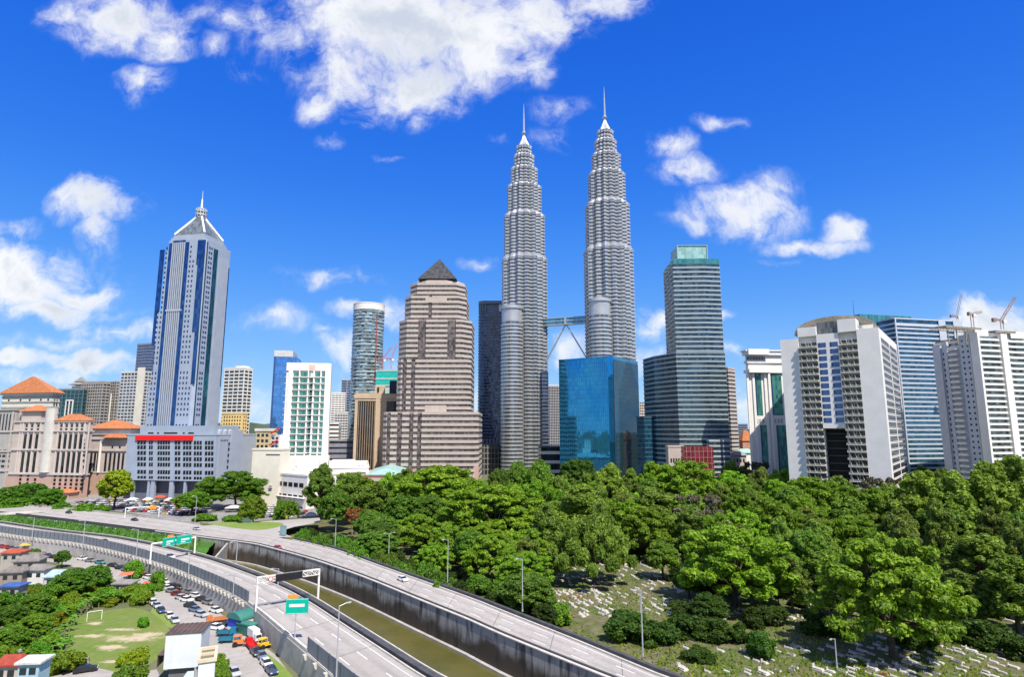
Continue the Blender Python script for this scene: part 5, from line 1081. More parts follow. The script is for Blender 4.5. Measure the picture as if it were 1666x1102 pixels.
def proto(kind, v):
    """mesh pair (crown, trunk) for a tree 1 kind at nominal size; copies are scaled"""
    k = (kind, v)
    if k in TREES: return TREES[k]
    g = random.Random(hash(kind) % 1000 if False else sum(map(ord, kind)) * 7 + v * 101); mb = MB(); cl = []
    if kind == 'spread':       # wide umbrella crown, 20 wide, 15 high
        for i in range(150):
            ph = math.acos(max(-1, 1 - 1.26 * (i + .5) / 150)); a = 2.39996 * i + g.uniform(-.3, .3); r = g.uniform(.6, 1.6); q = g.uniform(.66, 1.16)
            if math.sin(3.1 * a + v) * math.sin(5 * ph + 2 * v) > .55: continue
            cl.append((8.4 * math.sin(ph) * math.cos(a) * q, 8.4 * math.sin(ph) * math.sin(a) * q, 6.0 + 7.4 * math.cos(ph) * g.uniform(.82, 1.1) + g.uniform(-.6, .6), r, r, r * g.uniform(.45, .75)))
        for i in range(8): a = .8 * i; cl.append((4.4 * math.cos(a), 4.4 * math.sin(a), g.uniform(6, 9), 2.0, 2.0, 1.0))
        cm_ = cloud_mesh('crown', cl, 330, .34, leaf_bright, v + 1, .6, 1.8, .1, .25); limbs(mb, [c[:3] for c in cl[::4]], 4.0, .36, g)
        out = (cm_, mb.mesh('trunk', bark), 20, 15)
    elif kind == 'olive':      # taller, loose plumes, 12 wide, 19 high
        for i in range(64):
            f = i / 63; z = 5.0 + 13.2 * f; q = (1 - abs(f - .35) * 1.15) * 5.2 * g.uniform(.4, 1.15); a = g.uniform(0, 6.283); r = g.uniform(.6, 1.5)
            cl.append((q * math.cos(a), q * math.sin(a), z, r, r, r * g.uniform(.9, 1.5)))
        cm_ = cloud_mesh('crown', cl, 480, .34, leaf_olive, v + 11, .35, 2.1, .25, .2); limbs(mb, [c[:3] for c in cl[::3]], 6, .38, g, .3)
        out = (cm_, mb.mesh('trunk', bark), 12, 19)
    elif kind == 'round':      # rounded bushy crown, 11 wide, 12 high
        for i in range(62):
            ph = math.acos(1 - 1.7 * (i + .5) / 62); a = 2.4 * i; r = g.uniform(.6, 1.45); q = 4.3 * g.uniform(.75, 1.1)
            cl.append((q * math.sin(ph) * math.cos(a) * g.uniform(.8, 1.1), q * math.sin(ph) * math.sin(a) * g.uniform(.8, 1.1), 7 + 3.9 * math.cos(ph) * g.uniform(.9, 1.1), r, r, r * .8))
        cm_ = cloud_mesh('crown', cl, 400, .30, leaf_dark, v + 21, .6, 1.7, 0, .2); limbs(mb, [c[:3] for c in cl[::4]], 3.6, .32, g)
        out = (cm_, mb.mesh('trunk', bark), 11, 12)
    elif kind == 'weeping':    # drooping fronds, 14 wide, 17 high
        for i in range(34):
            f = (i / 33) ** .8; z = 15.5 - 10.5 * f; q = (1.2 + 5.6 * math.sin(f * 2.0)) * g.uniform(.7, 1.1); a = 2.4 * i; r = g.uniform(.9, 1.5)
            cl.append((q * math.cos(a), q * math.sin(a), z, r, r, r * 1.5))
        cm_ = cloud_mesh('crown', cl, 800, .34, leaf_olive, v + 31, .3, 2.6, .6); limbs(mb, [c[:3] for c in cl[::3]], 7, .36, g, .3)
        out = (cm_, mb.mesh('trunk', bark), 14, 17)
    elif kind == 'bush':       # shrub to the ground, 6 wide, 4.5 high
        for i in range(20):
            a = g.uniform(0, 6.283); q = 2.3 * math.sqrt(g.random()); r = g.uniform(.7, 1.2); cl.append((q * math.cos(a), q * math.sin(a), g.uniform(.6, 3.4) * (1 - q * .12), r, r, r * .85))
        cm_ = cloud_mesh('crown', cl, 420, .26, leaf_dark, v + 41, .6); mb.tube((0, 0, -.3), (.1, 0, 1.6), .14, .06, 6)
        for i in range(4): mb.tube((0, 0, .2), (math.cos(i * 1.6) * 1.3, math.sin(i * 1.6) * 1.3, 1.9), .08, .03, 5)
        out = (cm_, mb.mesh('stem', bark), 6, 4.5)
    elif kind == 'sparse':     # greyish half bare crown, 12 wide, 15 high
        for i in range(20):
            a = 2.4 * i; q = 4.6 * g.uniform(.4, 1.1); r = g.uniform(.9, 1.6); cl.append((q * math.cos(a), q * math.sin(a), g.uniform(7, 14), r, r, r * .8))
        cm_ = cloud_mesh('crown', cl, 200, .42, leafmat('leaf_grey', (.09, .085, .055), (.17, .155, .10), (.2, .16, .1)), v + 51, .3, 2.2); limbs(mb, [c[:3] for c in cl], 5.5, .34, g, .35)
        out = (cm_, mb.mesh('trunk', bark_pale), 12, 15)
    TREES[k] = out; return out
FIRST = {}
def plant(kind, v, name, label, cat, loc, width, height, tint=(1, 1, 1), group=None, rz=None):
    cm_, tm_, w0, h0 = proto(kind, v); sx_ = width / w0; sz_ = height / h0
    t = thing(name, label, cat, loc, rnd.uniform(0, 6.28) if rz is None else rz, group); t.scale = (sx_, sx_, sz_)
    for nm, me in (('trunk' if kind != 'bush' else 'stem', tm_), ('crown', cm_)):
        o = bpy.data.objects.new(nm, me); C.objects.link(o); o.parent = t; o.color = (*tint, 1)
    return t
def tree_px(kind, label, px, pyt, D, wpx, tint=(1, 1, 1), group=None, zb=0.0, v=None, name=None, cat='tree'):
    h = zat(px, pyt, D) - zb; w = wpx * D / 985.0; x = ray(px, pyt + (856 - pyt) * .5)[0] * D
    return plant(kind, rnd.randrange(3) if v is None else v, name or {'spread': 'spreading_tree', 'olive': 'tall_tree', 'round': 'round_tree', 'weeping': 'weeping_tree', 'bush': 'bush', 'sparse': 'bare_tree'}[kind], label, cat, (x, D, zb), w, h, tint, group)
BR, OL, DK, YL = (1, 1, 1), (1.0, 1.0, 1.0), (.8, .9, .8), (1.5, 1.35, .7)
# the cemetery wood, front to back
tree_px('spread', 'big bright green spreading tree with several thin stems, nearest of the cemetery trees', 1434, 868, 143, 232, (1, 1, 1)); tree_px('spread', 'bright spreading tree with a dark underside, right of the lamp post and dark shrub', 1190, 846, 182, 190, (1.05, 1.1, 1))
tree_px('weeping', 'drooping olive tree standing over the white graves in the middle of the cemetery', 965, 838, 207, 125, (1.1, 1.25, 1)); tree_px('round', 'small round headed tree with a clear dark trunk among the white graves', 1076, 880, 214, 62, (1.5, 1.5, 1.2))
tree_px('olive', 'dull olive spreading tree left of the nearest bright green tree', 1345, 896, 196, 84, (1.1, 1.3, 1)); tree_px('olive', 'tall dark olive tree at the edge of the view behind the nearest bright tree', 1590, 868, 180, 120, (1.2, 1.3, 1)); tree_px('olive', 'tall dark tree with a leaning trunk at the far right of the cemetery', 1640, 905, 158, 110, (1.05, 1.2, .9))
tree_px('olive', 'tall light olive tree rising behind the drooping tree', 945, 792, 255, 112, (1.3, 1.4, 1.1)); tree_px('olive', 'tall olive tree right of the light olive tree, in front of the mirror cube', 1062, 795, 262, 112, (1.15, 1.25, 1.1)); tree_px('sparse', 'greyish half bare tree right of the tall olive trees', 1140, 802, 262, 90)
tree_px('spread', 'bright green broad tree beside the far road, left of the drooping tree', 800, 782, 268, 190, (1.05, 1.05, 1)); tree_px('spread', 'broad bright tree crown below the beige stepped tower', 712, 757, 335, 165, (1.1, 1.1, 1)); tree_px('spread', 'bright domed tree crown below the teal banded tower', 1112, 745, 372, 120, (1.05, 1.1, 1)); tree_px('spread', 'bright tree crown below the red glazed podium', 1065, 750, 385, 70, (1.1, 1.15, 1))
tree_px('round', 'upright rounded green tree at the foot of the left steel twin tower', 878, 748, 372, 52, (1.6, 1.8, 1.2)); tree_px('round', 'narrow rounded green tree left of the upright rounded tree', 842, 750, 385, 44, (1.4, 1.6, 1.2)); tree_px('round', 'dark tree crown at the foot of the blue mirror cube', 940, 745, 470, 70, (.7, .9, .8)); tree_px('olive', 'olive tree crown before the blue mirror cube', 992, 758, 340, 70, (1.5, 1.6, 1.1))
for i, (px, py, D, w, k, tn) in enumerate([(1255, 808, 245, 110, 'spread', (.85, .85, .9)), (1318, 770, 300, 130, 'spread', (.85, .9, .9)), (1405, 786, 285, 120, 'spread', (.8, .85, .9)), (1500, 766, 268, 105, 'olive', (1.4, 1.5, 1.1)), (1548, 772, 240, 96, 'olive', (1.3, 1.45, 1.1)), (1610, 757, 245, 100, 'olive', (1.35, 1.45, 1.1)), (1655, 742, 262, 100, 'olive', (1.25, 1.4, 1.1))]):
    tree_px(k, ['olive green spreading tree left of the white hotel base', 'olive green spreading tree hiding the foot of the white hotel', 'olive green spreading tree at the right corner of the white hotel', 'tall dark olive tree below the striped office', 'tall dark olive tree below the flank of the curved flats', 'tall dark olive tree below the balcony bands of the curved flats', 'tallest dark olive tree at the right edge of the view'][i], px, py, D, w, tn)
tree_px('round', 'low tree added and darkened as shade between the lone lamp post and the bright tree with the dark underside', 1150, 965, 163, 66, (.55, .65, .6)); tree_px('olive', 'slender olive tree between the two big bright spreading trees', 1282, 905, 176, 70, (1.0, 1.1, 1)); tree_px('round', 'dark round tree left of the bright tree with the dark underside', 1118, 925, 190, 58, (.8, .9, .8)); tree_px('olive', 'dark olive tree filling the gap right of the nearest bright tree', 1556, 930, 166, 96, (.8, .9, .8)); tree_px('olive', 'small dark olive tree under the far right crowns', 1500, 950, 172, 60, (.7, .8, .7))  # the low round tree is added and tinted dark to stand for shade
tree_px('sparse', 'thin grey bare tree at the foot of the white hotel corner', 1432, 775, 318, 50); tree_px('sparse', 'bare branched tree before the white classical block', 1232, 748, 400, 50, (.5, .5, .6))
for i, (px, py, D, w, k, tn) in enumerate([(522, 758, 352, 62, 'olive', (.9, 1.1, .9)), (572, 772, 335, 68, 'olive', (.95, 1.15, .9)), (548, 800, 312, 66, 'round', (1.1, 1.3, 1)), (612, 785, 318, 72, 'olive', (1.05, 1.2, 1)), (655, 805, 292, 74, 'round', (1.1, 1.3, 1)), (604, 832, 285, 62, 'round', (1.2, 1.4, 1)), (690, 838, 258, 80, 'spread', (1, 1, 1)), (735, 850, 238, 90, 'spread', (.95, 1, 1)), (655, 768, 352, 80, 'spread', (.9, .95, 1)), (770, 865, 222, 80, 'round', (1, 1.3, 1)), (860, 860, 226, 84, 'spread', (1, 1.05, 1)), (900, 810, 285, 80, 'spread', (1, 1, 1))]):
    tree_px(k, ['tall pointed tree nearest the white office beside the slip road', 'second tall pointed tree from the white office', 'round tree over the hedge beside the slip road', 'tall loose tree left of the broad bright crown', 'round tree between the hedge and the broad bright crown', 'low round tree behind the hedge of the far road', 'spreading tree leaning over the far road hedge', 'spreading tree nearest the lamp post before the white car', 'spreading dull green tree below the brown office', 'dark round tree behind the far road shrubs', 'spreading tree left of the drooping olive tree', 'spreading tree behind the drooping olive tree'][i], px, py, D, w, tn)
tree_px('sparse', 'rusty brown half dead tree among the green trees by the hedge', 574, 826, 300, 26, (2.4, 1.0, .5))
G_ = 'trees packed in the back of the cemetery wood'
occ = [(o.location.x, o.location.y) for o in C.objects if o.get('category') == 'tree' and o.location.x > -90]
def envelope(D): return 872 - (D - 165) * .70 if D < 240 else 819.5 - (D - 240) * .42 if D < 340 else 777.5 - (D - 340) * .17
def zat_inv(px, D, h):   # photo row of a treetop h high at distance D
    return min(range(700, 1100, 2), key=lambda y: abs(zat(px, y, D) - h))
nin = 0
def roadD(px): return CRn[px_index(CRn, px)].y
for _ in range(6000):
    D = rnd.uniform(160, 430); px = rnd.uniform(560, 1760); x = ray(px, 800)[0] * D
    if px < 900 and D < roadD(px) + 17: continue
    if 860 < px < 1130 and D < 236: continue
    if 1090 < px < 1480 and D < 192: continue
    if px > 1480 and D < 150: continue
    top = envelope(D) + 9 * math.sin(px * .013 + D * .02) + rnd.uniform(-6, 20)
    if px > 1480: top -= 14
    if px < 880 and D < 300: top = zat_inv(px, D, rnd.uniform(11, 17))
    if any((x - a) ** 2 + (D - c) ** 2 < 11 ** 2 for a, c in occ): continue
    if zat(px, top, D) < 6: continue
    occ.append((x, D)); k = rnd.choice(['spread', 'spread', 'olive', 'olive', 'round']) if px < 1400 else rnd.choice(['spread', 'olive', 'olive', 'olive', 'round']); lab = {'spread': 'bright flat topped tree among the packed trees of the cemetery wood', 'olive': 'tall olive tree among the packed trees of the cemetery wood', 'round': 'dark round tree among the packed trees of the cemetery wood'}[k]
    sp = rnd.uniform(.85, 1.45); tree_px(k, lab, px, top, D, {'spread': 66, 'olive': 50, 'round': 56}[k] * 340 / D * rnd.uniform(.8, 1.2) * (.8 if D < 230 else 1), (sp, sp * rnd.uniform(.95, 1.2), sp), G_ + {'spread': ', bright', 'olive': ', olive', 'round': ', dark'}[k]); nin += 1
    if nin > 210: break
und = 0
for _ in range(900):   # understorey added and tinted dark to stand in for shade under the big crowns
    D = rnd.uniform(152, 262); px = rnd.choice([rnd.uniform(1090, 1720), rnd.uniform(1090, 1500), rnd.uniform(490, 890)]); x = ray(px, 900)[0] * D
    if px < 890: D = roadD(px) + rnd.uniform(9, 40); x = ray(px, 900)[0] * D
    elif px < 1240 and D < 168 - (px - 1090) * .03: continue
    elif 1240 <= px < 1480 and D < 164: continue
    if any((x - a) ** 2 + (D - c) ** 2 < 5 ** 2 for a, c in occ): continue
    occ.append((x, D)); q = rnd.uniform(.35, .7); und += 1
    plant(rnd.choice(['round', 'bush', 'bush']), rnd.randrange(3), 'understorey_shade_shrub', 'leafy shrub added and tinted dark as shade under the big cemetery trees', 'shrub', (x, D, 0), rnd.uniform(5, 9), rnd.uniform(3, 7.5), (q, q * 1.05, q), 'shrubs added as shade under the cemetery trees')
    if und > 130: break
# shrubs and hedges along the far road
for i, (px, py, D, w, tn) in enumerate([(820, 938, 186, 64, (1.5, 1.7, 1)), (868, 955, 175, 84, (1.6, 1.8, 1)), (905, 975, 166, 56, (1.5, 1.7, 1)), (1012, 988, 156, 88, (.6, .75, .7)), (1230, 1020, 143, 54, (.7, .95, .8)), (1068, 1005, 152, 66, (.55, .7, .65)), (780, 930, 196, 56, (1.2, 1.5, 1))]):
    tree_px('bush', ['light green shrub nearest the lamp post beside the far road', 'broad light green shrub overhanging the far road barrier', 'light green shrub at the right end of the roadside shrubs', 'dark shrub standing alone on the grass left of a lamp post', 'dark conical shrub on the grass between the graves', 'low dark shrub at the foot of the lamp post by the barrier', 'green shrub below the roadside trees near the white car'][i], px, py, D, w, tn, name='roadside_shrub', cat='shrub')
for lab, px, py, D, w, q in [('shrub mass added as shade right of the lamp post by the barrier', 1118, 992, 157, 74, .5), ('shrub mass added as shade under the bright tree with the dark underside', 1172, 1000, 155, 70, .45), ('low shrub darkened as shade on the grass nearest the barrier corner', 1130, 1050, 142, 56, .5), ('darkened shrub added as shade under the nearest big bright tree, on its sunny side', 1475, 1010, 150, 64, .5), ('darkened shrub added as shade among the graves at the far right', 1590, 1000, 151, 80, .5), ('darkened shrub added as shade at the bottom right corner of the cemetery', 1650, 1030, 142, 60, .5), ('darkened shrub added as shade between the lone lamp post and the nearest bright tree', 1330, 985, 160, 70, .5)]:
    tree_px('bush', lab, px, py, D, w, (q, q * 1.15, q), cat='shrub', name='shade_shrub')  # shrubs added and tinted dark where tree shade should lie
hx = offs(CRn, 3.2); i0, i1 = px_index(CRn, 478), px_index(CRn, 745)
for i in range(i0, i1):
    f = rnd.uniform(2.6, 5); p = offs(CRn, f)[i]; p.z = 0
    if i % 1 == 0: plant('bush', rnd.randrange(3), 'hedge_shrub', 'green shrub in the long hedge along the cemetery side of the far road', 'shrub', p, rnd.uniform(6, 9), rnd.uniform(8, 11) if i < i0 + 14 else rnd.uniform(6, 8), (1.2 * rnd.uniform(.8, 1.2), 1.5 * rnd.uniform(.8, 1.1), 1), 'hedge shrubs along the far road')
# trees round the car park
for k, lab, px, py, D, w, tn in [('round', 'yellow green round tree before the stone annex', 187, 764, 395, 56, (3.2, 2.4, .9)), ('spread', 'large dark spreading tree before the blue-grey podium', 384, 766, 400, 100, (.6, .75, .8)), ('round', 'bushy green tree beside the large dark spreading tree', 312, 800, 372, 62, (1.5, 1.8, 1)), ('round', 'brownish green round tree with a clear trunk on the traffic island', 412, 806, 318, 50, (1.7, 1.5, .9)),
    ('spread', 'smaller dark tree left of the large dark spreading tree', 340, 772, 410, 50, (.7, .85, .8)), ('round', 'leftmost green tree of the row by the far road', 12, 792, 392, 56, (1.1, 1.5, 1)), ('round', 'second green tree from the edge of the row by the far road', 45, 786, 396, 60, (1.0, 1.4, 1)), ('round', 'third green tree from the edge of the row by the far road', 78, 794, 384, 50, (1.2, 1.7, 1)), ('spread', 'pale green tree between the white office and the pointed trees', 470, 812, 345, 36, (.8, .9, .9))]:
    tree_px(k, lab, px, py, D, w, tn)
for lab, px, py, D, w in [('green shrub at the foot of the roadside tree row', 98, 813, 372, 30), ('long low green shrub on the car park edge', 140, 816, 366, 50), ('bright shrub at the end of the car park edge', 160, 818, 360, 30), ('shrub below the bushy green tree by the car park', 335, 834, 350, 40), ('shrub beside the pale green sign board', 378, 836, 336, 34), ('dark shrub under the roadside tree row', 25, 806, 384, 60), ('clipped shrub at the tip of the traffic island', 345, 850, 318, 18), ('palm like shrub before the white office', 455, 806, 345, 18)]:
    tree_px('bush', lab, px, py, D, w, (1.3, 1.7, 1), cat='shrub', name='green_shrub')
# the gardens below the near road
for i, (k, px, py, D, w, tn) in enumerate([('round', 125, 925, 188, 66, (1.0, 1.3, .9)), ('round', 160, 920, 196, 54, (1.0, 1.35, .9)), ('round', 105, 896, 232, 26, (.9, 1.2, .9)), ('round', 52, 893, 236, 36, (1, 1.3, .9)), ('round', 20, 985, 158, 60, (1.0, 1.1, .8)), ('round', 70, 965, 168, 52, (1.2, 1.4, .9)), ('round', 30, 1020, 142, 66, (1.3, 1.5, .8)), ('spread', 18, 1048, 132, 50, (1, 1, 1)), ('round', 66, 1000, 152, 56, (1.6, 1.7, .8)), ('bush', 232, 1050, 136, 40, (2.9, 2.2, .7)), ('bush', 225, 1075, 128, 54, (1.4, 1.4, 1)), ('bush', 360, 1058, 133, 40, (1.8, 1.8, 1.1)), ('bush', 212, 1058, 138, 26, (2.6, 2.2, .7)), ('bush', 240, 1002, 164, 22, (1.4, 2.2, 1)), ('bush', 222, 905, 216, 30, (1.4, 1.9, 1)), ('bush', 262, 922, 200, 30, (1.5, 1.9, 1)), ('bush', 372, 1075, 127, 24, (1.6, 1.7, 1.2)), ('bush', 90, 940, 184, 36, (1.2, 1.6, .9)), ('bush', 40, 955, 172, 40, (1, 1.4, .9)), ('bush', 8, 955, 174, 44, (1.1, 1.5, .9))]):
    tree_px(k, ['dark domed tree right of the teal roofed house', 'dark domed tree beside the grey roofed stalls', 'round dark tree by the row of pale brackets', 'green tree behind the grey roofed house', 'dark tree above the blue awning house', 'green tree between the blue awning and the playing field', 'dark green tree in the middle of the garden thicket', 'broad bright tree above the red tiled roof', 'yellowish tree at the near edge of the garden thicket', 'yellow flowering shrub left of the white box building', 'grey green shrub at the foot of the white box building', 'sparse shrub between the white lift tower and the street', 'small yellow shrub on the edge of the playing field', 'small bright shrub on the verge beside the parked cars', 'palm like shrub over the parked cars under the brackets', 'second palm like shrub over the parked cars under the brackets', 'low shrub right of the white lift tower', 'green shrub below the teal roof', 'shrub before the white house with two windows', 'shrub by the edge of the blue awning'][i], px, py, D, w, tn, cat='tree' if k != 'bush' else 'shrub', name=None if k != 'bush' else 'garden_shrub')
# banana plants round the playing field
def banana():
    t = thing('banana_plant', 'banana plant', 'banana plant', (0, 0, 0), 0, 'banana plants round the playing field'); g = random.Random(4)
    m = MB(); m.tube((0, 0, -.2), (.1, 0, 2.6), .17, .11, 8); m.build('stem', wall('banana_stem', (.18, .20, .07), .8), t)
    for i in range(9):
        a = 2.4 * i + g.uniform(-.3, .3); L_ = g.uniform(1.7, 2.6); el = g.uniform(.75, 1.4); m = MB(); P = []
        for k in range(7):
            f = k / 6; rr_ = L_ * (math.sin(el) * 0 + f * math.cos(el) + f * f * .35); z = 2.4 + L_ * (f * math.sin(el) - f * f * .75); w = .34 * math.sin(math.pi * (.08 + .9 * f)) ** .7
            P.append((Vector((rr_ * math.cos(a), rr_ * math.sin(a), z)), w))
        sd = Vector((-math.sin(a), math.cos(a), 0))
        for (p, w), (q, u) in zip(P, P[1:]):
            for s in (-1, 1):
                e = [p, q, q + sd * u * s - Vector((0, 0, u * .35)), p + sd * w * s - Vector((0, 0, w * .35))]; m.face(e if s > 0 else e[::-1])
        o = m.build('leaf', leaf_banana, t); at = o.data.attributes.new('tone', 'FLOAT', 'FACE'); at.data.foreach_set('value', [min(1, max(0, g.gauss(.5, .22)))] * len(o.data.polygons))
    return t
bp0 = banana(); bz = [(112, 1030), (104, 1040), (112, 1052), (100, 1060), (92, 1050), (108, 1068), (96, 1075), (85, 1066), (104, 1086), (90, 1092), (76, 1080), (72, 1060), (60, 1072), (48, 1084), (60, 1058), (116, 1016), (124, 1006), (132, 1000), (141, 996), (150, 992), (160, 990), (170, 988), (181, 985), (190, 984), (200, 982), (209, 981), (218, 983), (226, 984), (120, 1020), (110, 1008), (102, 1018), (128, 992), (140, 985), (155, 981), (185, 976), (205, 974), (222, 975), (231, 980), (35, 1075), (20, 1085)]
for i, (px, py) in enumerate(bz):
    p = gp(px, py, 0); s = rnd.uniform(.75, 1.2); lab = 'green banana plant with broad arching leaves in the belt around the playing field'; q = rnd.uniform(.75, 1.2)
    if i == 0: bp0.location = p; bp0['label'] = lab; bp0.scale = (s, s, s)
    else: dup(bp0, p, rnd.uniform(0, 6.28), lab, scale=(s, s, s), color=(1.5 * q * rnd.uniform(.9, 1.2), 1.5 * q, q))
for k in bp0.children: k.color = (1.4, 1.4, 1, 1)
for i in range(60):   # undergrowth bushes filling the garden thicket
    px, py = rnd.choice([(rnd.uniform(0, 110), rnd.uniform(1000, 1095)), (rnd.uniform(115, 235), rnd.uniform(962, 988)), (rnd.uniform(30, 120), rnd.uniform(970, 1030))]); p = gp(px, py, 0)
    plant('bush', rnd.randrange(3), 'thicket_shrub', 'leafy shrub in the thicket between the houses and the playing field', 'shrub', p, rnd.uniform(4, 7), rnd.uniform(3, 5.5), (rnd.uniform(1.1, 2.4), rnd.uniform(1.3, 2.1), .8), 'thicket shrubs round the playing field')
# ---------------------------------------------------------------- vehicles
def sideprism(m, prof, y0, y1, tp=0.0):
    n = len(prof); zs = [p[1] for p in prof]; zm, zx = min(zs), max(zs)
    ins = lambda z: tp * (z - zm) / max(.01, zx - zm)
    vs = [(x, y0 + ins(z), z) for x, z in prof] + [(x, y1 - ins(z), z) for x, z in prof]
    m.idx(vs, [tuple(range(n))[::1], tuple(range(2 * n - 1, n - 1, -1))] + [(k, n + k, n + (k + 1) % n, (k + 1) % n) for k in range(n)])
BODY = [(-2.12, .30), (2.10, .30), (2.16, .58), (2.02, .80), (1.05, .95), (-1.55, .99), (-2.08, .93), (-2.18, .62)]
def body_(m): sideprism(m, BODY, -.86, .86, .06)
def roof_(m): m.hexa([(-1.12, -.62, 1.405), (.32, -.62, 1.405), (.32, .62, 1.405), (-1.12, .62, 1.405), (-.98, -.54, 1.47), (.18, -.54, 1.47), (.18, .54, 1.47), (-.98, .54, 1.47)])
def cabin_(m): m.hexa([(-1.72, -.78, .94), (1.12, -.78, .94), (1.12, .78, .94), (-1.72, .78, .94), (-1.14, -.64, 1.40), (.34, -.64, 1.40), (.34, .64, 1.40), (-1.14, .64, 1.40)])
def wheel_(m, x, y): m.tube((x, y - .11, .31), (x, y + .11, .31), .31, n=12)
def lights_(m, s): m.box(s * 2.03, s * 2.17, -.80, -.45, .60, .74); m.box(s * 2.03, s * 2.17, .45, .80, .60, .74)
lens_w = wall('headlamp_lens', (.7, .7, .68), .2, .02, 1, 0); lens_r = wall('tail_lamp_lens', (.45, .02, .02), .3, .02, 1, 0)
def car_proto():
    t = thing('parked_car', 'car', 'car')
    m = MB(); body_(m); roof_(m); m.build('body', carpaint, t); m = MB(); cabin_(m); m.build('window_glass', carglass, t)
    for x in (-1.35, 1.35):
        for y in (-.80, .80): m = MB(); wheel_(m, x, y); m.build('wheel', tyre, t)
    for s, mt, nm in ((1, lens_w, 'headlight'), (-1, lens_r, 'tail_light')):
        for y in (-.62, .62): m = MB(); m.box(s * 2.0, s * 2.175, y - .18, y + .18, .60, .76); m.build(nm, mt, t)
    return t
CAR0 = car_proto(); CAR_USED = [False]
PAL = {'white': (.78, .78, .76), 'silver': (.45, .47, .49), 'grey': (.20, .21, .23), 'black': (.012, .012, .014), 'dark blue': (.02, .04, .13), 'dark red': (.20, .012, .018), 'red': (.55, .02, .02), 'slate blue': (.13, .18, .26), 'yellow': (.75, .52, .04), 'teal': (.04, .22, .24), 'orange': (.60, .16, .04)}
def tangent(p):
    i = min(range(len(AL) - 1), key=lambda k: (AL[k].xy - p.xy).length); d = AL[i + 1] - AL[i]; return math.atan2(d.y, d.x)
def put_car(px, py, z, col, label, group=None, turn=0.0, ang=None, name=None):
    p = gp(px, py, z); a = (tangent(p) if ang is None else ang) + turn
    if not CAR_USED[0]:
        CAR_USED[0] = True; o = CAR0; o.location = p; o.rotation_euler = (0, 0, a); o['label'] = label
        if group: o['group'] = group
        for k in o.children: k.color = (*PAL[col], 1)
    else: o = dup(CAR0, p, a, label, group, color=PAL[col])
    if name: o.name = name
    return o
ORD = ['first', 'second', 'third', 'fourth', 'fifth', 'sixth', 'seventh', 'eighth', 'ninth', 'tenth', 'eleventh', 'twelfth', 'thirteenth', 'fourteenth', 'fifteenth', 'sixteenth', 'seventeenth', 'eighteenth']
RA = [(351, 997, 'white'), (339, 984, 'grey'), (328, 979, 'black'), (319, 973, 'white'), (308, 967, 'grey'), (290, 959, 'black'), (281, 957, 'dark blue'), (268, 950, 'white'), (251, 946, 'silver'), (242, 943, 'white'), (233, 940, 'dark red'), (221, 935, 'silver'), (206, 930, 'slate blue'), (196, 927, 'black'), (184, 923, 'black'), (163, 918, 'teal'), (147, 915, 'grey'), (134, 912, 'white')]
for i, (x, y, c) in enumerate(RA): put_car(x, y, .03, c, f'{c} car, {ORD[i]} from the blue shed in the row along the retaining wall', 'cars parked along the street', .25)
RB = [(327, 1004, 'silver'), (318, 996, 'slate blue'), (310, 989, 'black'), (303.5, 979.5, 'white'), (295, 976, 'silver'), (288.5, 970, 'dark red'), (279.5, 965, 'grey'), (272, 960, 'white')]
for i, (x, y, c) in enumerate(RB): put_car(x, y, .03, c, f'{c} car, {ORD[i]} from the near end of the middle row of parked cars', 'cars parked along the street', .3)
RC = [(284, 1013, 'silver'), (276, 1006, 'white'), (262, 997, 'dark blue'), (255, 989, 'silver'), (249, 984, 'white'), (240, 981, 'dark red')]
for i, (x, y, c) in enumerate(RC): put_car(x, y, .05, c, f'{c} car, {ORD[i]} from the white box building in the row beside the playing field', 'cars parked along the street', -.1)
RD = [(416, 1066, 'black'), (425.5, 1072, 'slate blue'), (433, 1084, 'white'), (441.5, 1096, 'dark blue'), (381, 1099, 'silver')]
for i, (x, y, c) in enumerate(RD): put_car(x, y, .06, c, [f'black car parked directly behind the red lorry', 'slate blue car between the black car and the white car on the verge', 'white car parked on the grass verge near the bottom of the street', 'dark blue car nearest the bottom of the street', 'silver car on the left side of the street beyond the white lift tower'][i], 'cars parked along the street')
put_car(368.5, 1023, .04, 'black', 'black car parked in front of the blue shed'); put_car(352, 1025, .04, 'white', 'white car beside the black car in front of the blue shed', turn=.5); put_car(139, 1094, .08, 'black', 'black car parked in the yard at the near edge of the playing field', ang=.5)
for x, y, c in [(2, 892, 'dark red'), (10, 893, 'red'), (18, 894.5, 'dark red'), (26, 896, 'grey'), (62, 904, 'grey'), (70, 905, 'black'), (78, 907, 'dark blue'), (88, 909, 'black')]: put_car(x, y, .04, c, f'{c} car parked in the far row beside the rooftops at the edge of view', 'cars parked by the far rooftops', .2)
for x, y, z, ln, c, lab in [(112, 836, ZC, 'C', 'black', 'dark car driving on the far road above the grass bank'), (219, 848, ZC, 'C', 'black', 'dark car on the far road passing the white gantry'), (320, 863, ZC, 'C', 'silver', 'silver car on the far road nearing the traffic island'), (452, 894, ZC, 'C', 'red', 'red car on the far road beside the dark barrier'), (655, 946, ZC, 'C', 'white', 'white car driving alone on the far road beside the tree shadows'), (277, 909, ZA, 'A', 'white', 'white car on the near road under the green gantry signs'), (170, 884, ZA, 'A', 'black', 'dark car on the near road behind the noise barrier')]:
    put_car(x, y, z + .02, c, lab, name='moving_car')
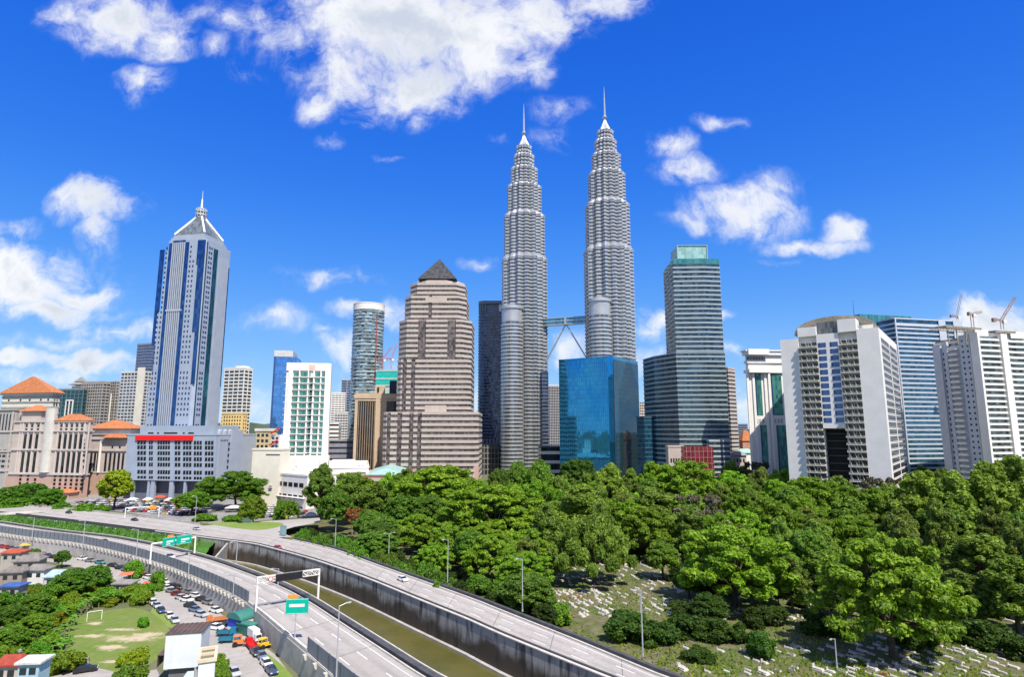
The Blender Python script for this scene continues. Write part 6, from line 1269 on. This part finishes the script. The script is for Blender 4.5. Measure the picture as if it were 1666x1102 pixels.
# lorries and machines round the shed
def lorry(label, px, py, z, cabc, bedc, box_h, L_, turn=0.0, name='lorry', cat='lorry', ang=None):
    p = gp(px, py, z); t = thing(name, label, cat, p, (tangent(p) if ang is None else ang) + turn); t.scale = (.85, .85, .85); cm_ = wall('lorry_paint', cabc, .4, .05); bm2 = wall('lorry_bed', bedc, .6, .1)
    pbuild(t, 'cab', cm_, lambda m: sideprism(m, [(L_ / 2 - 1.8, .5), (L_ / 2, .5), (L_ / 2 + .05, 1.2), (L_ / 2 - .25, 2.15), (L_ / 2 - 1.7, 2.2)], -.95, .95, .12)); pbuild(t, 'windscreen', carglass, lambda m: m.hexa([(L_ / 2 - .02, -.8, 1.3), (L_ / 2 + .08, -.8, 1.3), (L_ / 2 + .08, .8, 1.3), (L_ / 2 - .02, .8, 1.3), (L_ / 2 - .3, -.7, 2.0), (L_ / 2 - .16, -.7, 2.0), (L_ / 2 - .16, .7, 2.0), (L_ / 2 - .3, .7, 2.0)]))
    def bed(m):
        x0, x1 = -L_ / 2, L_ / 2 - 1.95
        if box_h > 1.2: m.box(x0, x1, -1, 1, .75, .75 + box_h)
        else:
            m.box(x0, x1, -1, 1, .75, .9); m.box(x0, x1, -1, -.92, .901, .9 + box_h); m.box(x0, x1, .92, 1, .901, .9 + box_h); m.box(x0, x0 + .08, -.919, .919, .901, .9 + box_h); m.box(x1 - .08, x1, -.919, .919, .901, .9 + box_h)
    pbuild(t, 'load_box' if box_h > 1.2 else 'load_bed', bm2, bed); pbuild(t, 'chassis', dark_steel, lambda m: m.box(-L_ / 2 + .2, L_ / 2 - .3, -.4, .4, .45, .74))
    for x in (-L_ / 2 + 1.0, L_ / 2 - .9):
        for y in (-.85, .85): pbuild(t, 'wheel', tyre, lambda m: m.tube((x, y - .14, .42), (x, y + .14, .42), .42, n=12))
lorry('red lorry with a white box parked behind the blue shed', 408, 1055, .05, (.55, .015, .02), (.6, .02, .02), .6, 6.0, math.pi); lorry('white box lorry beside the red lorry', 414, 1042, .05, (.7, .7, .7), (.78, .78, .77), 2.2, 6.2, .1)
lorry('orange brown flatbed lorry in front of the green curved roof', 356, 1013, .05, (.5, .16, .05), (.48, .17, .06), .5, 7, math.pi + .3, ang=.15); lorry('teal blue pickup lorry nearer the blue shed', 369, 1035, .05, (.02, .16, .26), (.03, .15, .22), .5, 5.6, 0, ang=.1); lorry('teal blue pickup lorry in front of the other teal lorry', 373, 1046, .05, (.02, .20, .30), (.03, .17, .26), .5, 5.6, 0, ang=.1)
lorry('sandy brown open pickup in the yard by the playing field', 119, 1089, .08, (.38, .32, .26), (.36, .30, .24), .6, 6.4, 0, 'pickup', 'pickup', .5)
def machine(label, px, py, col, ang):
    p = gp(px, py, .05); t = thing('road_roller', label, 'road roller', p, ang); y = wall('machine_paint', col, .5, .1)
    pbuild(t, 'body', y, lambda m: (m.box(-1.6, .6, -.7, .7, .7, 1.4), m.box(-1.2, -.2, -.6, .6, 1.401, 1.5))); pbuild(t, 'canopy', y, lambda m: [m.box(-1.5, .2, -.7, .7, 2.3, 2.42)] + [m.bar((a, c, 1.4), (a, c, 2.3), .1, .1) for a in (-1.4, .1) for c in (-.6, .6)]); pbuild(t, 'roller', dark_steel, lambda m: m.tube((1.3, -.8, .62), (1.3, .8, .62), .62, n=16)); pbuild(t, 'wheel', tyre, lambda m: m.tube((-1.1, -.8, .6), (-1.1, .8, .6), .6, n=14)); pbuild(t, 'yoke', y, lambda m: [m.bar((.5, s * .9, .9), (1.3, s * .9, .7), .14, .2) for s in (-1, 1)])
machine('orange road roller between the teal lorries and the red lorry', 391, 1052, (.75, .22, .05), .3); machine('yellow road roller on the verge behind the red lorry', 431, 1056, (.75, .48, .04), 1.0)
# the crowded car park: each car small in the picture, one mesh each
m = MB(); body_(m); roof_(m); m.mi = 1; cabin_(m); m.mi = 2
for x in (-1.35, 1.35):
    for y in (-.8, .8): wheel_(m, x, y)
farcar = m.mesh('car_park_car', [carpaint, carglass, tyre]); cols = ['white'] * 7 + ['silver'] * 5 + ['grey'] * 3 + ['black'] * 4 + ['red', 'dark red', 'red', 'dark blue', 'slate blue', 'yellow']; nfar = 0
def far_car(p, a, lab, grp):
    c = rnd.choice(cols); o = bpy.data.objects.new('car_park_car', farcar); C.objects.link(o); o.location = p; o.rotation_euler = (0, 0, a); o.color = (*PAL[c], 1); tag(o, lab.format(c), 'car', grp.format(c))
for row, (y0, x0, x1) in enumerate([(836.5, 250, 345), (833, 205, 340), (829.5, 175, 330), (826, 140, 325), (822.5, 130, 320), (819, 125, 310), (815.5, 150, 300)]):
    p, q = gp(x0, y0, .05), gp(x1, y0 + 2.5, .05); n = int((q - p).length / 2.75)
    for k in range(n):
        if rnd.random() < .14: continue
        far_car(p.lerp(q, (k + rnd.uniform(-.1, .1)) / n), 1.45 + rnd.uniform(-.08, .08) + (math.pi if rnd.random() < .4 else 0), '{} car in the crowded car park before the blue-grey podium', '{} cars in the crowded car park')
for y0, x0, x1 in [(842, 425, 486), (838, 415, 500), (834, 440, 505), (828, 440, 500), (824, 445, 490)]:
    p, q = gp(x0, y0, .05), gp(x1, y0, .05); n = int((q - p).length / 2.8)
    for k in range(n): far_car(p.lerp(q, k / n), 1.5 + rnd.uniform(-.1, .1), '{} car in the small car park behind the traffic island', '{} cars behind the traffic island')
for i, (px, py, w, c) in enumerate([(45 + 215, 808, 7, (.55, .09, .04)), (240, 812, 5, (.66, .66, .62)), (215, 812, 6, (.6, .6, .58)), (275, 813, 5, (.7, .68, .62)), (380, 826, 9, (.72, .72, .70)), (505, 838, 5, (.72, .70, .68))]):
    p = gp(px, py + 8, 0); t = thing('market_tent', ['orange canvas tent at the foot of the blue-grey podium', 'white canvas tent left of the orange tent', 'white canvas tent furthest from the orange tent', 'white canvas tent right of the orange tent', 'long white marquee beside the large dark spreading tree', 'small white tent with a red flag by the hedge'][i], 'tent', p, .2); cv_ = wall('canvas', c, .8, .06)
    pbuild(t, 'canopy', cv_, lambda m: hip(m, -w / 2, w / 2, -2.5, 2.5, 2.6, 1.6, .2, .3))
    for a in (-1, 1):
        for e in (-1, 1): pbuild(t, 'pole', metal_grey, lambda m: m.tube((a * (w / 2 - .2), e * 2.3, 0), (a * (w / 2 - .2), e * 2.3, 2.58), .06, n=5))
# ---------------------------------------------------------------- lamp posts, gantries, signs
def lamp(label, px, py, pyt, z, arm, double=False):
    p = gp(px, py, z); h = zat(px, pyt, p.y) - z; t = thing('street_lamp', label, 'street lamp', p, arm, 'street lamps along the roads'); a_ = 1.5
    pbuild(t, 'pole', metal_grey, lambda m: (m.tube((0, 0, 0), (0, 0, h), .17, .10, 8), m.tube((0, 0, 0), (0, 0, .5), .26, .24, 8)))
    for s in ((1, -1) if double else (1,)):
        pbuild(t, 'arm', metal_grey, lambda m: m.tube((0, 0, h - .15), (s * a_, 0, h + .25), .07, .06, 6)); pbuild(t, 'lamp_head', metal_grey, lambda m: m.hexa([(s * a_ - .1, -.16, h + .17), (s * (a_ + .85) + (0 if s > 0 else 0), -.14, h + .26), (s * (a_ + .85), .14, h + .26), (s * a_ - .1, .16, h + .17), (s * a_ - .1, -.13, h + .33), (s * (a_ + .8), -.1, h + .36), (s * (a_ + .8), .1, h + .36), (s * a_ - .1, .13, h + .33)]))
        pbuild(t, 'lens', lampglass, lambda m: m.box(s * (a_ + .1), s * (a_ + .7), -.1, .1, h + .10, h + .19))
rd = math.atan2(.62, .78) + math.pi
for lab, px, py, pyt, z, arm, dbl in [('street lamp rising before the dark shrub beside the far road', 1046, 1069, 960, ZC, rd, 0), ('street lamp beside the light green roadside shrubs', 850, 996, 910, ZC, rd, 0), ('street lamp opposite the drain stains past the white car', 728, 954, 879, ZC, rd, 0), ('twin armed street lamp at the tree shadows behind the white car', 632, 917, 869, ZC, rd, 1), ('street lamp in the hedge by the rusty brown tree', 545, 893, 845, ZC, rd, 0), ('street lamp on the car park side beside the bushy green tree', 317, 852, 808, ZC, rd, 0), ('street lamp before the leftmost roadside trees', 18, 820, 778, ZC, rd + .6, 0),
    ('tall street lamp beside the short noise barrier', 547, 1108, 986, ZA, rd + 3.14, 0), ('street lamp rising behind the black message board', 452, 955, 926, ZA, rd, 0), ('street lamp at the wing wall of the river', 384, 921, 883, ZA, rd, 0), ('street lamp behind the right leg of the green sign gantry', 307, 904, 868, ZA, rd, 0), ('leftmost street lamp behind the long noise barrier', 52, 878, 843, ZA, rd + .5, 0), ('second street lamp along the long noise barrier', 134, 893, 848, ZA, rd + .4, 0), ('third street lamp along the long noise barrier', 221, 910, 862, ZA, rd + .3, 0), ('street lamp on the long noise barrier past the green gantry', 306, 940, 900, ZA, rd + .1, 0), ('street lamp at the near end of the long noise barrier', 379, 972, 935, ZA, rd, 0), ('lone short lamp post standing among the graves', 1362, 1090, 1040, 0, rd, 0), ('slim lamp post among the sunlit graves behind the barrier', 1042, 1000, 962, 0, rd, 0)]:
    lamp(lab, px, py, pyt, z, arm, bool(dbl))
def frame_at(pa, pb, z): a, c = gp(*pa, z), gp(*pb, z); d = c - a; return a, d.length, math.atan2(d.y, d.x)
# gantry with two green boards
a, Lg, an = frame_at((244, 918), (316, 905), ZA - .2); t = thing('sign_gantry', 'white overhead gantry carrying two green direction boards over the near road', 'gantry', a, an); hg = zat(247, 886, a.y) - a.z
for x in (0, Lg): pbuild(t, 'post', white_paint, lambda m: m.tube((x, 0, 0), (x, 0, hg), .32, .28, 10))
pbuild(t, 'beam', white_paint, lambda m: m.tube((0, 0, hg), (Lg, 0, hg), .3, n=10))
for x0, x1, dz in ((.22, .50, 0), (.53, .88, .25)):
    m = MB(); m.box(Lg * x0, Lg * x1, -.55, -.40, hg - 1.5, hg + 1.5); o = m.build('sign_board', green_sign, t)
    m = MB(); m.box(Lg * x0 + .06, Lg * x1 - .06, -.575, -.555, hg - 1.44, hg - 1.36); m.box(Lg * x0 + .06, Lg * x1 - .06, -.575, -.555, hg + 1.36, hg + 1.44); m.box(Lg * (x0 + (x1 - x0) * .3), Lg * (x0 + (x1 - x0) * .85), -.575, -.555, hg - .25, hg + .35); m.box(Lg * (x0 + (x1 - x0) * .3), Lg * (x0 + (x1 - x0) * .6), -.575, -.555, hg - .95, hg - .6); m.build('board_marking', white_paint, o)
m = MB(); m.box(Lg * .32, Lg * .46, -.52, -.40, hg + 1.52, hg + 2.2); m.build('route_plate', orange_plate, t)
# lattice gantry with the black message board
a, Lg, an = frame_at((416, 996), (517, 979), ZA - .1); t = thing('message_gantry', 'white lattice gantry with a black message board over the near road', 'gantry', a, an); hg = zat(415, 944, a.y) - a.z
for x in (0, Lg): pbuild(t, 'post', white_paint, lambda m: (m.box(x - .22, x + .22, -.22, .22, 0, hg + .6)))
def truss(m):
    for y in (-.5, .5):
        for z in (hg - .75, hg + .55): m.bar((0, y, z), (Lg, y, z), .16, .16)
        n = 14
        for k in range(n):
            x0, x1 = Lg * k / n, Lg * (k + 1) / n; m.bar((x0, y, hg - .75 if k % 2 else hg + .55), (x1, y, hg + .55 if k % 2 else hg - .75), .1, .1); m.bar((x0, y, hg - .75), (x0, y, hg + .55), .08, .08)
pbuild(t, 'truss', white_paint, truss); o = pbuild(t, 'message_board', black_panel, lambda m: m.box(Lg * .27, Lg * .70, -1.0, -.6, hg - 1.0, hg + .75)); m = MB(); m.box(Lg * .265, Lg * .705, -1.05, -.59, hg + .76, hg + .84); m.build('board_hood', dark_steel, o)
pbuild(t, 'speed_sign', white_paint, lambda m: m.tube((Lg * .19, -.75, hg - .1), (Lg * .19, -.65, hg - .1), .55, n=20)); pbuild(t, 'sign_ring', red_paint, lambda m: [m.bar((Lg * .19 + .5 * math.cos(k * .3142), -.77, hg - .1 + .5 * math.sin(k * .3142)), (Lg * .19 + .5 * math.cos((k + 1) * .3142), -.77, hg - .1 + .5 * math.sin((k + 1) * .3142)), .05, .12) for k in range(20)])
# green board on its own post
a = gp(476, 1047, ZA); t = thing('road_sign', 'green direction board with an orange plate on a single roadside post', 'road sign', a, .12); zs = zat(476, 1000, a.y) - a.z; w = 2.35
pbuild(t, 'post', metal_grey, lambda m: m.tube((.4, 0, -.6), (.4, 0, zs + 1.2), .13, n=8)); o = pbuild(t, 'sign_board', green_sign, lambda m: m.box(-w + .6, w + .6, -.22, -.14, zs, zs + 3.2)); m = MB(); m.box(-w + 1.3, w - .2, -.24, -.222, zs + 1.5, zs + 2.1); m.box(-w + .7, w + .5, -.24, -.222, zs + 3.02, zs + 3.1); m.box(-w + .7, w + .5, -.24, -.222, zs + .1, zs + .18); m.build('board_marking', white_paint, o); pbuild(t, 'route_plate', orange_plate, lambda m: m.box(-w + .9, .6, -.22, -.14, zs + 3.25, zs + 4.0))
# small white gantries by the car park
for lab, pa, pb, pt in [('white portal gantry over the far road before the car park', (203, 843), (258, 842), 827), ('small white portal frame on the traffic island', (361, 853), (378, 854), 845)]:
    a, Lg, an = frame_at(pa, pb, ZC if 'far' in lab else .1); t = thing('portal_gantry', lab, 'gantry', a, an); hg = zat(pa[0], pt, a.y) - a.z
    for x in (0, Lg): pbuild(t, 'post', white_paint, lambda m: m.tube((x, 0, 0), (x, 0, hg), .25, n=8))
    pbuild(t, 'beam', white_paint, lambda m: m.tube((0, 0, hg), (Lg, 0, hg + .4), .28, n=8)); 
    if 'far' in lab: pbuild(t, 'plate', orange_plate, lambda m: m.box(Lg * .72, Lg * .92, -.4, -.29, hg - .7, hg + .9))
a = gp(402, 864, .1); t = thing('sign_board', 'pale green sign board standing on the traffic island', 'sign', a, -.1); zs = zat(402, 858, a.y) - a.z; pbuild(t, 'board', wall('pale_green_board', (.48, .60, .55), .5, .05), lambda m: m.box(-2.6, 2.6, -.1, .1, zs, zs + 5.6))
for x in (-1.8, 1.8): pbuild(t, 'post', metal_grey, lambda m: m.tube((x, .2, -.1), (x, .2, zs + 4), .1, n=6))
a = gp(460, 880, 2); t = thing('advert_panel', 'bluish glass advert panel on a dark plinth where the slip road meets the far road', 'advert panel', a, -.4); pbuild(t, 'panel', glass('advert_glass', (.25, .40, .42), .1, .4), lambda m: m.box(-1.6, 1.6, -.2, .2, 2.2, 6.4)); pbuild(t, 'plinth', dark_steel, lambda m: m.box(-.6, .6, -.5, .5, 0, 2.19))
# ---------------------------------------------------------------- houses and sheds below the road
b = Bld('white_box_building', 'white windowless box building with a brown ribbed roof beside the street', 'building', 251.5, 270, 328, 1034, 126, 12, wl=6.6); wb_ = wall('white_sheet', (.66, .70, .72), .6, .07, .3, .12); zb = 3.8
b.body(wb_, z0=zb); b.part('plinth', wall('plinth_grey', (.14, .14, .14), .85), lambda m: m.box(.8, b.wr - .2, .8, b.wl - .2, 0, zb - .02)); rf_ = wall('brown_sheet_roof', (.12, .085, .07), .7, .25, .6, .4)
b.part('roof', rf_, lambda m: m.box(-.15, b.wr + .15, -.15, b.wl + .15, b.h + .01, b.h + .12)); b.part('roof_rib', rf_, lambda m: [m.box(x, x + .12, -.14, b.wl + .14, b.h + .121, b.h + .22) for x in steps(.2, b.wr, .9)]); b.part('side_canopy', rf_, lambda m: (m.box(-1.6, -.02, b.wl * .2, b.wl, b.h - 4.2, b.h - 4.05), m.box(-1.6, -1.5, b.wl * .2, b.wl, zb, b.h - 4.21)))
b = Bld('lift_tower', 'small white lift tower with a two panel cream roof before the white box building', 'building', 297.5, 323, 350, 1080, 112, 24, wl=6.5); b.body(wb_); b.part('roof_edge', wall('cream_edge', (.62, .54, .38), .7), lambda m: (m.box(-.25, b.wr + .25, -.25, .25, b.h + .01, b.h + .55), m.box(-.25, b.wr + .25, b.wl - .25, b.wl + .25, b.h + .01, b.h + .55), m.box(-.25, .25, .251, b.wl - .251, b.h + .01, b.h + .55), m.box(b.wr - .25, b.wr + .25, .251, b.wl - .251, b.h + .01, b.h + .55), m.box(.251, b.wr - .251, b.wl * .48, b.wl * .56, b.h + .01, b.h + .5))); b.part('roof', wall('olive_roof', (.20, .18, .12), .8), lambda m: m.box(.26, b.wr - .26, .26, b.wl - .26, b.h + .005, b.h + .1)); b.windows(dark_win, [('L', b.wl * .2, b.wl * .45, b.h - 3.2, b.h - 1), ('L', b.wl * .6, b.wl * .85, b.h - 3.4, b.h - .8)])
b.part('side_pipe', metal_grey, lambda m: [m.tube((-.35, b.wl * k, b.h - 5), (-.35, b.wl * k, b.h - 1.2), .3, n=10) for k in (.12, .28)])
b = Bld('lower_annex', 'pale blue low annex at the foot of the white lift tower', 'building', 276, 296, 330, 1096, 118, 14, wl=4); b.body(wall('pale_blue_render', (.50, .62, .66), .7), 5.0)
a = gp(380, 1031, 0); t = thing('blue_shed', 'blue shed with a green curved roof beside the retaining wall', 'shed', a, -.55); shb = wall('blue_sheet', (.015, .07, .50), .5, .1); grn = wall('green_sheet', (.05, .20, .16), .6, .15); W2, L2 = 2.6, 5.2
pbuild(t, 'front', shb, lambda m: m.box(-W2, W2, 0, .15, 1.2, 3.4)); pbuild(t, 'wall', white_wall, lambda m: (m.box(-W2, W2, -.02, .14, 0, 1.19), m.box(-W2, -W2 + .15, .16, L2, 0, 3.4), m.box(W2 - .15, W2, .16, L2, 0, 3.4)))
def croof(m):
    P = [(W2 * 1.12 * math.cos(math.pi * k / 10), 3.41 + 1.5 * math.sin(math.pi * k / 10)) for k in range(11)]; m.idx([(x, -.4, z) for x, z in P] + [(x, L2 + .3, z) for x, z in P], [tuple(range(11))[::-1], tuple(range(11, 22))] + [(k, k + 1, 12 + k, 11 + k) for k in range(10)] + [(10, 0, 11, 21)])
pbuild(t, 'roof', grn, croof)
a = gp(402, 1033, 0); t = thing('green_skip', 'dark green covered container right of the blue shed', 'container', a, -.5); pbuild(t, 'container', wall('container_green', (.04, .13, .10), .6, .12), lambda m: m.box(-2.6, 2.6, -1.2, 1.2, .15, 2.4)); pbuild(t, 'lid', grn, lambda m: hip(m, -2.6, 2.6, -1.2, 1.2, 2.41, .7, .1, .7))
def house(label, pxL, pxM, pxR, py, D, phi, wcol, rcol, rh, name='house', wins=True, oh=.5, ridge=.6, extra=None):
    b = Bld(name, label, 'house', pxL, pxM, pxR, py, D, phi); b.wl = min(9.0, max(3.5, b.wr * .85)); b.body(wall('house_wall', wcol, .85, .12, .4, .3)); b.part('roof', wall('house_roof', rcol, .85, .25, .6, .35), lambda m: hip(m, 0, b.wr, 0, b.wl, b.h + .01, rh, oh, ridge))
    if wins: b.windows(dark_win, [('R', b.wr * f - .6, b.wr * f + .6, b.h - 1.9, b.h - .7) for f in (.25, .7)] + [('L', b.wl * f - .6, b.wl * f + .6, b.h - 1.9, b.h - .7) for f in (.3, .7)], dep=.06)
    b.part('door', dark_steel, lambda m: b.fb(m, 'R', b.wr * .45, b.wr * .45 + .9, 0, min(2.05, b.h - .2), -.1, .07)); return b
house('white house with two dark windows beside the teal roofed house', 34, 42, 72, 930, 196, 6, (.68, .67, .66), (.24, .22, .20), 1.6); house('house with a pale teal roof right of the white house', 66, 72, 106, 941, 190, 8, (.55, .52, .5), (.36, .50, .49), 1.8); house('grey roofed house with stained walls behind the white house', -20, 22, 62, 916, 208, 14, (.30, .27, .24), (.22, .20, .18), 1.8)
house('weathered grey house at the edge of view beside the white house', -40, 0, 36, 934, 192, 10, (.30, .25, .21), (.20, .18, .16), 1.4); house('low house with a red roof at the far edge of the rooftops', -20, 2, 32, 902, 222, 8, (.4, .36, .33), (.42, .09, .05), 1.2); house('low house with a blue awning at the left edge', -30, 0, 30, 957, 178, 6, (.40, .36, .34), (.05, .11, .32), .9); house('grey roofed stall by the street with a red tiled neighbour', 176, 184, 212, 952, 196, 4, (.42, .40, .37), (.26, .245, .23), 1.0, 'street_stall'); house('stall with a dark red roof on the street corner', 198, 208, 228, 960, 190, 8, (.5, .5, .5), (.28, .05, .035), .9, 'street_stall'); house('house with a pale blue wall and worn white roof at the bottom left corner', 14, 30, 64, 1082, 122, 6, (.35, .52, .62), (.60, .62, .60), 1.0); house('house with a red tiled roof at the bottom left corner', -40, -8, 30, 1086, 124, 6, (.5, .45, .4), (.34, .06, .04), 1.6); house('small brown roofed house behind the green tree by the rooftops', 20, 30, 60, 908, 228, 10, (.33, .3, .28), (.20, .17, .15), 1.3)
for lab, px, py, c in [('orange canvas awning over a stall on the street corner', 243, 962, (.62, .13, .06)), ('salmon pink canvas awning over a stall beside the street', 205, 946, (.58, .17, .10)), ('yellow canvas awning among the rooftops below the brackets', 42, 896, (.70, .42, .06))]:
    p = gp(px, py, 0); t = thing('stall_awning', lab, 'awning', p, .3); pbuild(t, 'canopy', wall('awning_cloth', c, .8, .1), lambda m: m.hexa([(-2, -1.4, 2.1), (2, -1.4, 2.1), (2, 1.4, 2.6), (-2, 1.4, 2.6), (-2, -1.4, 2.16), (2, -1.4, 2.16), (2, 1.4, 2.66), (-2, 1.4, 2.66)]))
    for x in (-1.8, 1.8):
        for y in (-1.2, 1.2): pbuild(t, 'pole', metal_grey, lambda m: m.tube((x, y, 0), (x, y, 2.1), .05, n=5))
p, q = gp(141, 1013, 0), gp(165, 1009, 0); t = thing('goal_frame', 'white goal frame standing on the worn patch of the playing field', 'goal', p, math.atan2((q - p).y, (q - p).x)); w = (q - p).length
pbuild(t, 'post', white_paint, lambda m: m.tube((0, 0, 0), (0, 0, 2.4), .09, n=8)); pbuild(t, 'post', white_paint, lambda m: m.tube((w, 0, 0), (w, 0, 2.4), .09, n=8)); pbuild(t, 'crossbar', white_paint, lambda m: m.tube((0, 0, 2.4), (w, 0, 2.4), .08, n=8))
p = gp(28, 1100, 0); t = thing('utility_pole', 'slim white pole beside the worn white roof at the bottom left corner', 'pole', p); pbuild(t, 'pole', white_paint, lambda m: m.tube((0, 0, 0), (0, 0, zat(28, 1062, p.y)), .12, .08, 7)); pbuild(t, 'cap', metal_grey, lambda m: m.box(-.25, .25, -.25, .25, zat(28, 1062, p.y), zat(28, 1062, p.y) + .5))
# ---------------------------------------------------------------- graves
gw = wall('grave_white', (.52, .49, .445), .8, .25, .3, .3); gg = wall('grave_grey', (.42, .40, .38), .85, .2, 1.2, .2); gr = wall('grave_terracotta', (.50, .20, .11), .85, .2, 1.2, .2)
def grave(kind):
    m = MB()
    if kind == 0: m.box(-.55, .55, -1.1, 1.1, -.1, .28); m.box(-.40, .40, -.9, .9, .281, .42); m.hexa([(-.22, .95, .28), (.22, .95, .28), (.22, 1.08, .28), (-.22, 1.08, .28), (-.16, .95, .75), (.16, .95, .75), (.16, 1.08, .75), (-.16, 1.08, .75)])
    elif kind == 1: m.box(-.6, .6, -1.2, -1.0, -.1, .4); m.box(-.6, .6, 1.0, 1.2, -.1, .4); m.box(-.6, -.45, -.99, .99, -.1, .4); m.box(.45, .6, -.99, .99, -.1, .4); m.tube((0, .9, .0), (0, .9, .85), .12, .09, 8); m.tube((0, -.9, .0), (0, -.9, .7), .12, .09, 8)
    else: m.box(-.8, .8, -1.3, 1.3, -.1, .22); m.box(-.6, .6, -1.1, 1.1, .221, .5); m.box(-.45, .45, 1.0, 1.12, .501, 1.2)
    return m
GM = [grave(k).mesh('gravestone', mt) for k, mt in ((0, gw), (1, gw), (2, gw), (0, gg), (1, gr))]; GL = ['white slab grave with a low headstone on the cemetery ground', 'white kerbed grave with two small pillars on the cemetery ground', 'broad white stepped grave with a headstone on the cemetery ground', 'grey slab grave with a low headstone on the cemetery ground', 'terracotta kerbed grave with two small pillars on the cemetery ground']; GG = ['white slab graves', 'white kerbed graves', 'white stepped graves', 'grey slab graves', 'terracotta kerbed graves']
ng_ = 0; spots = []; rest = MB()
regions = [(905, 990, 960, 1005, 46), (930, 1120, 915, 985, 64), (1040, 1120, 905, 940, 30), (1120, 1240, 930, 1010, 36), (1240, 1420, 1050, 1108, 50), (1400, 1670, 1030, 1106, 74), (1260, 1660, 960, 1030, 60), (1100, 1260, 1010, 1100, 30), (895, 1125, 918, 1000, 150), (1380, 1660, 1050, 1105, 60), (1480, 1666, 930, 970, 24)]
for x0, x1, y0, y1, n in regions:
    for _ in range(n):
        p = gp(rnd.uniform(x0, x1), rnd.uniform(y0, y1), .02); k = rnd.choices(range(5), (5, 4, 3, 2, .7))[0]
        if any((p.x - a) ** 2 + (p.y - c) ** 2 < 2.2 for a, c in spots): continue
        spots.append((p.x, p.y)); a = .55 + rnd.uniform(-.12, .12); s = rnd.uniform(.5, .95)
        if ng_ < 295:
            o = bpy.data.objects.new('gravestone', GM[k]); C.objects.link(o); o.location = p; o.rotation_euler = (rnd.uniform(-.04, .04), 0, a); o.scale = (s, s, s); tag(o, GL[k], 'grave', GG[k]); ng_ += 1
        else:
            me = GM[0]; mt = Matrix.Translation(p) @ Matrix.Rotation(a, 4, 'Z') @ Matrix.Scale(s, 4)
            rest.idx([mt @ v.co for v in me.vertices], [tuple(f.vertices) for f in me.polygons])
if rest.v: rest.build('distant_graves', gw, kind='stuff')
# undergrowth and weeds between the graves
ug = MB(); g = random.Random(9); tone = []
for _ in range(26000):
    px, py = g.uniform(860, 1700), g.uniform(905, 1125); p = gp(px, py, .02); i = min(range(100, NS, 4), key=lambda k: (CRn[k].xy - p.xy).length)
    dv = (CRn[min(i + 1, NS - 1)] - CRn[i - 1]); 
    if dv.x * (p.y - CRn[i].y) - dv.y * (p.x - CRn[i].x) < 2.5 * dv.length: continue
    if (math.sin(p.x * .21) + math.sin(p.y * .17 + p.x * .06)) < g.uniform(-1.8, 1.2): continue
    a = g.uniform(0, 6.28); h = g.uniform(.15, .7); w = g.uniform(.12, .4); dx, dy = math.cos(a) * w, math.sin(a) * w
    ug.face([(p.x - dx, p.y - dy, 0), (p.x + dx, p.y + dy, 0), (p.x + dx * .4 + g.uniform(-.3, .3), p.y + dy * .4 + g.uniform(-.3, .3), h)]); tone.append(g.random())
o = ug.build('undergrowth', leaf_bright, kind='stuff'); at = o.data.attributes.new('tone', 'FLOAT', 'FACE'); at.data.foreach_set('value', tone); o.color = (1.0, .9, .9, 1)
